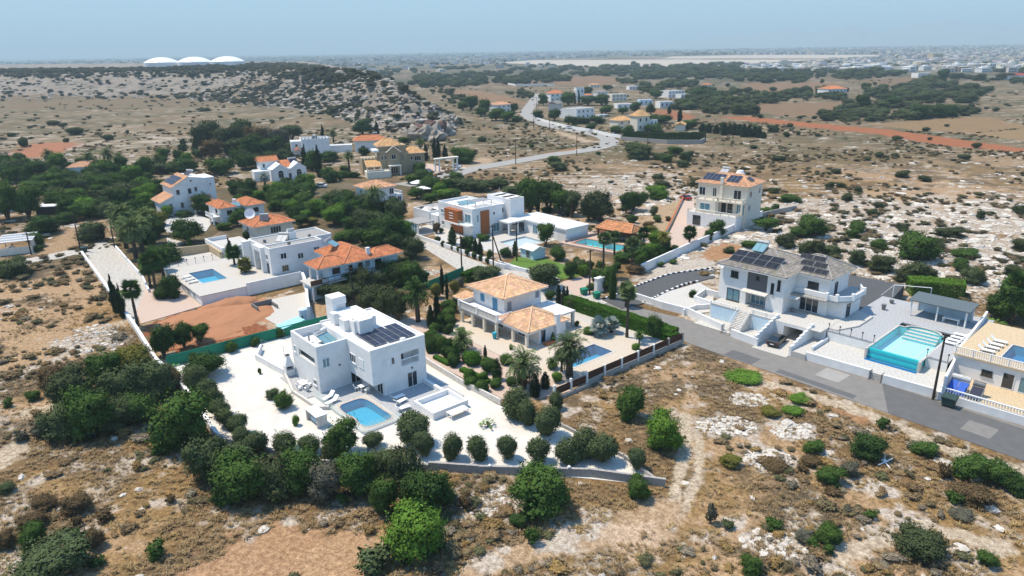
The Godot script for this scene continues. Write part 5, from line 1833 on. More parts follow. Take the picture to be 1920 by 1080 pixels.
func copy_of(o: Node3D,at: Vector3,turn: float,label: String,group := "") -> Node3D:
	var c: Node3D = o.duplicate()
	var base := String(o.name)
	if base.right(3).is_valid_int():
		base = base.left(-4)
	c.name = numbered(base)
	add_child(c)
	c.position = at
	c.rotation_degrees.y = turn
	tag(c,label,"",group)
	return c


func make_lounger(label: String,at: Vector3,turn: float) -> Node3D:
	var o := thing("sun_lounger",label,"sun lounger",at,turn,"white sun loungers")
	var g := Geo.new()
	g.box(-0.32,0.32,0.28,0.36,-0.4,1.0)
	part("seat",g,M.white_plastic,o)
	g = Geo.new()
	g.hexa([Vector3(-0.32,0.28,-0.4),Vector3(0.32,0.28,-0.4),Vector3(0.32,0.75,-0.95),Vector3(-0.32,0.75,-0.95),Vector3(-0.32,0.36,-0.4),Vector3(0.32,0.36,-0.4),Vector3(0.32,0.83,-0.92),Vector3(-0.32,0.83,-0.92)])
	part("backrest",g,M.white_plastic,o)
	for x in [-0.28,0.28]:
		for z in [-0.35,0.9]:
			g = Geo.new()
			g.box(x - 0.03,x + 0.03,0,0.28,z - 0.03,z + 0.03)
			part("leg",g,M.white_plastic,o)
	return o


func make_chair(label: String,at: Vector3,turn: float,group: String) -> Node3D:
	var o := thing("garden_chair",label,"chair",at,turn,group)
	var g := Geo.new()
	g.box(-0.25,0.25,0.4,0.46,-0.25,0.25)
	part("seat",g,M.white_plastic,o)
	g = Geo.new()
	g.hexa([Vector3(-0.25,0.46,-0.25),Vector3(0.25,0.46,-0.25),Vector3(0.25,0.46,-0.3),Vector3(-0.25,0.46,-0.3),Vector3(-0.25,0.95,-0.35),Vector3(0.25,0.95,-0.35),Vector3(0.25,0.95,-0.4),Vector3(-0.25,0.95,-0.4)])
	part("backrest",g,M.white_plastic,o)
	for x in [-0.22,0.22]:
		for z in [-0.22,0.22]:
			g = Geo.new()
			g.box(x - 0.025,x + 0.025,0,0.4,z - 0.025,z + 0.025)
			part("leg",g,M.white_plastic,o)
	return o


func make_table(label: String,at: Vector3,turn: float,sx := 1.6,sz := 0.9,ht := 0.74) -> Node3D:
	var o := thing("garden_table",label,"table",at,turn)
	var g := Geo.new()
	g.box(-sx / 2,sx / 2,ht - 0.05,ht,-sz / 2,sz / 2)
	part("tabletop",g,M.white_plastic,o)
	for x in [-sx / 2 + 0.08,sx / 2 - 0.08]:
		for z in [-sz / 2 + 0.08,sz / 2 - 0.08]:
			g = Geo.new()
			g.box(x - 0.04,x + 0.04,0,ht - 0.05,z - 0.04,z + 0.04)
			part("leg",g,M.white_plastic,o)
	return o


func make_bin(label: String,at: Vector3,turn: float,m := "bin_green",s := 1.0) -> Node3D:
	var o := thing("waste_bin",label,"bin",at,turn)
	o.scale = Vector3.ONE * s
	var g := Geo.new()
	g.hexa([Vector3(-0.55,0.2,0.42),Vector3(0.55,0.2,0.42),Vector3(0.55,0.2,-0.42),Vector3(-0.55,0.2,-0.42),Vector3(-0.68,1.1,0.52),Vector3(0.68,1.1,0.52),Vector3(0.68,1.1,-0.52),Vector3(-0.68,1.1,-0.52)])
	part("body",g,M[m],o)
	g = Geo.new()
	g.hexa([Vector3(-0.72,1.1,0.57),Vector3(0.72,1.1,0.57),Vector3(0.72,1.1,-0.57),Vector3(-0.72,1.1,-0.57),Vector3(-0.68,1.2,0.5),Vector3(0.68,1.2,0.5),Vector3(0.68,1.32,-0.5),Vector3(-0.68,1.32,-0.5)])
	part("lid",g,M[m],o)
	for x in [-0.48,0.48]:
		for z in [-0.36,0.36]:
			g = Geo.new()
			g.tube(Vector3(x - 0.04,0.1,z),Vector3(x + 0.04,0.1,z),0.1,0.1,8)
			part("wheel",g,M.tyre,o)
	return o


func make_car(label: String,m: String,at: Vector3,turn: float,group := "") -> Node3D:   # faces local -z
	var o := thing("parked_car",label,"car",at,turn,group)
	var prof := [Vector2(-2.05,0.45),Vector2(-2.05,0.75),Vector2(-1.15,0.95),Vector2(-0.45,1.42),Vector2(0.95,1.48),Vector2(1.75,1.02),Vector2(2.05,0.9),Vector2(2.05,0.35),Vector2(-1.95,0.28)]
	var wd := [0.84,0.86,0.82,0.62,0.62,0.78,0.84,0.84,0.82]
	var g := Geo.new()
	var n := prof.size()
	for i in n:
		var j := (i + 1) % n
		if i == 2 or i == 4:
			continue
		g.quad(Vector3(-wd[i],prof[i].y,prof[i].x),Vector3(wd[i],prof[i].y,prof[i].x),Vector3(wd[j],prof[j].y,prof[j].x),Vector3(-wd[j],prof[j].y,prof[j].x))
	for s in [-1.0,1.0]:
		var p := func(i: int) -> Vector3: return Vector3(s * wd[i],prof[i].y,prof[i].x)
		var low := Vector3(s * 0.86,0.92,-0.9)
		var low2 := Vector3(s * 0.86,0.98,1.6)
		for f in [[p.call(0),p.call(1),p.call(2),low],[p.call(0),low,low2,p.call(8)],[p.call(8),low2,p.call(7),p.call(7)],[p.call(7),low2,p.call(5),p.call(6)]]:
			g.quad(f[0],f[1],f[2],f[3])
	part("body",g,M[m],o)
	g = Geo.new()
	for i in [2,4]:
		g.quad(Vector3(-wd[i],prof[i].y,prof[i].x),Vector3(wd[i],prof[i].y,prof[i].x),Vector3(wd[i + 1],prof[i + 1].y,prof[i + 1].x),Vector3(-wd[i + 1],prof[i + 1].y,prof[i + 1].x))
	for s in [-1.0,1.0]:
		g.quad(Vector3(s * 0.82,0.95,-1.1),Vector3(s * 0.62,1.42,-0.45),Vector3(s * 0.62,1.48,0.95),Vector3(s * 0.78,1.02,1.7))
		g.tri(Vector3(s * 0.86,0.92,-0.9),Vector3(s * 0.82,0.95,-1.1),Vector3(s * 0.78,1.02,1.7))
		g.tri(Vector3(s * 0.86,0.92,-0.9),Vector3(s * 0.78,1.02,1.7),Vector3(s * 0.86,0.98,1.6))
	part("window",g,M.window_glass,o)
	for s in [-1.0,1.0]:
		for z in [-1.25,1.25]:
			g = Geo.new()
			g.tube(Vector3(s * 0.68,0.31,z),Vector3(s * 0.88,0.31,z),0.31,0.31,12)
			var w := part("wheel",g,M.tyre,o)
			g = Geo.new()
			g.tube(Vector3(s * 0.86,0.31,z),Vector3(s * 0.9,0.31,z),0.18,0.17,8)
			part("rim",g,M.grey_metal,w)
		g = Geo.new()
		g.box(s * 0.72 - 0.07,s * 0.72 + 0.07,0.72,0.9,2.0,2.07)
		part("tail_light",g,M.lamp_red,o)
	g = Geo.new()
	g.box(-0.26,0.26,0.5,0.61,2.04,2.07)
	part("number_plate",g,M.white_plastic,o)
	return o


func utility_pole(label: String,p: Vector2,ht: float,lean_to := Vector2.ZERO,arm := true) -> void:
	var o := thing("utility_pole",label,"utility pole",V(p),0,"wooden utility poles")
	var g := Geo.new()
	g.tube(Vector3(0,-0.2,0),Vector3(lean_to.x,ht,lean_to.y),0.17,0.11,8)
	part("pole",g,M.pole_wood,o)
	if arm:
		g = Geo.new()
		g.box(-0.8,0.8,ht - 0.45,ht - 0.33,-0.07,0.07)
		for k in 4:
			g.tube(Vector3(-0.7 + 0.46 * k,ht - 0.33,0),Vector3(-0.7 + 0.46 * k,ht - 0.12,0),0.05,0.04,5)
		part("crossarm",g,M.pole_wood,o,Vector3(lean_to.x,0,lean_to.y),35.0)


func furniture() -> void:
	var b1 := Vector2(-24.0,-83.2)
	var b2 := Vector2(1.9,-97.3)
	var b3 := Vector2(29.0,-109.5)
	var b4 := Vector2(52.8,-78.1)
	var b5 := Vector2(-47.3,-133.3)
	var l := make_lounger("white sun lounger nearer the house wall at the kidney pool's upper left",V(local(b1,GRID,-0.9,1.7),0.12),GRID - 70)
	copy_of(l,V(local(b1,GRID,-1.1,3.1),0.12),GRID - 75,"white sun lounger nearer the glass fence at the kidney pool's upper left")
	copy_of(l,V(local(b1,GRID,5.6,7.7),0.12),GRID + 95,"white sun lounger in the house shade right of the kidney pool")
	copy_of(l,V(local(b1,GRID,5.3,8.9),0.12),GRID + 100,"middle white sun lounger of the three right of the kidney pool")
	copy_of(l,V(local(b1,GRID,4.6,10.6),0.12),GRID + 85,"white sun lounger in the sun beside the white-walled basin")
	for k in 4:
		copy_of(l,V(local(b4,-47.0,1.4 + 0.1 * k,-9.8 - 1.5 * k),4.05),-47 + 90,["first","second","third","last"][k] + " sun lounger from the balustrade on the right roof terrace")
	for k in 4:
		copy_of(l,V(local(b3,-47.0,35.9,-9.5 - 1.4 * k),2.42),-47 - 90,["first","second","third","last"][k] + " sun lounger from the near end beside the dividing wall")
	for k in 3:
		copy_of(l,V(local(b5,GRID,-14.3,-1.5 - 2.0 * k),1.82),GRID + 90,["nearest","middle","farthest"][k] + " sun lounger on the left of the raised rectangular pool")
	make_table("white garden table on the white house's left terrace",V(local(b1,GRID,-1.9,-3.6),0.12),GRID + 90)
	var ch := make_chair("white garden chair on the house side of the left terrace table",V(local(b1,GRID,-1.2,-3.2),0.12),GRID - 90,"chairs round the left terrace table")
	copy_of(ch,V(local(b1,GRID,-1.2,-4.2),0.12),GRID - 85,"white garden chair at the far end of the left terrace table")
	copy_of(ch,V(local(b1,GRID,-2.6,-3.2),0.12),GRID + 95,"white garden chair on the outer side of the left terrace table")
	copy_of(ch,V(local(b1,GRID,-2.0,-2.3),0.12),GRID + 180,"white garden chair at the near end of the left terrace table")
	make_table("white table in the shade under the white house's overhang",V(local(b1,GRID,3.8,2.6),0.12),GRID)
	copy_of(ch,V(local(b1,GRID,2.9,2.0),0.12),GRID + 80,"white chair left of the table under the overhang","chairs under the overhang")
	copy_of(ch,V(local(b1,GRID,3.6,3.5),0.12),GRID + 180,"white chair in front of the table under the overhang","chairs under the overhang")
	copy_of(ch,V(local(b1,GRID,4.4,1.7),0.12),GRID,"white chair behind the table under the overhang","chairs under the overhang")
	make_table("long white table outside the white-walled basin",V(local(b1,GRID,8.9,16.1),0.03),GRID,2.6,1.1)
	# barbecue
	var q := thing("barbecue","white masonry barbecue with a tapered chimney on the white house's terrace","barbecue",V(local(b1,GRID,-1.7,-8.3),0.12),GRID)
	var g := Geo.new()
	g.box(-0.6,0.6,0,0.9,-0.45,0.45)
	g.box(-0.6,-0.45,0.9,1.5,-0.45,0.45)
	g.box(0.45,0.6,0.9,1.5,-0.45,0.45)
	part("hearth",g,M.white_wall,q)
	g = Geo.new()
	g.hexa([Vector3(-0.65,1.5,0.5),Vector3(0.65,1.5,0.5),Vector3(0.65,1.5,-0.5),Vector3(-0.65,1.5,-0.5),Vector3(-0.22,2.7,0.22),Vector3(0.22,2.7,0.22),Vector3(0.22,2.7,-0.22),Vector3(-0.22,2.7,-0.22)])
	g.box(-0.22,0.22,2.7,3.0,-0.22,0.22)
	part("chimney",g,M.white_wall,q)
	g = Geo.new()
	g.box(-0.44,0.44,0.9,1.5,-0.44,-0.38)
	g.box(-0.26,0.26,3.0,3.06,-0.26,0.26)
	part("soot",g,M.black_metal,q)
	g = Geo.new()
	g.box(0.6,1.9,0,0.92,-0.35,0.35)
	part("counter",g,M.white_wall,q)
	# shelter with a flat white top over a dark box
	q = thing("pump_shelter","low white-topped pump shelter outside the glass pool fence","shelter",V(local(b1,GRID,-4.7,6.3)),GRID)
	g = Geo.new()
	g.box(-0.75,0.75,1.5,1.6,-1.55,1.55)
	part("top",g,M.white_roof,q)
	for z in [-1.4,1.4]:
		g = Geo.new()
		g.box(-0.65,0.65,0,1.5,z - 0.08,z + 0.08)
		part("side_wall",g,M.pale_wall,q)
	g = Geo.new()
	g.tube(Vector3(0,0.45,-0.9),Vector3(0,0.45,0.5),0.38,0.38,10)
	part("pump_tank",g,M.blue_wall,q)
	# glass pool fence
	q = thing("glass_fence","frameless glass fence round two sides of the kidney-shaped pool","fence",V(b1,0.12),GRID)
	for k in 9:
		g = Geo.new()
		g.box(-2.0,-1.98,0,1.1,0.0 + 1.36 * k,1.3 + 1.36 * k)
		part("glass_pane",g,M.fence_glass,q)
	for k in 4:
		g = Geo.new()
		g.box(-1.95 + 1.3 * k,-0.7 + 1.3 * k,0,1.1,12.4,12.42)
		part("glass_pane",g,M.fence_glass,q)
	# white-walled basin beside the patio
	q = thing("white_basin","rectangular white-walled basin right of the sun loungers","basin",V(b1,0.03),GRID)
	g = Geo.new()
	g.box(6.0,11.2,0,0.95,14.9,15.2)
	g.box(6.0,6.3,0,0.95,10.9,14.9)
	g.box(10.9,11.2,0,0.95,10.9,14.9)
	g.box(6.3,10.9,0,0.95,10.9,11.2)
	part("basin_wall",g,M.white_wall,q)
	g = Geo.new()
	g.box(6.3,10.9,0,0.3,11.2,14.9)
	part("basin_floor",g,M.white_wall,q)
	# court frame behind the white house
	q = thing("court_posts","thin wire court fence behind the white house's yard wall","fence",V(b1),GRID)
	for p in [Vector2(-0.9,-20.0),Vector2(0.4,-15.0),Vector2(1.2,-11.5),Vector2(3.8,-16)]:
		g = Geo.new()
		g.tube(V(p),V(p,1.6),0.03,0.03,5)
		part("post",g,M.grey_metal,q)
	g = Geo.new()
	g.tube(Vector3(-0.9,1.5,-20.0),Vector3(0.4,1.5,-15.0),0.012,0.012,4)
	g.tube(Vector3(0.4,1.5,-15.0),Vector3(1.2,1.5,-11.5),0.012,0.012,4)
	g.tube(Vector3(0.4,1.5,-15.0),Vector3(3.8,1.5,-16.0),0.012,0.012,4)
	part("wire",g,M.grey_metal,q)
	# blue tarpaulin lean-to behind the green mesh
	q = thing("tarpaulin_shelter","pale turquoise tarpaulin shelter behind the green mesh fence","shelter",V(local(b5,GRID,-9.2,30.0)),GRID + 16)
	g = Geo.new()
	g.hexa([Vector3(-2.2,1.5,0.9),Vector3(2.2,1.6,0.9),Vector3(2.2,1.8,-0.9),Vector3(-2.2,1.7,-0.9),Vector3(-2.2,1.54,0.9),Vector3(2.2,1.64,0.9),Vector3(2.2,1.84,-0.9),Vector3(-2.2,1.74,-0.9)])
	part("sheet",g,M.pool_pale,q)
	for p in [Vector2(-2,0.8),Vector2(2,0.8),Vector2(-2,-0.8),Vector2(2,-0.8)]:
		g = Geo.new()
		g.tube(V(p),V(p,1.6),0.04,0.04,5)
		part("post",g,M.grey_metal,q)
	q = thing("water_tank","standing grey-white water tank against the stepped white wall","tank",V(local(b5,GRID,-5.4,26.4)))
	g = Geo.new()
	g.tube(Vector3.ZERO,Vector3(0,2.0,0),0.7,0.7,12)
	g.tube(Vector3(0,2.0,0),Vector3(0,2.25,0),0.7,0.25,12)
	part("body",g,M.blue_wall,q)
	g = Geo.new()
	g.box(-0.08,0.08,0.5,1.1,0.68,0.76)
	part("tap_panel",g,M.black_metal,q)
	# solar water heaters on the ground in the corner villa's yard
	q = thing("ground_heater","bright blue solar collectors with a white tank in the corner villa's yard","water heater",V(local(b4,-47.0,0.9,-1.7),1.0),-47.0)
	heater(q,Vector3.ZERO,0.0,2,"solar_blue")
	q.get_child(0).scale = Vector3(1.0,1.25,1.0)
	q = thing("ground_heater","dark single solar collector with a silver tank right of the bright blue ones","water heater",V(local(b4,-47.0,2.9,-1.6),1.0),-47.0)
	heater(q,Vector3.ZERO,0.0,1,"solar_cell",false,"grey_metal")
	q.get_child(0).scale = Vector3(1.25,1.15,1.0)
	# vehicles
	make_car("black hatchback parked in the sunken garage drive","car_black",V(local(b3,-47.0,16.2,1.4),0.1),-47.0 + 7)
	make_car("white car parked beside the arched cottage","car_white",V(Vector2(-62.1,-231.3)),70.0)
	var pale := make_car("pale car beyond the white gate arch of the stone mansion","car_white",V(Vector2(-20.4,-267.4)),60.0)
	copy_of(pale,V(Vector2(32.6,-397.4)),40.0,"leftmost tiny car at the white parapet of the curving street","cars along the curving street")
	copy_of(pale,V(Vector2(43,-379.4)),35.0,"middle tiny car at the white parapet of the curving street","cars along the curving street")
	copy_of(pale,V(Vector2(51.7,-360.5)),35.0,"rightmost tiny car at the white parapet of the curving street","cars along the curving street")
	make_car("dark red car parked at the top of the pink driveway","car_red",V(Vector2(50.6,-202.2)),20.0)
	# bins
	make_bin("dark green wheeled bin beside the tall pole at the right villa's street wall",V(local(b4,-47.0,0.9,0.9),0.06),-47.0,"bin_green",1.15)
	make_bin("green bin at the near end of the long white lane wall",V(Vector2(-96.4,-155)),30.0)
	make_bin("turquoise-green bin nearer the utility pole on the paved corner",V(Vector2(12.9,-120.2),0.1),30.0,"green_mesh",0.9)
	make_bin("turquoise-green bin nearer the white pillar on the paved corner",V(Vector2(14.9,-118),0.1),30.0,"green_mesh",0.9)
	q = thing("gate_pillar","white rendered pillar beside the bins at the dark driveway's foot","pillar",V(Vector2(15.8,-121.9)),GRID)
	g = Geo.new()
	g.box(-0.9,0.9,0,2.6,-0.4,0.4)
	g.box(-1.0,1.0,2.6,2.72,-0.5,0.5)
	part("pillar",g,M.white_wall,q)
	# gates in the street wall
	for k in 2:
		q = thing("metal_gate",["half-open black gate at the foot of the villa's stairs","small black gate in the street wall below the large pool"][k],"gate",V([Vector2(32.85,-100.8),Vector2(47.5,-84.1)][k]),-47.0)
		for x in [-0.75,0.75]:
			g = Geo.new()
			for j in 6:
				g.tube(Vector3(x,0.1,-0.5 + 0.2 * j),Vector3(x,1.3,-0.5 + 0.2 * j),0.02,0.02,4)
			g.tube(Vector3(x,1.25,-0.5),Vector3(x,1.25,0.5),0.03,0.03,4)
			g.tube(Vector3(x,0.15,-0.5),Vector3(x,0.15,0.5),0.03,0.03,4)
			part("gate_leaf",g,M.black_metal,q)
	# goal frame by the pool deck
	q = thing("goal_frame","white tubular goal frame at the far left of the pool deck","goal",V(Vector2(62.5,-109.7),2.42),-20.0)
	g = Geo.new()
	g.tube(Vector3(0,0,0),Vector3(0,2.1,0),0.06,0.06,6)
	g.tube(Vector3(5.4,0,0),Vector3(5.4,2.1,0),0.06,0.06,6)
	g.tube(Vector3(0,2.1,0),Vector3(5.4,2.1,0),0.06,0.06,6)
	g.tube(Vector3(0,2.1,0),Vector3(-1.6,0,-0.5),0.04,0.04,6)
	part("frame",g,M.white_metal,q)
	# pots
	for k in 5:
		var at: Vector3 = [V(Vector2(-2.8,-100.3),0.1),V(Vector2(60.8,-106.7),2.42),V(Vector2(58.1,-103.9),2.42),V(Vector2(5.5,-98),0.1),V(Vector2(43.4,-102.9),2.66)][k]
		q = thing("flower_pot",["blue-green tall pot beside the peach-roofed villa's column","dark round pot at the goal frame","dark tall pot standing alone on the pool deck","terracotta trough against the peach-roofed villa's wall","dark pot plant at the grey-roofed villa's sliding doors"][k],"pot",at,GRID)
		g = Geo.new()
		if k == 3:
			g.box(-1.0,1.0,0,0.4,-0.4,0.4)
		else:
			g.tube(Vector3.ZERO,Vector3(0,[1.0,0.6,0.9,0,0.6][k],0),0.25,0.38,10)
		part("pot",g,M[["pool_band","dark_concrete","dark_concrete","terracotta","dark_concrete"][k]],q)
	# poles
	utility_pole("utility pole at the near end of the long white lane wall",Vector2(-97.7,-155.7),8.6)
	utility_pole("utility pole against the big date palms at the lane's mouth",Vector2(-91.4,-158.4),6.5)
	utility_pole("short pole at the left edge of the slatted carport",Vector2(-107.7,-153.8),5.0)
	utility_pole("utility pole standing in the middle of the concrete lane's edge",Vector2(-9.8,-133.3),7.9)
	utility_pole("upright pole of the braced pair before the modern house",Vector2(-3.7,-137.6),9.0)
	utility_pole("slanting brace pole of the pair before the modern house",Vector2(-2.1,-142.2),7.2,Vector2(-3.8,-137.9) - Vector2(-2.1,-142.2),false)
	utility_pole("utility pole between the small garden shed and the covered pool",Vector2(1.1,-142.2),8.3)
	utility_pole("utility pole beside the bins at the dark driveway",Vector2(13.9,-120.3),8.4)
	utility_pole("tall utility pole on the street at the dividing wall",Vector2(51.9,-78.6),8.7)
	utility_pole("utility pole behind the white house's stair tower",Vector2(-27.4,-116.6),7.0,Vector2(-0.5,0))
	utility_pole("pole at the street junction beyond the arch",Vector2(2.2,-274.3),9.5)
	utility_pole("pole standing before the bend of the curving street",Vector2(27.5,-294),9.5)
	utility_pole("pole in front of the far orange-roofed villa",Vector2(59.9,-311.5),10.5)
	utility_pole("pole on the inner side of the street above the bend",Vector2(21.7,-390.6),9.0)
	utility_pole("pole on the dirt shoulder at the street's narrow part",Vector2(13.7,-408.4),9.0)
	utility_pole("left pole of the far pair where the street disappears",Vector2(19.1,-510.2),10.0)
	utility_pole("right pole of the far pair where the street disappears",Vector2(21.3,-534),10.0)
	# dumped junk and rubble in the wild ground
	q = thing("fallen_chair","white broken chair lying among dry grass near the dirt track","chair",V(Vector2(38.9,-64.7)),25.0)
	g = Geo.new()
	g.tube(Vector3(-1.0,0.1,0),Vector3(0.9,0.5,0.2),0.07,0.06,5)
	g.tube(Vector3(-0.1,0.3,0.1),Vector3(-0.4,0.1,1.1),0.06,0.05,5)
	g.tube(Vector3(0.0,0.3,0.0),Vector3(0.3,0.9,-0.3),0.06,0.05,5)
	g.box(-0.2,0.3,0.3,0.36,-0.3,0.2)
	part("frame",g,M.white_plastic,q)

# ------------------------------------------------------------------ foliage meshes

class Leaves:
	var v := PackedVector3Array()
	var n := PackedVector3Array()
	var c := PackedColorArray()

	func leaf(p: Vector3,along: Vector3,nrm: Vector3,l: float,w: float,tone: Color,lit := Vector3.ZERO) -> void:
		var s := along.cross(nrm).normalized() * w
		var a := p - along * l
		var b := p + s + nrm * (w * 0.25)
		var d := p + along * l
		var e := p - s + nrm * (w * 0.25)
		v.append(a)
		v.append(d)
		v.append(b)
		v.append(a)
		v.append(e)
		v.append(d)
		for i in 6:
			n.append(nrm if lit == Vector3.ZERO else lit)
			c.append(tone)

	func mesh() -> ArrayMesh:
		var arr := []
		arr.resize(Mesh.ARRAY_MAX)
		arr[Mesh.ARRAY_VERTEX] = v
		arr[Mesh.ARRAY_NORMAL] = n
		arr[Mesh.ARRAY_COLOR] = c
		var m := ArrayMesh.new()
		m.add_surface_from_arrays(Mesh.PRIMITIVE_TRIANGLES,arr)
		return m


func unit() -> Vector3:
	var z := rnd.randf_range(-1,1)
	var a := rnd.randf() * TAU
	var r := sqrt(1 - z * z)
	return Vector3(r * cos(a),z,r * sin(a))


# crown of separate leaves filling lobes; the mesh stands on y = 0, is 1 tall and about 1 wide
func crown(seed_: int,lobes: Array,count: int,l: float,w: float,ragged := 0.22,depth := 0.45) -> ArrayMesh:
	rnd.seed = seed_
	var g := Leaves.new()
	var total := 0.0
	for b in lobes:
		total += pow(b[1].x * b[1].y * b[1].z,0.667)
	for b in lobes:
		var c: Vector3 = b[0]
		var r: Vector3 = b[1]
		var many := int(count * pow(r.x * r.y * r.z,0.667) / total)
		var hue := rnd.randf_range(0.85,1.18)
		for i in many:
			var d := unit()
			var q := 1.0 - depth * pow(rnd.randf(),1.6)
			var bump := 1.0 + ragged * fine.get_noise_3d(d.x * 5 + c.x * 20,d.y * 5 + seed_,d.z * 5 + c.z * 20) * 2.0 + rnd.randf_range(-0.05,0.07)
			var p := c + d * r * q * bump
			if p.y < 0.0:
				continue
			var inside := false
			for o in lobes:
				if o != b and (((p - o[0]) / o[1]) as Vector3).length() < 0.7:
					inside = true
					break
			if inside:
				continue
			var nrm := (d + unit() * 0.75 + Vector3.UP * 0.25).normalized()
			var fat := 1.0
			if i % 9 == 0:        # leafy heart of the lobe
				p = c + d * r * rnd.randf_range(0.5,0.78)
				fat = 2.6
				if p.y < 0.0:
					continue
			var along := nrm.cross(unit()).normalized()
			var t := hue * (1.0 + 0.35 * fine.get_noise_3d(p.x * 9 + 50,p.y * 9,p.z * 9 + seed_)) * rnd.randf_range(0.8,1.2)
			var k := rnd.randf_range(0.7,1.3)
			var shade := (d * 0.9 + nrm * 0.6).normalized()
			g.leaf(p,along,nrm,l * k * fat,w * k * fat,Color(t * rnd.randf_range(0.9,1.2),t,t * rnd.randf_range(0.8,1.1)),shade)
	# sprays of leaves that stand out of the round
	for i in int(ragged * 110):
		var b: Array = lobes[rnd.randi() % lobes.size()]
		var d := unit()
		d = Vector3(d.x,absf(d.y) * 0.8 + 0.05,d.z).normalized()
		var t := rnd.randf_range(0.7,1.3)
		for j in 16:
			var p: Vector3 = b[0] + d * b[1] * lerpf(0.85,1.28 + ragged * 0.3,j / 16.0) + unit() * 0.02
			var nrm := (d + unit()).normalized()
			g.leaf(p,nrm.cross(unit()).normalized(),nrm,l,w,Color(t * 1.08,t,t * 0.9),(d + Vector3.UP * 0.5).normalized())
	return g.mesh()


func stem_mesh(seed_: int,ht: float,n: int,r: float,spread: float) -> ArrayMesh:
	rnd.seed = seed_
	var g := Geo.new()
	for i in n:
		var a := TAU * (i + rnd.randf() * 0.6) / n
		var e := Vector3(cos(a) * spread,ht,sin(a) * spread) * rnd.randf_range(0.8,1.1)
		var m := e * 0.45 + Vector3(rnd.randf_range(-0.05,0.05),0.03,rnd.randf_range(-0.05,0.05))
		g.tube(Vector3(0,-0.03,0),m,r,r * 0.7,5,false)
		g.tube(m,e,r * 0.7,r * 0.3,5,false)
		g.tube(m,m + (e - m).rotated(Vector3.UP,0.9) * 0.8,r * 0.5,r * 0.2,4,false)
	return g.mesh()


func lobes(seed_: int,n: int,base: float,spread: float,size: float,flat := 1.0) -> Array:
	rnd.seed = seed_
	var out := [[Vector3(0,base + (1 - base) * 0.5,0),Vector3(0.40,(1 - base) * 0.5,0.40) * Vector3(1,0.95,1)]]
	for i in n:
		var a := TAU * (i + rnd.randf() * 0.7) / n
		var y := rnd.randf_range(base + size * flat * 0.6,1.0 - size * flat)
		var s := size * rnd.randf_range(0.8,1.25)
		out.append([Vector3(cos(a) * spread * rnd.randf_range(0.7,1.1),y,sin(a) * spread * rnd.randf_range(0.7,1.1)),Vector3(s,s * flat,s)])
	return out


var bank := {}

func frond_mesh(seed_: int,droop: float,pairs := 20,wide := 0.26,blade := 0.022) -> ArrayMesh:   # length 1 along +x
	rnd.seed = seed_
	var g := Leaves.new()
	var p := Vector3.ZERO
	var ang := 0.15
	var step := 1.0 / pairs
	for i in pairs:
		var t := (i + 0.5) / pairs
		ang -= droop * step * (0.4 + 1.4 * t)
		var d := Vector3(cos(ang),sin(ang),0)
		var up := Vector3(-sin(ang),cos(ang),0)
		var tone := rnd.randf_range(0.75,1.25)
		g.leaf(p + d * step / 2,d,Vector3(0,0,1),step * 0.6,0.014 * (1.2 - t),Color(1.3,1.15,0.9))
		if t > 0.12:
			var ln := wide * (sin(PI * clampf(t * 0.85 + 0.12,0,1)) * 0.75 + 0.25)
			for s in [-1.0,1.0]:
				var a := (d * 0.75 + Vector3(0,0,s) * 0.9 + up * rnd.randf_range(-0.25,0.45)).normalized()
				var nn: Vector3 = a.cross(d).normalized() * s
				if nn.y < 0:
					nn = -nn
				g.leaf(p + a * ln * 0.5,a,nn,ln * 0.5,blade,Color(tone,tone,tone * 0.9))
		p += d * step
	return g.mesh()


func palm_trunk(seed_: int,ht: float,r0: float,r1: float) -> ArrayMesh:
	rnd.seed = seed_
	var g := Geo.new()
	var n := int(ht / 0.35)
	var bend := Vector2(rnd.randf_range(-0.04,0.04),rnd.randf_range(-0.04,0.04)) * ht
	for i in n:
		var a := float(i) / n
		var b := (i + 1.0) / n
		var pa := Vector3(bend.x * a * a,ht * a,bend.y * a * a)
		var pb := Vector3(bend.x * b * b,ht * b,bend.y * b * b)
		var r := lerpf(r0,r1,a) * rnd.randf_range(0.93,1.07)
		g.tube(pa,pb,r * 0.86,r * 1.06,9,false)
	return g.mesh()


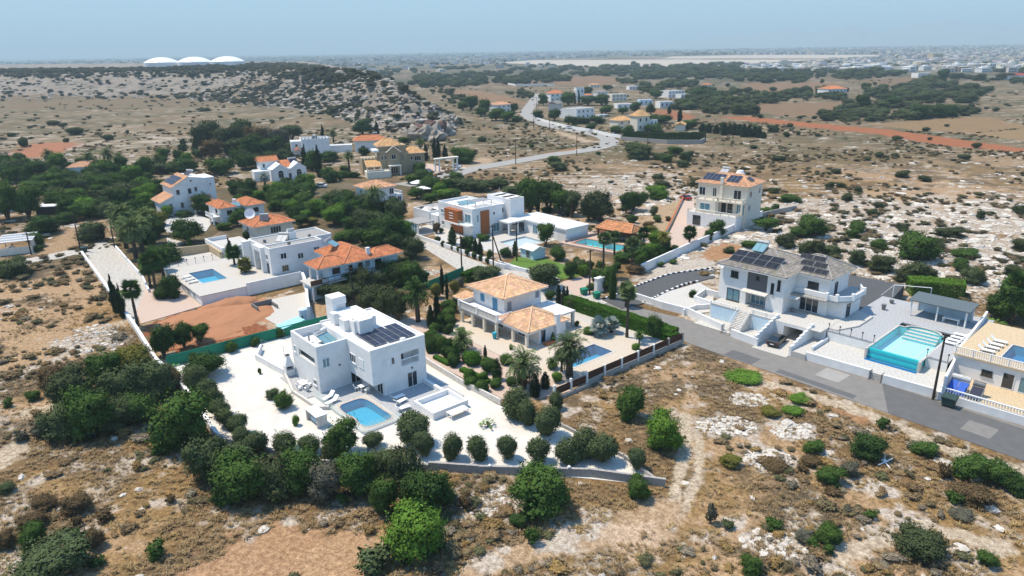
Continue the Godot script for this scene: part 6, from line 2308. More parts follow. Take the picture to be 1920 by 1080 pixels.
func build_bank() -> void:
	bank["bush"] = []
	bank["wild"] = []
	bank["tree"] = []
	bank["flat"] = []
	bank["scrub"] = []
	for k in 4:
		bank.bush.append([crown(100 + k,lobes(110 + k,6,0.04,0.20,0.26,0.95),7500,0.028,0.016,0.12),stem_mesh(120 + k,0.6,4,0.03,0.18)])
		bank.wild.append([crown(130 + k,lobes(140 + k,11,0.02,0.30,0.22,0.85),9500,0.024,0.015,0.42),stem_mesh(150 + k,0.6,5,0.03,0.25)])
		bank.tree.append([crown(160 + k,lobes(170 + k,11,0.22,0.30,0.22,0.75),8500,0.025,0.0155,0.42),stem_mesh(180 + k,0.75,5,0.035,0.26)])
		bank.scrub.append([crown(190 + k,lobes(200 + k,5,0.0,0.28,0.26,0.8),900,0.06,0.032,0.38),stem_mesh(210 + k,0.6,4,0.03,0.3)])
	for k in 2:
		bank.flat.append([crown(220 + k,lobes(230 + k,8,0.45,0.34,0.2,0.6),3600,0.034,0.019,0.34),stem_mesh(240 + k,0.7,4,0.035,0.3)])
	bank["cypress"] = []
	bank["cone"] = []
	for k in 3:
		var l := []
		for j in 7:
			var t := (j + 0.5) / 7.0
			var r := 0.46 * (sin(PI * clampf(0.18 + t * 0.80,0,1))) * (1.0 - 0.35 * t)
			l.append([Vector3(sin(j * 2.1 + k) * 0.05,t * 0.95 + 0.02,cos(j * 1.7 + k) * 0.05),Vector3(r,0.11,r)])
		bank.cypress.append([crown(250 + k,l,6000,0.022,0.016,0.2,0.4),stem_mesh(260 + k,0.3,1,0.05,0.0)])
		l = []
		for j in 5:
			var t := (j + 0.5) / 5.0
			var r := 0.5 * (sin(PI * clampf(0.28 + t * 0.66,0,1)))
			l.append([Vector3(0,t * 0.92 + 0.02,0),Vector3(r,0.15,r)])
		bank.cone.append([crown(270 + k,l,6000,0.022,0.015,0.07,0.25),stem_mesh(280 + k,0.3,1,0.05,0.0)])
	bank["hedge"] = []
	for k in 2:
		rnd.seed = 290 + k
		var g := Leaves.new()
		for i in 4200:
			var p := Vector3(rnd.randf_range(-0.5,0.5),rnd.randf(),rnd.randf_range(-0.5,0.5))
			var f := rnd.randi() % 5
			if f < 2:
				p.y = 1.0 + rnd.randf_range(-0.07,0.03)
			elif f == 2:
				p.z = 0.5 + rnd.randf_range(-0.08,0.03)
			elif f == 3:
				p.z = -0.5 + rnd.randf_range(-0.03,0.08)
			else:
				p.x = (0.5 if rnd.randf() < 0.5 else -0.5)
			var nrm := (Vector3(0,1,0) if f < 2 else Vector3(0,0.3,signf(p.z))) + unit() * 0.8
			nrm = nrm.normalized()
			var t := rnd.randf_range(0.7,1.3) * (1.0 + 0.3 * fine.get_noise_3d(p.x * 8,p.y * 8,p.z * 8 + k * 9))
			g.leaf(p,nrm.cross(unit()).normalized(),nrm,0.045,0.03,Color(t,t,t * 0.9))
		bank.hedge.append(g.mesh())
	bank["frond"] = [frond_mesh(300,1.5),frond_mesh(301,1.1),frond_mesh(302,2.1)]
	bank["fan"] = []
	for k in 2:
		rnd.seed = 310 + k
		var g := Leaves.new()
		for i in 14:
			var a := (i - 6.5) / 14.0 * 3.9
			var d := Vector3(cos(a),-0.15 - 0.25 * absf(a) * 0.3 - 0.2 * k,sin(a)).normalized()
			var s := Vector3(0.45,0,0)
			g.leaf(s + d * 0.27,d,Vector3(0,1,0.3 * sin(a)).normalized(),0.3,0.06,Color.WHITE * rnd.randf_range(0.8,1.2))
		g.leaf(Vector3(0.22,0,0),Vector3(1,0,0),Vector3.UP,0.24,0.02,Color(1.3,1.2,0.8))
		bank.fan.append(g.mesh())
	bank["date_crown"] = []
	bank["fan_crown"] = []
	for k in 3:
		bank.date_crown.append(palm_head(320 + k,bank.frond,46,1.25,-0.75,1.0))
		bank.fan_crown.append(palm_head(330 + k,bank.fan,40,1.35,-0.9,1.0))
	bank["banana"] = []
	for k in 2:
		rnd.seed = 340 + k
		var g := Leaves.new()
		for i in 26:
			var a := rnd.randf() * TAU
			var e := rnd.randf_range(0.2,1.3)
			var d := Vector3(cos(a) * cos(e),sin(e),sin(a) * cos(e))
			var t := rnd.randf_range(0.75,1.3)
			g.leaf(Vector3(0,0.15,0) + d * 0.22,d,Vector3(-cos(a) * sin(e),cos(e),-sin(a) * sin(e)),0.22,0.05,Color(t,t,t))
			var d2 := (d + Vector3.DOWN * 0.9).normalized()
			g.leaf(Vector3(0,0.15,0) + d * 0.44 + d2 * 0.14,d2,d.lerp(Vector3.UP,0.5).normalized(),0.16,0.05,Color(t,t,t))
		bank.banana.append([g.mesh(),stem_mesh(350 + k,0.25,2,0.04,0.03)])


func palm_head(seed_: int,fronds: Array,n: int,top: float,low: float,size: float) -> ArrayMesh:
	rnd.seed = seed_
	var st := SurfaceTool.new()
	st.begin(Mesh.PRIMITIVE_TRIANGLES)
	for i in n:
		var t := float(i) / n
		var b := Basis(Vector3.UP,i * 2.39996) * Basis(Vector3(0,0,1),lerpf(top,low,pow(t,0.9)) + rnd.randf_range(-0.12,0.12)) * Basis(Vector3(1,0,0),rnd.randf_range(-0.3,0.3))
		st.append_from(fronds[i % fronds.size()],0,Transform3D(b.scaled(Vector3.ONE * size * rnd.randf_range(0.85,1.08)),Vector3.ZERO))
	return st.commit()


# ------------------------------------------------------------------ planting

func beside(p: Vector2,m: Array) -> String:      # how p lies to a landmark, seen from the drone
	var q: Vector2 = m[0]
	var side := (atan2(p.x,-p.y) - atan2(q.x,-q.y)) * q.length()
	var back := p.length() - q.length()
	var w := []
	if absf(back) > 0.4 * absf(side):
		w.append("behind" if back > 0 else "before")
	if absf(side) > 0.4 * absf(back):
		w.append("right of" if side > 0 else "left of")
	if w.size() == 2:
		return "%s and %s %s" % [w[0],w[1],m[1]]
	return "%s %s" % [w[0],m[1]]


func short_label(what: String,p: Vector2,words: String,sz := 0.0) -> Array:   # [label, shared]
	var by := marks.duplicate()
	by.sort_custom(func(a,b): return p.distance_to(a[0]) < p.distance_to(b[0]))
	var tries := []
	if words:
		tries.append("%s %s" % [what,words])
	var adj: String = "" if sz == 0.0 else ("small " if sz < 1.3 else ("large " if sz > 2.4 else "middling "))
	for k in 4:
		tries.append("%s %s" % [what,beside(p,by[k])])
		tries.append("%s%s %s" % [adj,what,beside(p,by[k])])
	for t in tries:
		if t.split(" ").size() <= 16 and not said.has(t):
			return [t,false]
	return [tries[2],true]


var planted := []

func plant(kind: String,d: Array,m: String,what: String,words := "",group := "",leaning := 0.0) -> Node3D:
	var p := Vector2(d[0],d[2])
	rnd.seed = hash(Vector2i(int(p.x * 10),int(p.y * 10)))
	var lab := short_label(what,p,words,d[3])
	var name_: String = {"bush": "round_bush","wild": "wild_bush","tree": "garden_tree","flat": "umbrella_tree","scrub": "scrub_bush","cypress": "cypress_tree","cone": "clipped_cypress","banana": "broadleaf_plant"}[kind]
	var o := thing(name_,lab[0],{"bush": "bush","wild": "bush","tree": "tree","flat": "tree","scrub": "bush","cypress": "cypress","cone": "topiary","banana": "plant"}[kind],V(p),rnd.randf() * 360.0,group if group else what + "s")
	o.scale = Vector3(d[3] * 2,d[1],d[3] * 2)
	var b: Array = bank[kind][rnd.randi() % bank[kind].size()]
	part("crown" if kind in ["tree","flat","cypress"] else "foliage",b[0],M[m],o)
	part("trunk" if kind in ["tree","flat","cypress"] else "stem",b[1],M.bark,o)
	planted.append([p,d[3]])
	return o


func palm(kind: String,d: Array,r: float,label: String,m := "leaf_palm",separate := false,thick := 0.28) -> void:
	var p := Vector2(d[0],d[2])
	rnd.seed = hash(Vector2i(int(p.x * 10),int(p.y * 10)))
	var ht: float = d[1]
	var o := thing({"date": "date_palm","fan": "fan_palm"}[kind],label,"palm tree",V(p),rnd.randf() * 360.0,"palms of the villa gardens")
	var tr := palm_trunk(rnd.randi() % 1000,ht,thick * 1.25,thick * 0.8)
	part("trunk",tr,M.palm_bark,o)
	var top := Vector3(0,ht - 0.1,0)
	var key := "date_crown" if kind == "date" else "fan_crown"
	if separate:
		var fr: Array = bank.frond if kind == "date" else bank.fan
		var n := 44 if kind == "date" else 28
		for i in n:
			var t := float(i) / n
			var c := part("frond",fr[i % fr.size()],M[m] if t < 0.88 else M.leaf_brown,o,top)
			c.basis = (Basis(Vector3.UP,i * 2.39996) * Basis(Vector3(0,0,1),lerpf(1.25,-0.8,pow(t,0.9)) + rnd.randf_range(-0.15,0.15)) * Basis(Vector3(1,0,0),rnd.randf_range(-0.3,0.3))).scaled(Vector3.ONE * r * rnd.randf_range(0.85,1.1))
	else:
		var c := part("crown",bank[key][rnd.randi() % 3],M[m],o,top)
		c.scale = Vector3.ONE * r


func hedge(label: String,pts: Array,ht: float,w: float,m := "leaf_hedge") -> void:
	var o := thing("hedge",label,"hedge",V(pts[0]))
	for i in pts.size() - 1:
		var a: Vector2 = pts[i]
		var b: Vector2 = pts[i + 1]
		var n := maxi(1,int(round(a.distance_to(b) / 2.0)))
		var l := a.distance_to(b) / n
		for k in n:
			var c: Vector2 = a.lerp(b,(k + 0.5) / n) - pts[0]
			var q := part("hedge_section",bank.hedge[k % 2],M[m],o,V(c),-rad_to_deg((b - a).angle()))
			q.scale = Vector3(l * 1.04,ht * (1.0 + 0.03 * sin(k * 2.3)),w)


func fill(poly: Array,count: int,kinds: Array,group: String,lo := 2.5,hi := 5.0) -> void:     # kinds: [kind, material, words]
	rnd.seed = count * 31 + int(poly[0].x)
	var spots := []
	scatter_in(poly,count,func(p): spots.append([p,rnd.randf(),rnd.randi()]))
	for s in spots:
		var k: Array = kinds[s[2] % kinds.size()]
		var ht: float = lerpf(lo,hi,s[1])
		plant(k[0],[s[0].x,ht,s[0].y,ht * (0.5 if k[0] != "cypress" else 0.16)],k[1],k[2],"",group)


func plants() -> void:
	build_bank()
	var b1 := Vector2(-24.0,-83.2)
	var b2 := Vector2(1.9,-97.3)
	var b10 := Vector2(-7.7,-163.3)
	var ord := ["first","second","third","fourth","fifth","sixth","seventh","eighth","ninth","tenth","eleventh","twelfth"]
	# olive bushes round the gravel yard
	var row := [[-42,3.4,-85.3,1.9],[-39.1,3,-81.8,1.6],[-37.3,3,-79.3,1.3],[-35.9,2.3,-77.5,1.4],[-34.1,2.5,-74.7,1.3],[-32.1,2.6,-72.9,1.4],[-30.6,2.7,-70.1,1.2],[-28.4,2.9,-68.7,1.4],[-25.6,2.5,-69.2,1.6],[-22.6,2.2,-68.8,1.4],[-19.9,2.4,-67.3,1.3]]
	for i in row.size():
		plant("bush",row[i],"leaf_olive","round olive bush","%s along the yard's left wall, counted from its far end" % ord[i],"olive bushes along the yard wall")
	row = [[-15.8,1.9,-69.8,1.3],[-11.3,4,-70.1,2.2],[-9.9,3,-67.7,1.4],[-6.7,3.4,-66.9,1.3],[-4,3.2,-66.5,1.4],[-0.8,2.9,-66.8,1.3],[2.5,3,-66.2,1.4],[5.7,3.3,-65.8,1.6],[7.6,3.7,-66.9,1.7],[9.4,3.4,-66,1.9],[12.8,2.5,-64.5,1.1]]
	for i in row.size():
		plant("bush",row[i],"leaf_olive","round olive bush","%s behind the front yard wall, counted from the kidney pool" % ord[i],"olive bushes along the yard wall")
	row = [[0.4,4.2,-75.9,2.1],[1.5,3.6,-73.9,1.5],[3.9,4,-71.5,1.8],[5.2,2.4,-78,1]]
	for i in row.size():
		plant("bush",row[i],"leaf_olive","tall olive bush",["standing left in the yard's right corner group","in the middle of the yard's right corner group","nearest in the yard's right corner group","behind, in the yard's right corner group"][i],"olive bushes along the yard wall")
	# the yard's other plants
	plant("tree",[-42.2,3.5,-89,2.6],"leaf_dark","dark broadleaf tree","at the far end of the olive row by the green mesh")
	plant("banana",[-46.1,3,-88,1.8],"leaf_bright","bright feathery plant","left of the dark broadleaf tree at the green mesh")
	plant("tree",[-18.9,4.3,-68.2,1.9],"leaf_mid","leafy fig tree","right beside the pump shelter below the kidney pool")
	plant("wild",[-19.8,2.4,-68.2,1.2],"leaf_dark","dark fig bush","tucked behind the leafy fig tree")
	plant("banana",[-3.1,1.4,-73.7,0.9],"leaf_bright","small lemon tree","alone in the gravel right of the white-walled basin")
	plant("wild",[-28.6,2.3,-79.2,1.2],"leaf_mid","bushy shrub","in the planter below the left terrace")
	plant("wild",[-30.9,1.3,-81.9,0.9],"leaf_olive","loose grey shrub","at the upper end of the planter below the left terrace")
	plant("bush",[-25.9,1.5,-74.8,0.5],"leaf_bright","bright round lemon bush","next to the pump shelter's left side")
	plant("bush",[-35,1,-89.2,0.3],"leaf_mid","tiny shrub","in the bed outside the bent yard wall")
	for k in 3:
		plant("wild",[[-38.9,1.5,-99.1,0.7],[-36.1,1.7,-102.3,0.7],[-41.7,1.7,-97,0.9]][k],"leaf_mid","small tree",["at the left part of the green mesh fence","at the right part of the green mesh fence","against the mesh fence in front of the red earth"][k])
	row = [[-51.2,5,-95.8,1.8],[-49.5,4.1,-98.8,1.5],[-48,2.9,-101.1,1.5],[-53.7,2.4,-98.6,0.8]]
	for i in row.size():
		plant("tree",row[i],["leaf_dark","leaf_dark","leaf_mid","leaf_dark"][i],["big dark tree","dark tree","lighter leafy tree","narrow dark tree"][i],"at the lower end of the bare red plot")
	# wild thickets left of the yard and in front of it
	var left := [[-52,4.4,-72.9,2.5],[-48.8,6.2,-73.2,2.9],[-55.9,4.9,-81,2.9],[-55,4.7,-86.8,2.3],[-49.4,5.1,-81.2,2.9],[-46.4,4.8,-82.9,2.9],[-45.2,3.7,-76.3,2.4],[-47.1,4,-74.6,2.5],[-45.9,2.9,-85.4,1.9]]
	for i in left.size():
		plant("wild",left[i],["leaf_olive","leaf_mid","leaf_scrub","leaf_mid","leaf_olive","leaf_olive","leaf_mid","leaf_scrub","leaf_brown"][i],"big lentisk bush","%s in the thicket left of the yard wall" % ord[i],"lentisk thicket left of the yard")
	plant("wild",[-60.7,3.4,-85.2,1.9],"leaf_brown","grey-brown bush","at the upper left end of the thicket")
	plant("wild",[-52.6,4,-90.3,2.5],"leaf_yellow","yellow-green bush","touching the long white lane wall")
	plant("scrub",[-55,2.3,-73.5,1.3],"leaf_grey","leafless grey shrub","at the left foot of the thicket")
	plant("scrub",[-56.9,1.3,-72.4,0.8],"leaf_grey","leafless grey shrub","standing clear left of the thicket")
	plant("wild",[-37.5,6.6,-70.8,3.4],"leaf_mid","huge round bush","outside the yard wall between the two thickets")
	var front := [[-31.9,4.8,-64.2,2.2],[-26.9,4.9,-60.4,2.9],[-28.8,4.4,-63,2.3],[-23.9,4.3,-61.3,2.6],[-21.5,5,-61.6,2.2],[-18.8,4.2,-60,1.7],[-28.5,3.1,-59.7,1.3]]
	for i in front.size():
		plant("wild",front[i],["leaf_olive","leaf_mid","leaf_olive","leaf_scrub","leaf_mid","leaf_grey","leaf_dark"][i],"spreading lentisk bush","%s in the thicket before the yard's lower corner" % ord[i],"lentisk thicket before the yard corner")
	front = [[-15.7,4.7,-61,2.1],[-13.7,2.6,-65,2],[-10.6,5.6,-60.3,1.9],[-12.5,4.1,-57.6,1.4],[-8.9,4.7,-57.4,2.3],[-7.4,3.1,-58.9,1.7],[-8.9,4.9,-52,2.8]]
	for i in front.size():
		plant("wild",front[i],["leaf_mid","leaf_olive","leaf_scrub","leaf_mid","leaf_dark","leaf_mid","leaf_bright"][i],"broad green bush","%s in the thicket outside the front yard wall" % ord[i],"thicket outside the front yard wall")
	plant("wild",[2.5,4.6,-57.7,2.9],"leaf_mid","lone pale-green bush","on the white rock outside the front yard wall")
	plant("wild",[0.3,1,-55.8,1],"leaf_dark","dark low bush","at the foot of the lone pale-green bush")
	plant("wild",[13.8,4.1,-75.4,1.7],"leaf_mid","green shrub","in the dry triangle below the slatted fence")
	plant("wild",[16.4,4.5,-68.2,2.1],"leaf_bright","bright green shrub","beside the dirt track below the slatted fence")
	plant("wild",[12.1,2.4,-59.4,1.2],"leaf_mid","small leafy shrub","outside the yard wall's right tip")
	plant("scrub",[1.4,1.6,-53,0.7],"leaf_mid","little shrub","beside the dirt track's lower bend")
	plant("scrub",[-16.9,1.2,-59.2,0.6],"leaf_mid","little shrub","right of the front thicket")
	plant("scrub",[-4.9,1.5,-58.3,0.7],"leaf_brown","brown shrub","between the broad bushes and the white rock")
	plant("scrub",[-12.3,2,-49.9,1.6],"leaf_olive","grey-green shrub","at the photo's bottom edge below the broad bushes")
	# free-standing shrubs of the near ground
	var loose := [[[-43.6,2.4,-53.6,1.1],"leaf_mid","leafy shrub"],[[-39.7,3,-50,3],"leaf_olive","large grey-green bush"],[[-39.5,1.6,-53.7,0.8],"leaf_mid","green shrub"],[[-38,1.9,-53.5,0.9],"leaf_brown","brown cushion shrub"],[[-31.7,1.6,-51.9,0.8],"leaf_mid","green shrub"],[[-42.8,1.8,-58.8,1.4],"leaf_brown","brown-green shrub"],[[-46.1,1.4,-59.3,1.2],"leaf_brown","olive-brown shrub"],[[-45.6,1.5,-56.6,1.3],"leaf_brown","dark brown shrub"],[[-39.3,1,-57.4,0.8],"leaf_brown","low brown shrub"],[[-41.4,0.9,-56.7,0.5],"leaf_brown","small brown shrub"],[[-62,1.3,-82.6,0.9],"leaf_mid","low green shrub"],[[-64,1.2,-80.7,0.6],"leaf_mid","small green shrub"],[[-51.9,1.1,-62.1,0.9],"leaf_olive","grey-green shrub"],[[-36.4,0.8,-50.9,0.7],"leaf_dark","dark shrub"],[[-46.1,1.7,-53.7,0.9],"leaf_brown","brown shrub"],[[-34.1,0.8,-60,0.5],"leaf_brown","small brown shrub"],[[-39.6,0.9,-68.6,0.5],"leaf_mid","small green shrub"],
		[[32.4,1.4,-67.2,1.1],"leaf_mid","dark green shrub"],[[37.6,2.7,-66,1.8],"leaf_dark","large dark shrub"],[[31.8,1.7,-61.6,1.4],"leaf_mid","green shrub"],[[34.3,1.5,-62.8,1],"leaf_grey","grey shrub"],[[42.3,1.4,-72,0.7],"leaf_mid","small upright shrub"],[[44.1,1.3,-66.7,1.4],"leaf_mid","green shrub"],[[46.2,2.5,-62.1,1.8],"leaf_mid","broad green shrub"],[[48.5,2.4,-60.8,1.7],"leaf_mid","broad green shrub"],[[49.2,2.1,-59.1,1.1],"leaf_dark","dark shrub"],[[44.2,1.5,-58.3,1.9],"leaf_brown","brown-green shrub"],[[42.2,1.1,-58,0.8],"leaf_mid","low green shrub"],[[43.6,1.6,-62,0.7],"leaf_brown","brown shrub"],[[23.6,1,-54.5,0.8],"leaf_mid","green shrub"],[[27.8,1.7,-52.6,1.2],"leaf_mid","green shrub"],[[25.8,1.1,-52.6,0.9],"leaf_grey","silver-grey shrub"],[[26,1.2,-51.6,0.6],"leaf_mid","small green shrub"],[[27.1,0.9,-51,0.5],"leaf_mid","small green shrub"],[[34.8,2.4,-50.9,2.1],"leaf_scrub","large thorny shrub"],[[39.9,1.2,-49.3,0.9],"leaf_mid","green shrub"],[[33.1,0.7,-55.8,0.6],"leaf_mid","small green shrub"],[[19.6,1.6,-48.7,0.9],"leaf_mid","green shrub"],[[19.5,0.7,-54.7,0.6],"leaf_olive","grey-green shrub"],[[18.1,2.1,-55.4,0.5],"leaf_grey","tall grey dead shrub"],[[31.3,0.8,-65,1.1],"leaf_brown","brown shrub"],[[27.2,0.8,-64.2,1.3],"leaf_brown","dark brown shrub"],[[29.8,0.8,-63.6,0.6],"leaf_brown","brown shrub"],[[31.3,0.6,-59.4,0.8],"leaf_brown","brown shrub"],[[31.4,0.7,-56.6,0.5],"leaf_grey","grey shrub"],[[41.6,0.5,-55.8,1.1],"leaf_grey","grey-brown shrub"],
		[[30.6,0.6,-85.5,2.4],"leaf_bright","bright grassy clump"],[[35.6,0.8,-78.9,1.4],"leaf_bright","bright grassy clump"],[[33.5,0.7,-76,1.3],"leaf_bright","bright grassy clump"],[[30.7,0.9,-75.5,1.2],"leaf_yellow","yellow-green grassy clump"],[[22.7,1.2,-64.9,1.1],"leaf_yellow","yellow-green cushion shrub"],
		[[69.7,4.8,-159.2,3.6],"leaf_mid","green shrub"],[[66.5,2.3,-158.8,2.2],"leaf_mid","green shrub"],[[59.8,3,-149.8,2.3],"leaf_scrub","grey-green shrub"],[[62.3,2.9,-144.2,1.8],"leaf_scrub","dark shrub"],[[64.2,3.5,-143.2,1.3],"leaf_scrub","dark shrub"],[[67.4,2,-143.3,1.9],"leaf_olive","olive shrub"],[[77.6,2.2,-156.3,1.5],"leaf_mid","green shrub"],[[81.6,2.5,-162.4,2],"leaf_mid","green shrub"],[[82.8,5.7,-138.6,4.2],"leaf_mid","large green shrub"],[[90.1,2.3,-146.5,2.9],"leaf_scrub","dark shrub"],[[100.1,2.1,-156.9,3.1],"leaf_scrub","dark flat shrub"],[[71.6,3.3,-131.3,2.6],"leaf_scrub","dark shrub"],[[68.9,3.4,-135.5,1.7],"leaf_olive","olive shrub"],[[73.7,4.1,-124.3,2.8],"leaf_scrub","large dark shrub"],[[77.9,2.3,-125.9,1.6],"leaf_scrub","dark shrub"],[[86.8,2.6,-130.8,1.5],"leaf_mid","green shrub"],[[79.1,2,-147.3,2],"leaf_mid","green shrub"],[[92,2,-162,1.5],"leaf_scrub","dark shrub"],[[52.2,1.6,-150.1,2],"leaf_mid","low green shrub"],[[46.6,1.2,-146.1,1.3],"leaf_scrub","grey-green shrub"],[[42.8,3.9,-204.3,3.5],"leaf_bright","light green bush"],[[37.8,3.4,-198.6,1.3],"leaf_mid","green bush"],[[49,2.2,-234,2.1],"leaf_scrub","dark shrub"],[[48,2.1,-222.1,2.4],"leaf_scrub","dark shrub"],[[58.6,2.9,-222.3,2],"leaf_scrub","dark shrub"],[[111.5,1.7,-241.9,1.8],"leaf_scrub","dark shrub"],[[103.7,1.6,-208.9,1.2],"leaf_scrub","dark shrub"],[[95.2,2,-197.7,1.6],"leaf_scrub","dark shrub"],[[129.2,2.3,-232.6,2.4],"leaf_scrub","dark shrub"],[[132.2,1.9,-224.7,2],"leaf_scrub","dark shrub"],[[102.7,1.9,-272.7,2.9],"leaf_scrub","dark shrub"],[[98.2,2.1,-215.8,1.4],"leaf_scrub","dark shrub"],[[101.8,1.5,-217.5,1.4],"leaf_scrub","dark shrub"],[[78.8,2.1,-196.8,3.2],"leaf_mid","low green shrub"],[[78.9,1.6,-210,1.8],"leaf_scrub","dark shrub"],[[92.9,1.7,-178.4,1.7],"leaf_scrub","grey-green shrub"],[[99,1.6,-187,1.4],"leaf_scrub","dark shrub"],[[117.2,2.3,-172.8,1.1],"leaf_scrub","dark upright shrub"],[[130.2,2.2,-178,1.7],"leaf_scrub","dark shrub"],[[93.8,1.4,-140.9,2.9],"leaf_mid","green shrub"],[[107.6,2.4,-144.2,1.9],"leaf_scrub","dark shrub"],[[84.3,3.1,-122.9,2.2],"leaf_olive","grey-green shrub"],[[94.7,2.1,-127,2.1],"leaf_scrub","dark shrub"],[[70.4,2,-185.5,1.1],"leaf_dark","round tree-like bush"]]
	for l in loose:
		plant("scrub" if l[0][3] < 0.9 else "wild",l[0],l[1],l[2],"","shrubs on the open ground")
	plant("flat",[60.7,3.1,-164.3,3],"leaf_mid","small umbrella-shaped tree","outside the slope wall near the three-storey house")
	hedge("bright green creeper hedge behind the slate-grey pavilion",[Vector2(70.2,-118.6),Vector2(74.2,-117.7),Vector2(78.1,-115.6)],2.6,3.6,"leaf_bright")
	# garden of the peach-roofed villa
	hedge("bright clipped hedge between the peach-roofed villa and the street",[local(b2,GRID,16.6,-8.0),local(b2,GRID,17.8,13.6)],2.0,1.9)
	hedge("short clipped hedge returning behind the slatted fence",[local(b2,GRID,15.6,13.9),local(b2,GRID,17.6,14.0)],1.7,1.2)
	hedge("trimmed hedge along the far side of the peach-roofed villa's plot",[Vector2(-9.2,-128.6),Vector2(-6,-133.1)],1.8,1.4)
	hedge("low hedge on the upper terrace of the hedged garden",[Vector2(-11.2,-93.6),Vector2(-9,-91)],0.5,0.8,"leaf_hedge")
	hedge("low hedge on the lower terrace of the hedged garden",[Vector2(-7.1,-89.2),Vector2(-3.3,-85.2)],0.5,0.9,"leaf_hedge")
	var garden := [
		["bush",[-10.4,2.7,-95.8,1.4],"leaf_mid","domed clipped tree"],["bush",[-5.6,2.1,-91.4,1.6],"leaf_hedge","domed clipped tree"],["bush",[-3.4,2.2,-88.6,1.3],"leaf_mid","domed clipped tree"],["bush",[-0.9,1.6,-91.3,1.2],"leaf_mid","domed clipped tree"],["bush",[-12.2,2.4,-99.1,1.2],"leaf_mid","domed clipped tree"],["bush",[-12.1,2.4,-96.2,1],"leaf_dark","dark domed tree"],["bush",[-5.6,1.6,-84.1,1.1],"leaf_mid","round shrub"],["bush",[-4.1,1.8,-82.7,1],"leaf_mid","round shrub"],["bush",[-2.3,1.4,-83.9,1],"leaf_mid","round shrub"],["bush",[-0.3,1.1,-84.6,0.9],"leaf_dark","round shrub"],["bush",[5.8,1.5,-85.3,0.9],"leaf_bright","bright round shrub"],["cone",[-8.2,3,-91.9,0.9],"leaf_mid","plump conical topiary"],["cone",[-2.2,3.2,-86.2,0.8],"leaf_dark","plump conical topiary"],["cone",[-4,2,-93.5,0.3],"leaf_cypress","slim conical topiary"],["cone",[-13,3.9,-105.5,0.8],"leaf_cypress","slim conical topiary"],["cone",[-10.5,2.2,-103.1,0.6],"leaf_cypress","slim conical topiary"],["cone",[-12.5,4.6,-110,0.6],"leaf_cypress","slim conical topiary"],["cypress",[-12.7,5.6,-121.8,0.4],"leaf_cypress","tall slim cypress"],["cypress",[-11.5,5.2,-118.6,0.4],"leaf_cypress","slim cypress"],["cone",[2.7,3.3,-81.2,0.8],"leaf_cypress","dark conical topiary"],["cone",[4.1,2.4,-83.5,0.7],"leaf_cypress","dark conical topiary"],["wild",[-10.7,2.4,-108.3,1.4],"leaf_mid","leafy shrub"],["wild",[-12.2,1.1,-111.7,0.7],"leaf_flower","magenta bougainvillea"],["bush",[-11,1.4,-115.1,1.1],"leaf_mid","round green bush"],["bush",[-13.6,2.9,-119.8,1.2],"leaf_yellow","yellow-flowering bush"],["bush",[-10.4,2.7,-122,1.1],"leaf_yellow","yellow-green bush"],["bush",[-9.6,1.9,-126.1,0.8],"leaf_grey","silvery bush"],["wild",[-5,2.8,-129.5,2.8],"leaf_olive","grey-green acacia bush"],["tree",[5.9,4.5,-124.6,2.9],"leaf_olive","olive-brown tree"],["cone",[8,3.7,-115.4,0.6],"leaf_cypress","slim cypress"],["cone",[8.8,3.8,-114.2,0.5],"leaf_cypress","slim cypress"],["cone",[9.5,3.4,-115.3,0.4],"leaf_cypress","slim cypress"],["bush",[10.2,2.5,-112.7,1.1],"leaf_olive","rounded grey-green bush"],["bush",[6.7,1.7,-118.1,1.2],"leaf_dark","dark bush"],["bush",[11.9,1.1,-101.9,1.3],"leaf_mid","low dark shrub"],["bush",[10.2,1,-104.9,0.5],"leaf_dark","small dark shrub"],["tree",[21.6,3.6,-100,1.2],"leaf_mid","leafy tree"],["bush",[18,1.1,-95.4,0.7],"leaf_bright","round lemon bush"],["cone",[6,1.8,-98.5,0.4],"leaf_mid","potted topiary"],["bush",[-2.5,1.5,-101.5,0.5],"leaf_mid","potted plant"],["bush",[-0.3,1.1,-96,0.3],"leaf_mid","potted plant"],["wild",[-8,1.1,-102.7,0.7],"leaf_mid","spiky plant"],["wild",[1.2,1.7,-85,0.9],"leaf_dark","dark shrub"]]
	for q in garden:
		plant(q[0],q[1],q[2],q[3],"","garden plants of the peach-roofed villa")
	palm("date",[1.3,3.8,-83.3,1],3.0,"date palm with orange fruit stalks between the hedged garden and the pool","leaf_palm",true,0.3)
	palm("date",[7.5,4.6,-86.4,1],3.1,"date palm leaning over the deep blue pool's left end","leaf_olive",true,0.42)
	palm("date",[-7.4,1.9,-96.1,1.1],2.3,"short date palm in the middle of the hedged garden","leaf_palm",true,0.3)
	palm("fan",[17.4,7.2,-100.1,1.1],1.7,"tall slim fan palm between the silver palms and the hedge","leaf_palm",true,0.2)
	palm("fan",[13.3,1.8,-100.8,1.1],1.75,"larger silver fan palm right of the deep blue pool","leaf_silver",true,0.25)
	palm("fan",[15.3,1.6,-102.1,1.1],1.45,"smaller silver-green fan palm nearer the hedge","leaf_silver",true,0.25)
	palm("date",[5.4,1.1,-89.3,0.6],1.2,"small young palm left of the deep blue pool","leaf_mid",false,0.15)
	palm("fan",[6.6,2.6,-88.3,0.6],1.1,"small fan palm behind the leaning date palm","leaf_dark",false,0.15)
	palm("date",[18.8,1.6,-97.4,0.4],1.0,"thin young palm near the slatted fence's far end","leaf_mid",false,0.1)
	palm("date",[-15.4,5.3,-108.1,1.2],3.2,"dark date palm between the white house and the mesh fence","leaf_dark",false,0.35)
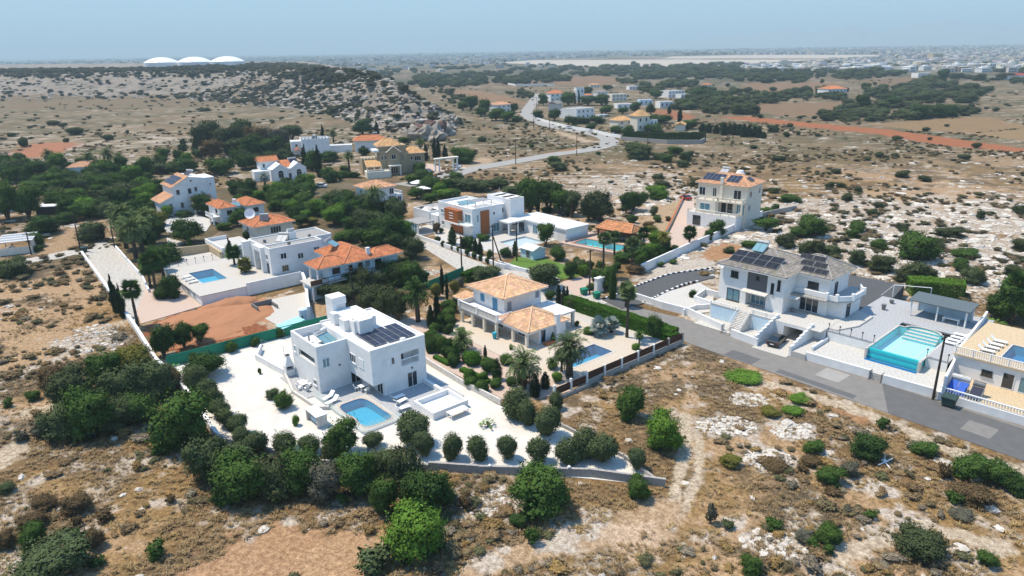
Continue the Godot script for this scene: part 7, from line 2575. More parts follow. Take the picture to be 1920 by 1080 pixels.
	# trees between the white house and the blue-walled house
	row = [[-23.6,5,-111.8,2.4],[-20.7,5.7,-109.7,2.5],[-18.7,5.2,-108.6,1.9],[-32.4,3.1,-119.6,2],[-29.1,3.3,-118.1,2.9],[-32.4,2.6,-120.4,1.8],[-24.1,3.1,-135.4,2.3],[-21,2.9,-128.3,2.9],[-17.2,3.3,-126.7,1.6]]
	for i in row.size():
		plant("tree",row[i],["leaf_scrub","leaf_scrub","leaf_scrub","leaf_scrub","leaf_scrub","leaf_scrub","leaf_bright","leaf_mid","leaf_dark"][i],["dense dark tree","dense dark tree","dense dark tree","dark tree","broad dark tree","broad dark tree","bright green tree","leafy tree","dark tree"][i],"","trees behind the white house")
	plant("cypress",[-12.8,5.1,-123.7,0.5],"leaf_cypress","tall slim cypress","beside the rubble at the lane's lower end")
	plant("cypress",[-16,2.5,-126.8,0.3],"leaf_cypress","short slim cypress","left of the rubble at the lane's lower end")
	# lane and modern house
	for i in 9:
		plant("bush",[[-16.9,1.7,-158.1,0.8],[-15.4,1.5,-154.7,0.6],[-14.3,1.3,-154.1,0.6],[-13,1.3,-152,0.6],[-11.5,1.3,-150.1,0.7],[-9.5,1.6,-146.9,0.7],[-7.9,1.5,-144.7,0.7],[-6.5,1.5,-142.9,0.6],[-5,1.4,-140.8,0.6]][i],"leaf_dark","clipped ball bush","%s on the street wall before the modern house, counted from the gate" % ord[i],"ball bushes on the street wall")
	for q in [["cone",[-13.4,4.2,-156.4,1.1],"leaf_dark","dark conifer"],["cone",[-10.8,3.5,-149.8,0.6],"leaf_cypress","dark slim conifer"],["wild",[-9.5,3.2,-152.2,1.5],"leaf_mid","leafy shrub"],["cone",[-7.8,3.4,-148.7,0.7],"leaf_cypress","dark conifer"],["cone",[-6.8,3.1,-147.7,0.8],"leaf_cypress","dark rounded conifer"],["bush",[-16.9,1.4,-167.3,0.7],"leaf_dark","ball bush"],["bush",[-4.6,2.1,-144.7,0.8],"leaf_mid","round shrub"],["wild",[-6.4,1.6,-159.5,1.6],"leaf_mid","hedge shrub"],["wild",[-1.2,2,-145.8,1.4],"leaf_dark","dark shrub"],["cone",[0.8,3.4,-146.3,0.7],"leaf_dark","dark conifer"],["tree",[7.7,5.1,-154.5,2.1],"leaf_mid","tropical leafy tree"],["bush",[9.7,3.2,-142.6,1.9],"leaf_mid","round shrub"],["tree",[11.3,3.5,-129.7,1.3],"leaf_dark","lollipop tree"],["bush",[13.2,1.7,-139.2,0.8],"leaf_dark","shrub"],["bush",[15.6,1.9,-135.7,1],"leaf_dark","shrub"],["bush",[14.5,0.7,-138.9,0.4],"leaf_dark","small shrub"],["wild",[17.4,4.6,-123.2,2],"leaf_mid","broad green tree"],["bush",[15.7,3,-127.1,1],"leaf_mid","round bush"],["wild",[14.4,1.3,-122.8,0.9],"leaf_dark","small bush"],["wild",[-21,4.8,-145.6,2.5],"leaf_scrub","spreading bush"],["tree",[-23.9,3.5,-157.5,2.1],"leaf_dark","dark tree"],["tree",[-27.2,4.3,-164.3,1.8],"leaf_dark","dark tree"],["wild",[6.4,1.3,-133.9,2.8],"leaf_olive","olive-brown bush"],["wild",[-4.6,1.1,-133.5,2.4],"leaf_olive","grey-green acacia bush"],["tree",[-18,2.6,-166.8,0.9],"leaf_brown","reddish shrub"]]:
		plant(q[0],q[1],q[2],q[3],"","plants round the modern house")
	# trees behind the modern house and round the aqua pool
	for q in [["tree",[5.2,9.8,-185.2,3.7],"leaf_mid"],["tree",[10.5,8.1,-190.9,4],"leaf_dark"],["tree",[13.2,6.6,-185.7,2.9],"leaf_mid"],["tree",[16,6.3,-183.8,2.4],"leaf_olive"],["tree",[22.4,8.1,-177,3.7],"leaf_scrub"],["tree",[19.9,6.1,-177.8,2.4],"leaf_scrub"],["wild",[-14.8,3.9,-223.3,4.3],"leaf_olive"],["wild",[-9.2,3.5,-220.8,4.2],"leaf_olive"],["wild",[-3.5,3.2,-226.1,3.5],"leaf_olive"],["wild",[0.9,1.9,-217.7,3.8],"leaf_olive"],["wild",[4.8,2.6,-193.4,1.9],"leaf_olive"],["cypress",[7.3,4.3,-186.5,0.7],"leaf_cypress"],["cypress",[5.6,3.5,-192.8,0.8],"leaf_cypress"],["cypress",[14.9,3.6,-182.9,0.6],"leaf_cypress"],["cypress",[15.9,4.2,-181.4,0.6],"leaf_brown"],["bush",[9.7,1.7,-188.4,1.8],"leaf_olive"],["tree",[33.2,5.4,-189.1,2.8],"leaf_dark"],["tree",[30.7,5,-185.4,1.8],"leaf_dark"],["bush",[30.4,2.3,-174.3,1.6],"leaf_dark"],["wild",[37.6,2.5,-182.9,1.1],"leaf_olive"],["bush",[37,1.8,-175.2,1.3],"leaf_mid"],["wild",[34,1.2,-171.1,1.5],"leaf_brown"],["wild",[33.7,1.5,-165.5,1.5],"leaf_yellow"],["wild",[40,1.2,-176.2,0.8],"leaf_brown"],["wild",[25.3,3.7,-145.6,1.6],"leaf_mid"],["wild",[22.8,2.1,-140.7,1.9],"leaf_mid"],["wild",[26.2,3.3,-140.6,2.1],"leaf_mid"],["wild",[30,2.5,-145.3,1.6],"leaf_mid"],["bush",[34.8,2,-146,1.3],"leaf_dark"],["bush",[32.3,2.3,-145,1.3],"leaf_dark"],["wild",[24.4,1.7,-133.1,2],"leaf_brown"],["tree",[47.6,4,-159.5,1.9],"leaf_mid"],["wild",[44.6,2.8,-155.6,1.1],"leaf_mid"],["wild",[67.2,1.6,-182.8,2],"leaf_mid"],["wild",[62.8,1.3,-179.5,1.3],"leaf_dark"],["bush",[30.1,1,-136.8,0.8],"leaf_mid"],["bush",[33,0.9,-138.7,1],"leaf_mid"],["wild",[17.6,6.2,-117.4,0.7],"leaf_mid"]]:
		plant(q[0],q[1],q[2],{"tree": "green tree","wild": "shrubby bush","bush": "rounded bush","cypress": "dark cypress"}[q[0]],"","trees behind the modern house")
	for q in [[[17.6,7.9,-130.1,0.5],1.6,"tall fan palm in front of the aqua pool's near end","fan","leaf_palm"],[[21.9,4.2,-145.3,0.6],1.7,"fan palm rising before the aqua pool's far end","fan","leaf_palm"],[[23.7,5.6,-134.2,0.5],1.8,"fan palm right of the aqua pool","fan","leaf_palm"],[[29,3.7,-150.4,0.6],1.7,"broad palm under the pavilion's right eave","fan","leaf_dark"],[[32.2,4.2,-144.7,0.6],2.0,"bright yellow-green palm at the slope wall","date","leaf_yellow"],[[38.9,3.7,-149.8,0.6],1.9,"slim palm standing alone on the pink driveway","fan","leaf_dark"],[[19.4,3.2,-113.7,0.5],1.7,"palm at the foot of the dark driveway","fan","leaf_palm"],[[32,0.7,-118.4,0.5],1.0,"small spiky palm in the white yard","date","leaf_mid"],[[31.8,0.6,-117.7,0.5],0.9,"tiny fan palm in the grey bed of the white yard","fan","leaf_dark"]]:
		palm(q[3],q[0],q[1],q[2],q[4],false,0.2)
	# left part of the village
	for q in [[[-82.1,6.6,-149.6,1],4.2,"largest date palm beside the lane, nearest its mouth"],[[-88.3,8.4,-157.7,1.1],3.6,"date palm behind the largest lane palm"],[[-84.8,6.7,-161.7,1.1],3.4,"date palm right of the lane palms"],[[-83.2,6.4,-154.7,1.1],3.8,"date palm in the middle of the lane palms"],[[-94,4.6,-166.6,1.1],3.2,"date palm at the left end of the lane palms"]]:
		palm("date",q[0],q[1],q[2],"leaf_palm",false,0.4)
	for q in [[[-66.4,6.3,-125.5,0.9],2.4,"fan palm left of the raised pool's court"],[[-69.3,3.7,-129.3,0.9],2.0,"shorter fan palm left of the raised pool's court"],[[-68.4,4.4,-133.2,0.9],2.2,"fan palm above the raised pool's court"],[[-61.4,6.4,-108.5,0.8],2.0,"shaggy fan palm inside the long lane wall"],[[-51.5,3.4,-131.3,0.9],1.8,"yellow fan palm before the grey flat roof house"],[[-55.6,4.5,-136.7,1],2.0,"green fan palm behind the yellow one"],[[-72.5,1.9,-155.4,1.1],0.9,"tiny palm on the yellowish terrace"]]:
		palm("fan",q[0],q[1],q[2],"leaf_mid" if q[1] != 1.8 else "leaf_yellow",false,0.22)
	for q in [["cypress",[-68.2,7,-114.8,0.9],"leaf_cypress"],["cypress",[-65.8,6,-112.4,0.9],"leaf_cypress"],["wild",[-72.3,4.5,-143.9,2.8],"leaf_dark"],["wild",[-75.3,3.9,-146,2],"leaf_mid"],["wild",[-61.9,4.5,-122.2,2],"leaf_dark"],["wild",[-63.6,2.2,-122.1,1.6],"leaf_dark"],["tree",[-76.1,5.7,-162.2,3.5],"leaf_dark"],["cypress",[-60.9,4.5,-148.3,0.9],"leaf_cypress"],["bush",[-62.5,2.6,-163.2,1.1],"leaf_dark"],["wild",[-90.9,4,-179.6,2],"leaf_yellow"],["wild",[-89.9,7.8,-167.5,3.8],"leaf_dark"],["tree",[-71.1,3.6,-183.7,2.3],"leaf_mid"],["wild",[-89.1,1.7,-190.5,2.4],"leaf_dark"],["tree",[-84.6,5.9,-192.4,2.8],"leaf_dark"],["wild",[-72.4,1.8,-175,2],"leaf_mid"],["wild",[-100.5,4.7,-165.7,3.4],"leaf_olive"],["bush",[-110.7,3.7,-160.5,2.2],"leaf_mid"],["bush",[-108,1.4,-156.8,1.3],"leaf_mid"],["wild",[-117.5,4.5,-174.2,4.1],"leaf_dark"],["wild",[-115.3,5,-190.2,3.8],"leaf_mid"],["wild",[-111.1,4.2,-191.5,3.2],"leaf_olive"],["wild",[-128.8,5.7,-205,5.4],"leaf_mid"],["wild",[-125.9,3.7,-217.4,5],"leaf_scrub"],["wild",[-119.2,5.1,-216.9,5],"leaf_scrub"],["wild",[-115.6,4.9,-225.6,4.2],"leaf_dark"],["wild",[-122.1,3.1,-231,3.9],"leaf_mid"],["wild",[-144.3,4.1,-238.5,5],"leaf_dark"],["wild",[-140.2,4.2,-243.8,5.6],"leaf_dark"],["wild",[-138.8,3.8,-259.2,7.5],"leaf_bright"],["wild",[-143.6,2.9,-258.2,4],"leaf_mid"],["wild",[-155.4,5.2,-239.4,5],"leaf_mid"],["wild",[-154.3,4,-228.9,4.8],"leaf_mid"],["tree",[-179.3,7.2,-258.3,4],"leaf_olive"],["tree",[-177.9,5.2,-268.2,5],"leaf_dark"],["tree",[-137.3,10.9,-190.5,5.2],"leaf_mid"],["tree",[-132.1,9.1,-191.3,3.6],"leaf_mid"],["tree",[-149.4,9.5,-202.2,4.7],"leaf_yellow"],["wild",[-100.6,3.7,-137.7,3.1],"leaf_olive"],["wild",[-104.5,2.9,-139.5,2],"leaf_mid"],["wild",[-123.9,4.7,-269.9,5.3],"leaf_dark"],["wild",[-106.2,6.1,-261.7,5.4],"leaf_mid"],["wild",[-128.7,4.1,-266.9,5],"leaf_olive"],["wild",[-122.7,3.2,-272.4,3.4],"leaf_dark"],["bush",[-205.7,4.4,-299.6,3.4],"leaf_dark"],["bush",[-239.6,4.6,-355.4,2.4],"leaf_scrub"],["bush",[-245.8,4.1,-409.8,5.4],"leaf_mid"],["bush",[-210.3,2.9,-378.7,2.9],"leaf_scrub"],["bush",[-131.1,3.4,-307.8,1.9],"leaf_scrub"],["bush",[-153.9,4.7,-339.2,1.6],"leaf_scrub"],["bush",[-144.6,4.3,-330.4,1.5],"leaf_scrub"],["bush",[-153.1,2.7,-317.7,3.3],"leaf_scrub"],["wild",[-153.7,3.3,-241.6,4],"leaf_bright"],["wild",[-122.3,4,-199.8,3.4],"leaf_bright"],["tree",[-131.9,6.2,-204.5,3.7],"leaf_olive"],["wild",[-118.2,2.9,-184.9,2.9],"leaf_dark"]]:
		plant(q[0],q[1],q[2],{"tree": "leafy tree","wild": "spreading bush","bush": "rounded bush","cypress": "dark cypress"}[q[0]],"","bushes on the village's left side")
	for q in [[[-157.8,6,-268.3,1.7],4.0,"date palm towering over the pink-roofed hidden house"],[[-158.7,5.7,-282.5,1.8],3.6,"date palm right of the hidden house"],[[-152,4.5,-278.2,1.7],3.0,"smaller date palm right of the hidden house"],[[-186.2,4.7,-289.1,1.8],3.4,"date palm left of the hidden house"],[[-132.8,5.5,-269.2,1.7],2.6,"lone date palm before the dry plain"],[[-199.4,1.6,-279.3,1.7],3.6,"date palm cut by the photo's left edge"],[[-35.5,7.1,-182.9,1],3.6,"tall date palm before the peach-roofed balcony house"],[[-79.9,4.1,-230.1,1.3],2.4,"silver-green palm before the arched cottage"],[[-86.1,3.8,-195.9,0.5],2.6,"bluish palm against the tall gabled house"],[[-56.4,8,-249.8,1.4],2.4,"tall palm beside the far pool"],[[-60.4,3,-242.5,1.3],1.8,"short palm beside the far pool"],[[-37.1,6.2,-297.8,1.6],2.6,"tall palm right of the stone mansion"],[[-85.9,4.8,-351,1.9],2.8,"grey date palm behind the crenellated house"],[[-49.7,1.8,-209.1,1.1],2.4,"date palm left of the balcony house"],[[-58.6,3.2,-200.7,1.1],2.6,"date palm in the grove below the arched cottage"]]:
		palm("date",q[0],q[1],q[2],"leaf_palm" if not "silver" in q[2] else "leaf_silver",q[2].begins_with("tall date"),0.35)
	# grove in the middle of the village and behind it
	for q in [["tree",[-81.2,5.4,-218.1,2.6],"leaf_dark"],["wild",[-72.4,2.8,-214,3.9],"leaf_dark"],["wild",[-69.9,4.1,-221.7,3.6],"leaf_dark"],["tree",[-66.3,4.5,-204.2,3.7],"leaf_mid"],["tree",[-63.8,4.7,-211.2,3.3],"leaf_dark"],["tree",[-63.2,3.4,-220.7,2.6],"leaf_mid"],["tree",[-54,3.9,-191.5,3.5],"leaf_mid"],["tree",[-60.7,3.3,-195.1,3.2],"leaf_dark"],["tree",[-51.4,4.1,-201.2,3.3],"leaf_dark"],["tree",[-47.1,3.9,-202.3,2.6],"leaf_mid"],["tree",[-42.4,4.1,-189.8,1.7],"leaf_dark"],["tree",[-45.1,4.7,-177.4,3.1],"leaf_bright"],["tree",[-51.3,1.8,-178.6,1.8],"leaf_yellow"],["tree",[-53.3,3.1,-176.1,2.1],"leaf_dark"],["wild",[-39.3,2.2,-162.9,2.7],"leaf_mid"],["tree",[-34,3.7,-157.6,1.9],"leaf_dark"],["tree",[-28,7,-156.9,3.5],"leaf_dark"],["tree",[-30.6,4.4,-154.6,2.9],"leaf_mid"],["tree",[-25.1,3.9,-152.7,1.8],"leaf_dark"],["wild",[-66.2,3.1,-196.6,2.2],"leaf_mid"],["cypress",[-78.2,9.1,-272,1.7],"leaf_cypress"],["cypress",[-67.5,11.5,-251.1,1.8],"leaf_cypress"],["wild",[-73.8,7.9,-266.2,3.1],"leaf_mid"],["wild",[-73,4.3,-288.8,4.4],"leaf_dark"],["wild",[-62,3.6,-304.8,2.5],"leaf_dark"],["cypress",[-91,9.1,-351.4,1.3],"leaf_cypress"],["cypress",[-68.9,8.4,-375.3,1.7],"leaf_cypress"],["tree",[-78,8.4,-384.2,5.4],"leaf_dark"],["cypress",[-30.1,10,-286.2,1.3],"leaf_cypress"],["cypress",[-28.9,9.1,-289.6,1.3],"leaf_cypress"],["cypress",[-33.8,7,-286.7,1.5],"leaf_cypress"],["cypress",[-26.2,6.1,-289.4,1.6],"leaf_cypress"],["wild",[-18.9,6.2,-279.8,4.3],"leaf_mid"],["wild",[-32.7,4,-256.1,2.3],"leaf_mid"],["wild",[-32.1,3.2,-236,3.2],"leaf_mid"],["wild",[-26.1,4.3,-223.9,2.6],"leaf_mid"],["wild",[-21.3,2.3,-220.8,1.4],"leaf_olive"],["tree",[-28,3.6,-209.9,2.5],"leaf_mid"],["tree",[-23,3.1,-202.1,2.4],"leaf_mid"],["tree",[-19.5,2.8,-209.4,2.9],"leaf_bright"],["tree",[-16.7,2.2,-212.6,1.9],"leaf_mid"],["wild",[-18.1,3.2,-239.3,2.6],"leaf_mid"],["wild",[-17.7,2.7,-227.6,2.7],"leaf_mid"],["tree",[-119.6,12.1,-320.5,5.1],"leaf_scrub"],["tree",[-110.4,12.4,-315.4,5],"leaf_brown"],["tree",[-105.9,11.4,-318.9,5.1],"leaf_grey"],["tree",[-108,10.2,-300,5.3],"leaf_dark"],["tree",[-102.9,7.8,-302.5,4],"leaf_mid"],["tree",[-99.6,8.9,-305.8,3.8],"leaf_dark"],["tree",[-110.4,7.4,-366.3,5.8],"leaf_olive"],["tree",[-102.9,9.5,-326.2,3.5],"leaf_grey"],["tree",[-110.3,5.5,-288.4,2.3],"leaf_mid"],["bush",[-62.3,2.3,-264,1],"leaf_mid"],["wild",[-58.9,2.5,-250.7,2.7],"leaf_mid"],["wild",[-55.1,2.1,-250.1,2.3],"leaf_mid"],["cypress",[-81.8,5.1,-219.7,1.6],"leaf_dark"],["wild",[-55.5,3.3,-329.2,3.5],"leaf_olive"],["wild",[-50.9,2.9,-347.1,3.1],"leaf_mid"]]:
		plant(q[0],q[1],q[2],{"tree": "leafy tree","wild": "dense bush","bush": "rounded bush","cypress": "dark cypress"}[q[0]],"","trees in the middle of the village")
	for q in [["tree",[-137.7,13.2,-327.3,6.6],"leaf_scrub"],["tree",[-125.2,11.2,-316.8,5.3],"leaf_scrub"],["tree",[-123,13,-333.9,4.9],"leaf_dark"],["tree",[-124.7,8.1,-300.6,4.5],"leaf_brown"],["tree",[-117.3,7.6,-308,5.7],"leaf_scrub"]]:
		plant(q[0],q[1],q[2],"dark shaggy tree","","shaggy trees before the dry plain")
	var mixed := [["tree","leaf_dark","dark leafy tree"],["tree","leaf_mid","green leafy tree"],["wild","leaf_mid","green bush"],["wild","leaf_dark","dark bush"],["tree","leaf_bright","bright leafy tree"],["wild","leaf_olive","olive-green bush"]]
	fill([Vector2(-75.9,-216.5),Vector2(-74.8,-238.3),Vector2(-66.8,-237.6),Vector2(-59.3,-215.1),Vector2(-50.7,-189.6),Vector2(-46.4,-174.7),Vector2(-54.3,-175.2),Vector2(-62.4,-193.7)],24,mixed,"trees in the middle of the village",2.6,4.8)
	fill([Vector2(-57.1,-219),Vector2(-50.2,-220.5),Vector2(-43.5,-199),Vector2(-40.9,-185.8),Vector2(-45.4,-176),Vector2(-51.6,-196.2)],14,mixed,"trees in the middle of the village",1.8,3.4)
	fill([Vector2(-43.8,-169.2),Vector2(-38.2,-172.8),Vector2(-30.3,-182),Vector2(-25.2,-164.3),Vector2(-24.5,-152.8),Vector2(-33.2,-153.3),Vector2(-40.2,-161.6)],20,mixed,"trees in the middle of the village",2.2,4.0)
	fill([Vector2(-163.8,-240.9),Vector2(-157.8,-254.8),Vector2(-146.4,-247.8),Vector2(-128.8,-252.1),Vector2(-112.2,-223.6),Vector2(-109.2,-209.6),Vector2(-115.3,-197.9),Vector2(-122.9,-191),Vector2(-138.1,-207.6)],44,mixed,"bushes on the village's left side",3.0,6.0)
	fill([Vector2(-102.7,-267.6),Vector2(-113.3,-317.4),Vector2(-102.4,-324.5),Vector2(-98.9,-332.9),Vector2(-87.3,-295.3),Vector2(-85.8,-265.9),Vector2(-93.7,-266.7)],18,[["tree","leaf_scrub","dark scrubby tree"],["tree","leaf_dark","dark leafy tree"],["wild","leaf_olive","olive-green bush"]],"trees behind the arched cottage",3.0,6.0)
	fill([Vector2(-34.9,-244.5),Vector2(-29.2,-249.2),Vector2(-18.6,-228.6),Vector2(-15.8,-211.5),Vector2(-24,-201),Vector2(-29.4,-208.8)],14,mixed,"trees behind the modern house",2.5,4.5)
	fill([Vector2(-156.8,-314.4),Vector2(-144.6,-327.2),Vector2(-120.9,-297.3),Vector2(-106.4,-262.6),Vector2(-116.4,-260.3),Vector2(-132.3,-265.1)],12,mixed,"bushes on the village's left side",2.5,5.0)
	fill([Vector2(-111.7,-199.2),Vector2(-104.4,-202.8),Vector2(-79.2,-160.8),Vector2(-70.3,-142.5),Vector2(-72.8,-139.3),Vector2(-79.5,-146.6),Vector2(-90.6,-161.6)],14,[["wild","leaf_dark","dark bush"],["tree","leaf_dark","dark leafy tree"],["wild","leaf_mid","green bush"]],"bushes beside the lane",2.5,4.5)
	fill([Vector2(-36,-123.9),Vector2(-28.9,-119.3),Vector2(-21.5,-123.2),Vector2(-17.2,-127.4),Vector2(-17.2,-133.9),Vector2(-20.8,-135.8),Vector2(-24.6,-127.8),Vector2(-30.7,-128.1)],12,[["tree","leaf_scrub","dense dark tree"],["wild","leaf_dark","dark bush"],["wild","leaf_mid","green bush"]],"trees behind the white house",3.0,5.5)
	fill([Vector2(-13.8,-105.8),Vector2(-10.4,-118.3),Vector2(-9,-115.9),Vector2(-8.9,-97.2),Vector2(-9.8,-92),Vector2(-12.1,-94.1)],14,[["bush","leaf_mid","round shrub"],["wild","leaf_mid","leafy shrub"],["bush","leaf_dark","dark round shrub"]],"garden plants of the peach-roofed villa",1.2,2.4)
	fill([Vector2(-13.8,-105.4),Vector2(-10.5,-110.1),Vector2(-8.1,-99.6),Vector2(-2.3,-84.8),Vector2(-3.8,-81.4),Vector2(-8.5,-89.8)],14,[["bush","leaf_mid","round shrub"],["bush","leaf_hedge","bright clipped shrub"],["wild","leaf_dark","dark shrub"]],"garden plants of the peach-roofed villa",1.0,2.0)
	fill([Vector2(-83.8,-213.2),Vector2(-78.5,-220.8),Vector2(-69,-200.9),Vector2(-69.7,-197.6),Vector2(-66.4,-170.7),Vector2(-68.3,-170.9)],10,mixed,"bushes on the village's left side",2.5,4.5)
	fill([Vector2(-216.4,-303.5),Vector2(-192.1,-289),Vector2(-176.8,-287.4),Vector2(-144.1,-284),Vector2(-127.4,-258.1),Vector2(-122.6,-237.2),Vector2(-154.8,-251.5),Vector2(-174.5,-241.8)],34,mixed,"bushes on the village's left side",3.0,6.5)
	fill([Vector2(-131,-252.3),Vector2(-113.6,-233.8),Vector2(-101.5,-200.7),Vector2(-92.3,-188.8),Vector2(-91.5,-178.6),Vector2(-105,-186.2),Vector2(-118,-206.1)],18,mixed,"bushes on the village's left side",2.5,5.0)
	fill([Vector2(-90.9,-212.5),Vector2(-87.8,-231.5),Vector2(-68.8,-194.4),Vector2(-73,-191),Vector2(-88,-221.5)],8,mixed,"trees in the middle of the village",2.0,4.0)
	fill([Vector2(-45.6,-176.7),Vector2(-36.8,-165.7),Vector2(-25,-156.7),Vector2(-21.9,-159.9),Vector2(-29.7,-184.3),Vector2(-38.3,-194.4),Vector2(-50,-198.7)],22,mixed,"trees in the middle of the village",3.0,6.0)
	fill([Vector2(-68.3,-261.3),Vector2(-59,-257.5),Vector2(-54.6,-241.3),Vector2(-61.5,-237.1)],8,mixed,"trees in the middle of the village",2.0,4.0)
	fill([Vector2(23.4,-144.9),Vector2(30.7,-152.3),Vector2(35,-152),Vector2(34.5,-144.3),Vector2(25.9,-135.7),Vector2(22.8,-136.8)],12,mixed,"trees behind the modern house",1.8,3.6)
	fill([Vector2(11.8,-136.5),Vector2(18.8,-141),Vector2(21.2,-134.1),Vector2(17.6,-131.6),Vector2(13.1,-130)],6,mixed,"trees behind the modern house",1.5,3.0)
	# right edge
	for q in [["tree",[78.4,7.1,-103.5,2.5],"leaf_mid"],["wild",[77.7,4.6,-105.7,2.1],"leaf_dark"],["tree",[81.4,5.5,-105.5,2.1],"leaf_dark"],["banana",[73.3,2.7,-100.3,2],"leaf_bright"]]:
		plant(q[0],q[1],q[2],{"tree": "leafy tree","wild": "dense bush","banana": "spiky garden plant"}[q[0]],"","plants at the right roof terrace")
	palm("fan",[78,6.8,-103.2,1.7],2.4,"tall palm behind the right roof terrace","leaf_mid",false,0.28)
	for q in [["bush",[59.2,0.8,-78.4,0.8],"leaf_yellow","yellowish grass clump"],["bush",[58.8,1,-79.1,0.5],"leaf_mid","green shrub"]]:
		plant(q[0],q[1],q[2],q[3],"in the yellow yard below the right roof terrace")
	# trees along the far street and round the distant villas
	for q in [["tree",[-28.1,10.2,-540.4,5.6],"leaf_dark"],["tree",[-16.3,10.7,-491.3,4.2],"leaf_dark"],["tree",[-33.6,6.7,-528.5,4.5],"leaf_mid"],["tree",[-18.8,6.1,-481.3,4.1],"leaf_mid"],["tree",[-8.2,7.3,-451.5,5.2],"leaf_mid"],["tree",[-1.2,6,-445.6,4.7],"leaf_mid"],["tree",[3.5,6.5,-508.9,2.9],"leaf_dark"],["wild",[4.7,3.9,-439.9,3.8],"leaf_dark"],["bush",[10,1.9,-417.5,1.6],"leaf_dark"],["tree",[26.7,8.7,-568.3,3.8],"leaf_mid"],["tree",[18.3,5.3,-455.2,3.5],"leaf_dark"],["tree",[27.7,7.3,-444.7,3.8],"leaf_dark"],["tree",[34.1,5.4,-418,2.4],"leaf_dark"],["tree",[36.6,5.3,-409.8,2.4],"leaf_dark"],["tree",[43.6,3.5,-387.5,3],"leaf_dark"],["wild",[42.1,3.7,-426.5,6.1],"leaf_dark"],["wild",[51.7,4.5,-424.4,4.9],"leaf_dark"],["tree",[45.9,10.2,-565.3,5.9],"leaf_mid"],["tree",[60.7,7,-562.7,6.9],"leaf_dark"],["tree",[71.1,8.5,-560.2,6.4],"leaf_dark"],["tree",[75.1,6.9,-697.8,4.6],"leaf_dark"],["tree",[102.1,5.4,-762,5.7],"leaf_dark"],["tree",[64.8,5.2,-487.1,4.6],"leaf_mid"],["tree",[75.6,4.3,-484.6,3.7],"leaf_mid"],["tree",[85.4,6.7,-493.6,3.8],"leaf_dark"],["tree",[91.5,7.7,-471,3.1],"leaf_dark"],["wild",[87.4,5.1,-419.7,7.2],"leaf_dark"],["wild",[96.4,4.9,-387.2,4.4],"leaf_mid"],["cypress",[99.5,8.6,-423.3,2],"leaf_cypress"],["cypress",[105.2,6.1,-478.1,1.8],"leaf_cypress"],["cypress",[51.8,10.5,-576.2,1.4],"leaf_cypress"],["cypress",[56.4,9.7,-590.3,1.1],"leaf_cypress"],["wild",[54.9,4,-372.8,3.2],"leaf_mid"],["tree",[60.2,4.7,-365.8,3.2],"leaf_mid"],["wild",[75.1,4,-377.2,5.1],"leaf_mid"],["tree",[159.5,7.7,-618.8,7],"leaf_dark"],["tree",[169.5,7.4,-599.7,7.9],"leaf_dark"],["tree",[125.8,6.7,-626.8,6.5],"leaf_mid"],["wild",[50.7,6.1,-282.6,5.5],"leaf_olive"],["wild",[52.2,4.4,-301.1,3.5],"leaf_mid"],["wild",[58.6,2.5,-280.6,3.3],"leaf_olive"],["wild",[68.4,3.2,-295,3.4],"leaf_mid"],["wild",[60.2,3,-272.8,2.4],"leaf_mid"],["wild",[68.3,4.1,-275.6,2.7],"leaf_olive"],["wild",[63.2,2.6,-260.7,2.3],"leaf_olive"],["wild",[17,3.2,-272.5,2.9],"leaf_mid"],["wild",[17.7,3.3,-257.9,3.3],"leaf_olive"],["wild",[-17.3,5.6,-278.4,4],"leaf_mid"],["bush",[9.8,2.1,-320.6,1.4],"leaf_mid"],["bush",[-13.2,2.5,-346.8,2.7],"leaf_scrub"],["bush",[36.6,1.4,-295.7,1.4],"leaf_dark"],["wild",[103.2,3.4,-378.9,3.6],"leaf_dark"],["tree",[106.1,6,-358.5,1.7],"leaf_dark"]]:
		plant(q[0],q[1],q[2],{"tree": "distant leafy tree","wild": "distant dense bush","bush": "distant round bush","cypress": "distant dark cypress"}[q[0]],"","trees round the distant villas")
	hedge("dark clipped hedge in front of the far orange-roofed villa",[Vector2(54.8,-344.6),Vector2(73.2,-334.1),Vector2(90.8,-334.4)],4.0,3.0,"leaf_dark")
	# row of dark conifers to the right of the hedge
	for i in 12:
		plant("cone",[[98.9,4.6,-370.6,1.9],[101.5,4.9,-367.6,1.9],[104.3,4.7,-363.9,2],[106.2,6.3,-357,2],[110,5,-360.5,1.9],[111.1,5.8,-356.2,1.9],[112.9,5.5,-354.4,1.9],[113.2,6.1,-348.1,2.1],[115.4,5.7,-347.8,2],[118,5.2,-347.4,2],[118.9,5.2,-343.4,1.8],[120.3,3.3,-340.8,1.6]][i],"leaf_cypress","dark conifer","%s in the row right of the far clipped hedge" % ord[i],"row of dark conifers")

# ------------------------------------------------------------------ distant country

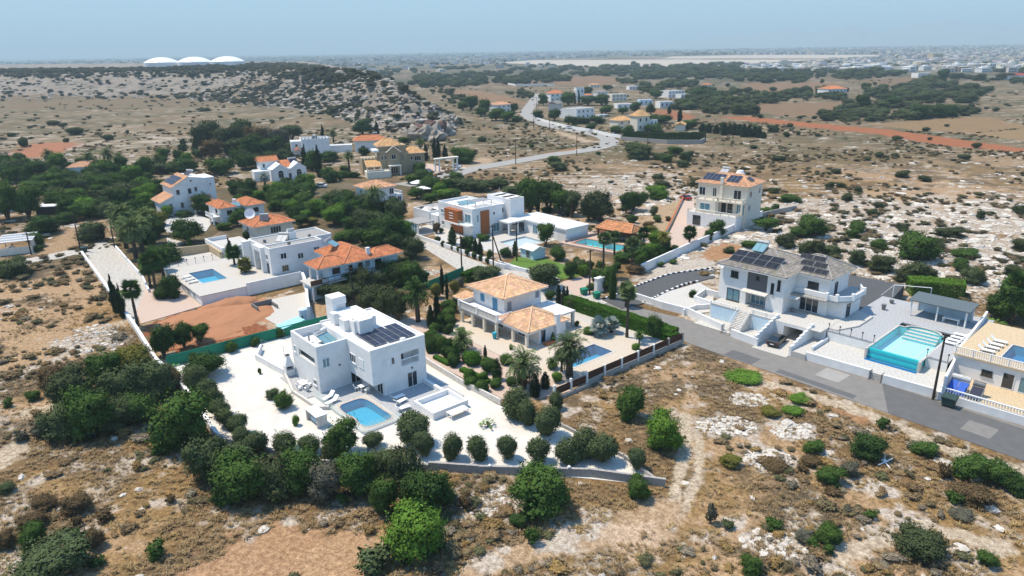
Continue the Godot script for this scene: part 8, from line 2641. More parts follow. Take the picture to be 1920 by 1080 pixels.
func landmarks() -> void:
	for m in [[Vector2(43.7,-73.3),"the sandy track beside the street"],[Vector2(15.1,-57.6),"the dirt track"],[Vector2(-41.4,-67.8),"the white rock left of the front thicket"],[Vector2(-75.8,-120.3),"the dry field outside the lane wall"],[Vector2(29.9,-116.4),"the white yard left of the grey-roofed villa"],[Vector2(20.7,-120.6),"the dark driveway"],[Vector2(68.7,-152.3),"the rocky slope right of the slope wall"],[Vector2(101.5,-163),"the white rocks at the right"],[Vector2(117.8,-212.2),"the dry plain behind the three-storey house"],[Vector2(95,-128.6),"the creeper hedge at the right edge"],[Vector2(-225.3,-331.8),"the orange earth patch at the left"],[Vector2(-110.8,-170.7),"the sandy turnout by the carport"],[Vector2(-181.7,-347.3),"the dry plain at the left"],[Vector2(45.3,-337.8),"the bend of the curving street"],[Vector2(19.2,-568.1),"the far end of the curving street"],[Vector2(71.1,-418.7),"the far orange-roofed villa"],[Vector2(44.4,-478.1),"the far white box house"],[Vector2(-20.8,-512.1),"the pink house in the trees"],[Vector2(276.4,-627.5),"the arcaded orange-roofed house"],[Vector2(-46.3,-467.6),"the dark cave in the rocky spur"],[Vector2(161.4,-340.4),"the red dirt strip"],[Vector2(34.4,-50.6),"the lower right corner of the photo"],[Vector2(-37.2,-55),"the lower left corner of the photo"],[Vector2(-1.7,-58),"the white rock outside the front yard wall"],[Vector2(26.9,-65.7),"the heap of white stones"]]:
		marks.append(m)


func far_house(d: Array,label: String,wall: String,roof: String,tint := Color.WHITE,turn := 20.0,storeys := 2,group := "",ratio := 0.75) -> Node3D:
	var x: float = d[3]
	var z: float = d[3] * ratio
	var ht: float = d[1]
	var h := thing("distant_house",label,"house",Vector3(d[0],0,d[2]),turn,group)
	var wy: float = ht * (0.72 if roof == "hip" or roof == "gable" else 0.96)
	walls(h,wall,[[-x,x,0,wy,-z,z]])
	if roof == "hip":
		hip(h,-x - 0.4,x + 0.4,-z - 0.4,z + 0.4,wy + 0.05,ht - wy,tint,"x",-1.0,wall)
	elif roof == "gable":
		hip(h,-x - 0.4,x + 0.4,-z - 0.4,z + 0.4,wy + 0.05,ht - wy,tint,"x",0.0,wall)
	else:
		flat_roof(h,-x,x,-z,z,wy,ht - wy,wall)
	var n := maxi(2,int(x * 2 / 3.2))
	for s in storeys:
		for k in n:
			var wx := -x + x * 2 * (k + 0.5) / n
			win(h,"S",Vector3(wx,wy * (s + 0.3) / storeys,z),1.2,wy / storeys * 0.48,1)
	for k in 2:
		win(h,"E",Vector3(x,wy * 0.15 + wy * 0.5 * k,0),1.2,wy * 0.22,1)
	return h


func storage_tank(label: String,at: Vector3,r: float,ht: float) -> void:
	var o := thing("storage_tank",label,"storage tank",at,0.0,"three domed storage tanks")
	var g := Geo.new()
	g.tube(Vector3.ZERO,Vector3(0,ht,0),r,r,48,false)
	part("wall",g,M.white_wall,o)
	g = Geo.new()
	for j in 8:
		var a := PI / 2 * 0.5 * j / 8.0
		var b := PI / 2 * 0.5 * (j + 1) / 8.0
		var big := r / sin(PI / 4)
		var ya := big * cos(PI / 4 - a) - big * cos(PI / 4)
		var yb := big * cos(PI / 4 - b) - big * cos(PI / 4)
		g.tube(Vector3(0,ht + ya * 0.72,0),Vector3(0,ht + yb * 0.72 + 0.001,0),big * sin(PI / 4 - a),big * sin(PI / 4 - b),48,false)
	part("dome_roof",g,M.white_metal,o)
	g = Geo.new()
	g.tube(Vector3(r * 0.3,ht,r * 0.95),Vector3(r * 0.05,ht + r * 0.29,r * 0.1),0.7,0.7,5)
	part("roof_stair",g,M.grey_metal,o)


func scatter_in(poly: Array,count: int,put: Callable) -> void:
	var pp := PackedVector2Array(poly)
	var lo: Vector2 = poly[0]
	var hi: Vector2 = poly[0]
	for p in poly:
		lo = lo.min(p)
		hi = hi.max(p)
	var made := 0
	var tries := 0
	while made < count and tries < count * 30:
		tries += 1
		var p := Vector2(rnd.randf_range(lo.x,hi.x),rnd.randf_range(lo.y,hi.y))
		if Geometry2D.is_point_in_polygon(p,pp):
			put.call(p)
			made += 1


func mass(called: String,meshes: Array,m: Material,list: Array) -> void:    # list of [Transform3D, Color]
	if list.is_empty():
		return
	for k in meshes.size():
		var mine := []
		for i in range(k,list.size(),meshes.size()):
			mine.append(list[i])
		if mine.is_empty():
			continue
		var mm := MultiMesh.new()
		mm.transform_format = MultiMesh.TRANSFORM_3D
		mm.use_colors = true
		mm.mesh = meshes[k]
		mm.instance_count = mine.size()
		for i in mine.size():
			mm.set_instance_transform(i,mine[i][0])
			mm.set_instance_color(i,mine[i][1])
		var o := MultiMeshInstance3D.new()
		o.multimesh = mm
		o.material_override = m
		o.name = numbered(called)
		add_child(o)
		stuff(o)


func spot(p: Vector2,y: float,w: float,ht: float) -> Transform3D:
	return Transform3D(Basis(Vector3.UP,rnd.randf() * TAU) * Basis.from_scale(Vector3(w * rnd.randf_range(0.65,1.5),ht * rnd.randf_range(0.7,1.15),w * rnd.randf_range(0.65,1.3))),Vector3(p.x,y,p.y))


func far_country() -> void:
	storage_tank("left of the three white domed tanks on the ridge",Vector3(-568,14,-1222),27.0,16.0)
	storage_tank("middle of the three white domed tanks on the ridge",Vector3(-514,14,-1222),27.0,16.0)
	storage_tank("right of the three white domed tanks on the ridge",Vector3(-460,14,-1222),27.0,16.0)
	var fh := [
		[[68.5,10.8,-381,4],"big far villa with a high orange hip roof","cream_wall","hip",TILE_SAND,30.0],[[60.2,7,-389.4,4.8],"lower orange-roofed wing left of the big far villa","cream_wall","hip",TILE_SAND,30.0],[[75,5.6,-382.6,2.6],"white balcony wing right of the big far villa","white_wall","flat",TILE_SAND,30.0],[[90.1,4.3,-380.6,3.1],"little orange-gabled chapel-like house in the far garden","cream_wall","gable",TILE_SAND,70.0],
		[[43.8,6.4,-457.6,7.8],"far white box house with dark windows and roof tanks","white_wall","flat",TILE_SAND,40.0],[[37.6,5.6,-461.9,4.8],"lower white wing of the far box house","white_wall","flat",TILE_SAND,40.0],[[33,6.6,-521.5,4.5],"far grey-gabled house at the street's bend","pale_wall","gable",TILE_GREY,60.0],[[38.7,9,-612.9,6.1],"far white house with an orange roof above the street","white_wall","hip",TILE_ORANGE,20.0],[[58.7,10.6,-615.3,3.5],"tall narrow white house among far cypresses","white_wall","flat",TILE_SAND,20.0],[[69.3,3.4,-648.7,4.3],"far house showing only its orange roof","white_wall","hip",TILE_ORANGE,10.0],[[83,5.9,-665.1,5.3],"pale far house with a pyramid roof","white_wall","hip",TILE_GREY,25.0],[[90,5.4,-609.5,6.6],"far cream house with a flat roof","cream_wall","flat",TILE_SAND,15.0],[[83.1,3.2,-530.7,5.8],"long white flat-roofed shed among far trees","white_wall","flat",TILE_SAND,10.0],[[104,3.9,-559.4,5],"low teal-grey shed among far trees","blue_wall","flat",TILE_SAND,5.0],[[112.9,4.4,-530.7,5.3],"white bungalow with a roof tank before the red soil","white_wall","flat",TILE_SAND,15.0],[[142.8,5.6,-641.9,8.5],"wide pale-blue white two-storey house in the dark trees","white_wall","flat",TILE_SAND,25.0],[[147.6,3.8,-620.7,5],"lower white block right of the wide pale-blue house","white_wall","flat",TILE_SAND,25.0],[[-6.3,6.9,-518.1,6.1],"pink-roofed white house half hidden by trees at the street","white_wall","hip",TILE_PALE,35.0],[[59.5,1.4,-466.9,3.3],"white flat garden roof behind the far clipped trees","white_wall","flat",TILE_SAND,20.0],[[95.1,4.3,-819.9,5.4],"pinkish far house at the field's edge","cream_wall","hip",TILE_PALE,10.0],[[130.4,3.6,-767.2,6.5],"far white house with a pale roof at the field's edge","white_wall","flat",TILE_SAND,10.0],
		[[273.3,8.5,-620.2,9.1],"white arcaded house with an orange roof in the far fields","white_wall","hip",TILE_ORANGE,15.0],[[210.7,4.3,-782.7,4.5],"little far house with an orange roof among trees","cream_wall","hip",TILE_ORANGE,10.0],[[520.2,5.6,-932,8.3],"far turquoise-white house before the town","white_wall","flat",TILE_SAND,10.0],[[575.3,6.8,-843.4,13.4],"far warehouse with a dark red roof at the right","white_wall","gable",Color(0.30,0.06,0.05),8.0],[[609.9,4.9,-1248.2,57.7],"very long low white greenhouse before the town","white_wall","flat",TILE_SAND,4.0],[[1007,15.6,-1755.6,13.4],"yellow apartment building in the far town","yellow_paving","flat",TILE_SAND,10.0],[[697.4,9.9,-1248.2,7.9],"pink block in the far town","pink_paving","flat",TILE_SAND,10.0],[[742.9,7.3,-1092.9,8.4],"white block behind the far red-roofed warehouse","white_wall","flat",TILE_SAND,10.0],[[740.2,10.9,-1513.9,5.8],"tall white block at the town's left edge","white_wall","flat",TILE_SAND,10.0]]
	for f in fh:
		far_house(f[0],f[1],f[2],f[3],f[4],f[5],2 if f[0][1] > 5.0 else 1,"distant villas")
	# field walls and glasshouse sheets, salt lake
	pavement("salt_lake","salt",[Vector2(-40.1,-2418.4),Vector2(184.1,-1746.5),Vector2(398.3,-1598.3),Vector2(657.7,-1738.1),Vector2(951.1,-2018),Vector2(516.9,-2514.1),Vector2(95.8,-2851.4)],0.2,0.6)
	pavement("salt_lake","salt",[Vector2(562.7,-2737.8),Vector2(1027.3,-2147.8),Vector2(1397.6,-2760.2),Vector2(1117.4,-3343.6),Vector2(718.9,-3272.2)],0.2,0.6)
	wall_thing("field_wall","pale boundary wall round the far orchard","wall","white_wall",[Vector2(-1.4,-924.7),Vector2(8.2,-885.2),Vector2(54.5,-874.2)],2.0,0.6)
	# named far trees
	for q in [[[324.4,8.1,-667,4.7],"tree"],[[456.8,15.1,-775.3,6],"tree"],[[253.8,4.1,-705.6,4.1],"bush"],[[268.2,3.3,-672.8,2.6],"bush"],[[193.8,2.4,-297,2.2],"bush"],[[143.3,1.9,-276.7,2],"bush"],[[149.1,1.7,-275.9,1.8],"bush"],[[175.4,2.4,-325.2,2.6],"bush"],[[102.5,2,-271.7,2.7],"bush"],[[104.3,1.6,-306.7,2],"bush"],[[135.2,1.3,-269,1.6],"bush"],[[170.5,2.1,-267.1,2.8],"bush"],[[183.2,4.6,-418,4.3],"wild"],[[236.5,10.2,-488.1,5],"tree"],[[231.6,4.8,-488.4,3.8],"tree"],[[262.4,6.7,-499.1,5.8],"tree"],[[236.6,7.8,-420.8,5.5],"tree"],[[250.2,6.8,-423.5,3.9],"tree"],[[259.6,6.9,-428.2,4.4],"tree"],[[287.9,3.8,-448.5,4.1],"bush"],[[412.7,5.3,-634.3,6.1],"wild"],[[330.1,6.4,-529.3,7.5],"wild"],[[354,5.1,-831.8,2.7],"bush"],[[233.9,4.4,-786.4,3],"bush"],[[229,1.4,-378,1.5],"bush"],[[392,2.7,-787.4,2.8],"bush"],[[132.8,2.7,-345.4,2],"bush"],[[141.1,1.9,-351.7,1.4],"bush"],[[133.8,3.6,-366.2,3.3],"wild"],[[150.6,2.2,-387.8,2.3],"bush"],[[147.5,1.7,-344.7,1.6],"bush"],[[190.5,1.3,-325.4,1.3],"bush"],[[207.6,2.2,-359.1,2.3],"bush"],[[274.8,4,-671.9,4.3],"bush"],[[151.9,2.7,-440,2],"bush"],[[174,1.8,-433.5,1.7],"bush"],[[180.6,2.1,-428.9,2],"bush"],[[383.3,3.1,-720.4,3.2],"bush"],[[306.8,2.8,-457.9,2.4],"bush"],[[312.3,1.6,-475.8,1.9],"bush"],
		[[-244.9,4.2,-408.2,5.5],"bush"],[[-239.3,4.9,-354.6,2.6],"bush"],[[-294.7,3.2,-469.6,4.6],"bush"],[[-280.3,2.6,-455.9,3.3],"bush"],[[-277.1,2.3,-403.1,3],"bush"],[[-210.2,3.1,-378.1,3],"bush"],[[-284.5,4.7,-676.4,2.6],"bush"],[[-214.4,2.4,-406.5,1],"bush"],[[-228.9,2.2,-372.6,1.8],"bush"],[[-257.4,1.4,-518.5,1.9],"bush"],[[-237.6,2.5,-569.6,5.5],"wild"],[[-330.5,1.7,-600.1,1.5],"bush"]]:
		plant(q[1],q[0],"leaf_scrub" if q[1] != "tree" else "leaf_dark",{"tree": "far tree","wild": "far spreading shrub","bush": "far rounded shrub"}[q[1]],"","far shrubs and trees of the plain")
	# groves that read as one mass
	var groves := [
		[[Vector2(131.5,-587.2),Vector2(175.9,-599),Vector2(171.6,-506.7),Vector2(156.4,-464.3),Vector2(128.8,-469.5),Vector2(116.3,-518)],260,3.2],[[Vector2(183.7,-620.8),Vector2(230.2,-653.2),Vector2(296.3,-694.3),Vector2(316.2,-679.1),Vector2(257,-562.3),Vector2(229.9,-590.5),Vector2(196,-546.1),Vector2(166.8,-552.5)],330,3.2],[[Vector2(324.9,-664.5),Vector2(389.1,-735.1),Vector2(477.8,-843.3),Vector2(444.5,-699.7),Vector2(447.4,-681.8),Vector2(410,-623.7),Vector2(332,-521.5),Vector2(305.2,-521.9),Vector2(286.3,-551.3),Vector2(283.2,-577.6)],760,3.4],[[Vector2(251.2,-533.9),Vector2(249.4,-499),Vector2(282.2,-527),Vector2(270.4,-494.6),Vector2(304.9,-471.9),Vector2(283.6,-438.1),Vector2(238.4,-414.4),Vector2(198.5,-407.7),Vector2(180.1,-419.8),Vector2(191.5,-447.2),Vector2(216,-478.9)],520,2.6],[[Vector2(314.4,-1525),Vector2(429.9,-1707.2),Vector2(524.4,-1675.8),Vector2(422.8,-1265.7),Vector2(499.6,-1172),Vector2(410.5,-955),Vector2(301,-884),Vector2(205.8,-994.6)],900,5.0],[[Vector2(189.4,-914.6),Vector2(229.8,-926.5),Vector2(205.5,-793.9),Vector2(156.2,-752.4)],120,4.0],[[Vector2(461.4,-1043.6),Vector2(517.9,-1072.4),Vector2(602.2,-1117.4),Vector2(542.7,-1005.7),Vector2(438.7,-901.5),Vector2(407.2,-914.1)],200,5.0],[[Vector2(170.4,-698.7),Vector2(189.3,-709.1),Vector2(222.1,-669.5),Vector2(178.6,-602.9),Vector2(146.5,-599.1)],170,3.4],[[Vector2(439.3,-800.1),Vector2(500.9,-876.7),Vector2(487.2,-829.7),Vector2(413.1,-727.4)],60,3.6],
		[[Vector2(-159.7,-1229.3),Vector2(-136,-1347.7),Vector2(-94.1,-1083.6),Vector2(-48.8,-1007.8),Vector2(-49.3,-882.5),Vector2(-104,-859)],260,4.0],[[Vector2(-5.4,-1073.8),Vector2(37.6,-1311.3),Vector2(87.7,-1074.8),Vector2(76.2,-961.8),Vector2(25.9,-906.1),Vector2(-0.3,-915)],230,4.2],[[Vector2(147.9,-1434.4),Vector2(272.2,-1776.1),Vector2(318.1,-1543.4),Vector2(202.7,-979.5),Vector2(182.6,-999),Vector2(127.3,-1205.6)],420,5.0],[[Vector2(-82.8,-774.2),Vector2(-72.8,-787.9),Vector2(-36.8,-652.1),Vector2(-33.7,-569.1),Vector2(-42.2,-570.9)],60,2.6],[[Vector2(-2.3,-784.4),Vector2(23.4,-700.5),Vector2(19.7,-638.5),Vector2(-0.4,-655.1)],50,2.6],[[Vector2(142.3,-1003.2),Vector2(167.2,-938.6),Vector2(147.3,-873.6),Vector2(129.4,-927.1)],40,3.4],[[Vector2(144.4,-832),Vector2(163.4,-787.4),Vector2(141.9,-682.7),Vector2(127.8,-715.2)],90,3.2],[[Vector2(-78.5,-1420.1),Vector2(-9.4,-1287.6),Vector2(-8.8,-1187),Vector2(-70.4,-1271.8)],90,5.0],
		[[Vector2(142.2,-585.8),Vector2(167.3,-564.7),Vector2(137.2,-461),Vector2(128.9,-483.4),Vector2(114.2,-509.1)],260,2.4],[[Vector2(105.4,-401.7),Vector2(120.3,-409.8),Vector2(136.1,-387),Vector2(130.1,-369.4),Vector2(101.8,-387.4)],40,1.8]]
	for gv in groves:
		var list := []
		rnd.seed = int(absf(gv[0][0].x) * 7 + gv[1])
		scatter_in(gv[0],int(gv[1] * 0.42),func(p):
			if patchy.get_noise_2d(p.x * 1.2,p.y * 0.8) < -0.22:
				return
			var s: float = gv[2] * rnd.randf_range(0.55,1.6)
			var t := rnd.randf_range(0.9,1.7)
			list.append([spot(p,0,s * 2.0,s * rnd.randf_range(0.8,1.5)),Color(t,t * rnd.randf_range(0.92,1.05),t)]))
		mass("tree_grove",[bank.wild[0][0],bank.wild[1][0],bank.bush[2][0]],M.leaf_scrub,list)
	# far-off woods and hedgerows of the plain
	var woods := []
	rnd.seed = 77
	for i in 5200:
		var az := deg_to_rad(rnd.randf_range(-40,40))
		var r := 900.0 * pow(9.0,rnd.randf())
		var p := Vector2(sin(az),-cos(az)) * r
		if patchy.get_noise_2d(p.x * 0.22,p.y * 0.09) < -0.02 or hill(p.x,p.y) > 1.0 or on_lake(p):
			continue
		var s := rnd.randf_range(3.0,6.0) * (1.0 + r / 5000.0)
		var t := rnd.randf_range(0.8,1.3)
		woods.append([spot(p,0,s * 2.4,s * 1.1),Color(t,t,t)])
	mass("far_woods",[bank.wild[2][0],bank.bush[1][0]],M.leaf_scrub,woods)
	for m in [[Vector2(1003.7,-1749.8),"the yellow building"],[Vector2(597.2,-1222.3),"the long greenhouse"],[Vector2(571.5,-837.9),"the red-roofed warehouse"],[Vector2(518.1,-928.4),"the turquoise-white house"],[Vector2(695.5,-1244.8),"the pink block"],[Vector2(728.2,-2272.7),"the salt lake"],[Vector2(1123.6,-2281.5),"the salt lake's right end"],[Vector2(739,-1511.4),"the tall white block"]]:
		marks.append(m)
	# far town: the largest houses one by one, the rest as one mass
	var g := Geo.new()
	g.box(-0.5,0.5,0,1,-0.5,0.5)
	var plain_block := g.mesh()
	var variants := []
	for k in 3:
		g = Geo.new()
		g.box(-0.5,0.5,0,0.9,-0.5,0.5)
		g.box(-0.52,0.52,0.9,1.0,-0.52,0.52)
		if k == 1:
			g.box(-0.2,0.25,1.0,1.25,-0.3,0.1)
		if k == 2:
			g.box(0.5,0.8,0,0.55,-0.4,0.4)
		var w := Geo.new()
		for s in 2:
			for j in 4:
				w.box(-0.42 + 0.22 * j,-0.28 + 0.22 * j,0.12 + 0.42 * s,0.34 + 0.42 * s,0.5,0.51)
		variants.append([g.mesh(),w.mesh()])
	rnd.seed = 99
	var spots := []
	for i in 6000:
		var kind := i % 10
		var az: float
		var r: float
		if kind < 6:
			az = rnd.randf_range(17.5,38.5)
			r = 1250.0 * pow(5.5,pow(rnd.randf(),0.8))
			if rnd.randf() > smoothstep(15.0,26.0,az) + 0.12:
				continue
		elif kind < 9:
			az = rnd.randf_range(-24.0,6.0)
			r = rnd.randf_range(2300,6500)
		else:
			az = rnd.randf_range(-38.0,30.0)
			r = rnd.randf_range(1500,7000)
		var p := Vector2(sin(deg_to_rad(az)),-cos(deg_to_rad(az))) * r
		if hill(p.x,p.y) > 0.5 or on_lake(p):
			continue
		spots.append([r,p])
	spots.sort_custom(func(a,b): return a[0] < b[0])
	var rest := []
	for i in spots.size():
		var p: Vector2 = spots[i][1]
		var grow: float = 1.0 + spots[i][0] / 9000.0
		var sz := Vector3(rnd.randf_range(8,15),rnd.randf_range(4,8),rnd.randf_range(7,12)) * grow
		if i < 240:
			var c: int = rnd.randi() % 8
			var wall_m: String = ["white_wall","pale_wall","cream_wall","white_wall","concrete","pale_wall","cream_wall","pink_paving"][c]
			var lab := short_label(["white far town house","off-white far town house","cream far town house","white far town house","grey far town house","off-white far town house","cream far town house","pinkish far town house"][c],p,"")
			var h := thing("town_house",lab[0],"house",V(p),rnd.randf_range(-30,40),"houses of the far town")
			h.scale = sz
			var v: Array = variants[rnd.randi() % 3]
			part("wall",v[0],M[wall_m],h)
			part("windows",v[1],M.window_glass,h)
		else:
			var t := rnd.randf_range(0.55,1.0)
			rest.append([Transform3D(Basis(Vector3.UP,rnd.randf_range(-0.6,0.6)).scaled(sz),V(p)),Color(t,t * rnd.randf_range(0.86,1.0),t * rnd.randf_range(0.72,1.0))])
	mass("far_town",[plain_block],mat("town_walls",rgb(0.62,0.62,0.61),0.85,null,1.0,true),rest)
	# faint mountains beyond the plain
	var mg := Geo.new()
	var prev := Vector2.ZERO
	var last_top := 0.0
	for i in 61:
		var az := deg_to_rad(lerpf(5.0,48.0,i / 60.0))
		var p := Vector2(sin(az),-cos(az)) * 13500.0
		var top: float = 60.0 + 330.0 * smoothstep(0.0,0.45,i / 60.0) * (0.75 + 0.5 * patchy.get_noise_2d(i * 9.0,3.0)) - 130.0 * smoothstep(0.6,1.0,i / 60.0)
		if i > 0:
			var back := p * 1.25
			var pb := prev * 1.25
			var pt := last_top
			mg.quad(V(prev,-20),V(p,-20),V(p * 1.1,top),V(prev * 1.1,pt))
			mg.quad(V(prev * 1.1,pt),V(p * 1.1,top),V(back,-20),V(pb,-20))
		prev = p
		last_top = top
	setting("mountains",mg,M.cliff_rock)


func on_lake(p: Vector2) -> bool:
	return p.distance_to(Vector2(700,-2400)) < 250.0 or Geometry2D.is_point_in_polygon(p,PackedVector2Array([Vector2(-38.6,-2326.9),Vector2(179,-1698),Vector2(388.2,-1557.6),Vector2(639.7,-1690.1),Vector2(1046.3,-2123.7),Vector2(1491.1,-2825.1),Vector2(803.9,-3660.4),Vector2(100.5,-2989.8)]))


# ------------------------------------------------------------------ ground

var ridge_foot := PackedVector2Array([Vector2(-833.8,-850),Vector2(-500.7,-722.2),Vector2(-429.9,-736.1),Vector2(-347.9,-732.2),Vector2(-248.5,-638.6),Vector2(-181.8,-573.2),Vector2(-119.2,-485.3),Vector2(-81.6,-401.9),Vector2(-53.2,-367.9),Vector2(-28.2,-402.1),Vector2(-24,-430),Vector2(-34,-480),Vector2(-55,-560),Vector2(-90,-700),Vector2(-150,-1000),Vector2(-330,-1750),Vector2(-1500,-2300),Vector2(-2400,-1300)])


func hill(x: float,z: float) -> float:
	if z > -360.0 or z < -2300.0 or x > -20.0 or x < -2400.0:
		return 0.0
	var p := Vector2(x,z)
	if not Geometry2D.is_point_in_polygon(p,ridge_foot):
		return 0.0
	var d := 1e9
	for i in ridge_foot.size():
		d = minf(d,p.distance_squared_to(Geometry2D.get_closest_point_to_segment(p,ridge_foot[i],ridge_foot[(i + 1) % ridge_foot.size()])))
	d = sqrt(d)
	var w := lerpf(72.0,165.0,smoothstep(80.0,260.0,-x))
	var t := clampf(d / w,0,1)
	var h := lerpf(29.5,22.5,smoothstep(130.0,330.0,-x)) * smoothstep(0.0,1.0,t) + lerpf(7.0,3.0,smoothstep(130.0,300.0,-x)) * sin(t * PI) * ridged.get_noise_2d(x * 1.2,z * 1.2) + 1.4 * t * ridged.get_noise_2d(x * 3.0,z * 3.0)
	return maxf(0.0,h - 7.0 * smoothstep(260.0,520.0,d))


func height(x: float,z: float) -> float:
	var y := hill(x,z)
	for h in holes:
		var p := Vector2(x,z) - (h[0] as Vector2)
		if absf(p.x) < 16 and absf(p.y) < 16:
			var a := deg_to_rad(h[2])
			var q := Vector2(p.x * cos(a) - p.y * sin(a),p.x * sin(a) + p.y * cos(a))
			if absf(q.x) < h[1].x and absf(q.y) < h[1].y:
				y -= h[3]
	return y - 0.02 + 0.06 * fine.get_noise_2d(x * 0.6,z * 0.6) * clampf((-z - 20) / 20,0,1)


func rockiness(x: float,z: float) -> float:      # 0 .. 1: how much bare limestone shows
	var d := -z
	var r := 0.34
	r = lerpf(r,1.0,smoothstep(18.0,45.0,x) * smoothstep(112.0,140.0,d + maxf(0.0,x - 60.0) * 0.3) * (1.0 - smoothstep(185.0,215.0,d + x * 0.05)))
	r = lerpf(r,0.85,1.0 - smoothstep(18.0,34.0,Vector2(x - 38.0,(z + 232.0) * 0.8).length()))
	r = lerpf(r,0.24,smoothstep(205.0,240.0,d) * (1.0 - smoothstep(0.0,40.0,35.0 - Vector2(x - 38.0,z + 232.0).length())))
	r = lerpf(r,0.25,smoothstep(330.0,430.0,d))
	if x < -40.0:
		r = lerpf(r,0.40,smoothstep(180.0,260.0,d) * (1.0 - smoothstep(380.0,460.0,d)))
	r = lerpf(r,0.12,smoothstep(0.0,8.0,-48.0 - x) * smoothstep(82.0,92.0,d) * (1.0 - smoothstep(150.0,160.0,d)))
	return clampf(r + 0.22 * patchy.get_noise_2d(x * 1.6,z * 1.6),0,1)


func ground_colour(x: float,z: float,y: float) -> Color:
	var d := -z
	var n1 := patchy.get_noise_2d(x * 0.8,z * 0.8)
	var n2 := patchy.get_noise_2d(x * 4.0 + 300,z * 4.0)
	var n3 := fine.get_noise_2d(x * 1.1,z * 1.1)
	var c := Color(0.245,0.165,0.082).lerp(Color(0.36,0.240,0.10),smoothstep(-0.3,0.45,n2 + 0.2 * n3))
	c = c.lerp(Color(0.155,0.125,0.080),smoothstep(-0.05,0.4,n1 - 0.4 * n2))
	c = c.lerp(Color(0.54,0.385,0.235),smoothstep(0.05,0.4,n1 * 0.9 + n2 * 0.5 + n3 * 0.25))
	if d > 200.0:
		var f := smoothstep(200.0,330.0,d)
		var plain := Color(0.205,0.165,0.092).lerp(Color(0.275,0.21,0.12),smoothstep(-0.3,0.4,n1 + 0.5 * n2))
		plain = plain.lerp(Color(0.125,0.128,0.062),smoothstep(0.1,0.5,n2 - n1 * 0.5))
		c = c.lerp(plain,f)
	if d > 650.0:
		var cell := ridged.get_noise_2d(x * 0.05,z * 0.05)
		c = c.lerp(Color(0.23,0.165,0.095).lerp(Color(0.10,0.105,0.055),smoothstep(-0.2,0.4,cell)),smoothstep(650.0,1000.0,d) * 0.8)
	var rock := rockiness(x,z)
	if y > 0.6:
		rock = lerpf(0.3,0.88,smoothstep(0.6,3.5,y))
		c = c.lerp(Color(0.20,0.195,0.165),0.9)
	var v := ridged.get_noise_2d(x * 2.2,z * 2.2) * 0.7 + n3 * 0.4
	if d > 195.0 and y < 0.6:
		v = lerpf(v,ridged.get_noise_2d(x * 0.8,z * 3.2) * 0.85 + n3 * 0.35,0.8)
	var cover := smoothstep(0.62 - rock * 0.75,0.85 - rock * 0.75,v * 0.8 + 0.12)
	var pale := Color(0.66,0.61,0.54) if y < 0.6 else Color(0.42,0.40,0.37)
	return c.lerp(pale.lerp(Color(0.45,0.35,0.25),clampf(0.5 - n3,0,1) * 0.5),cover * 0.9)


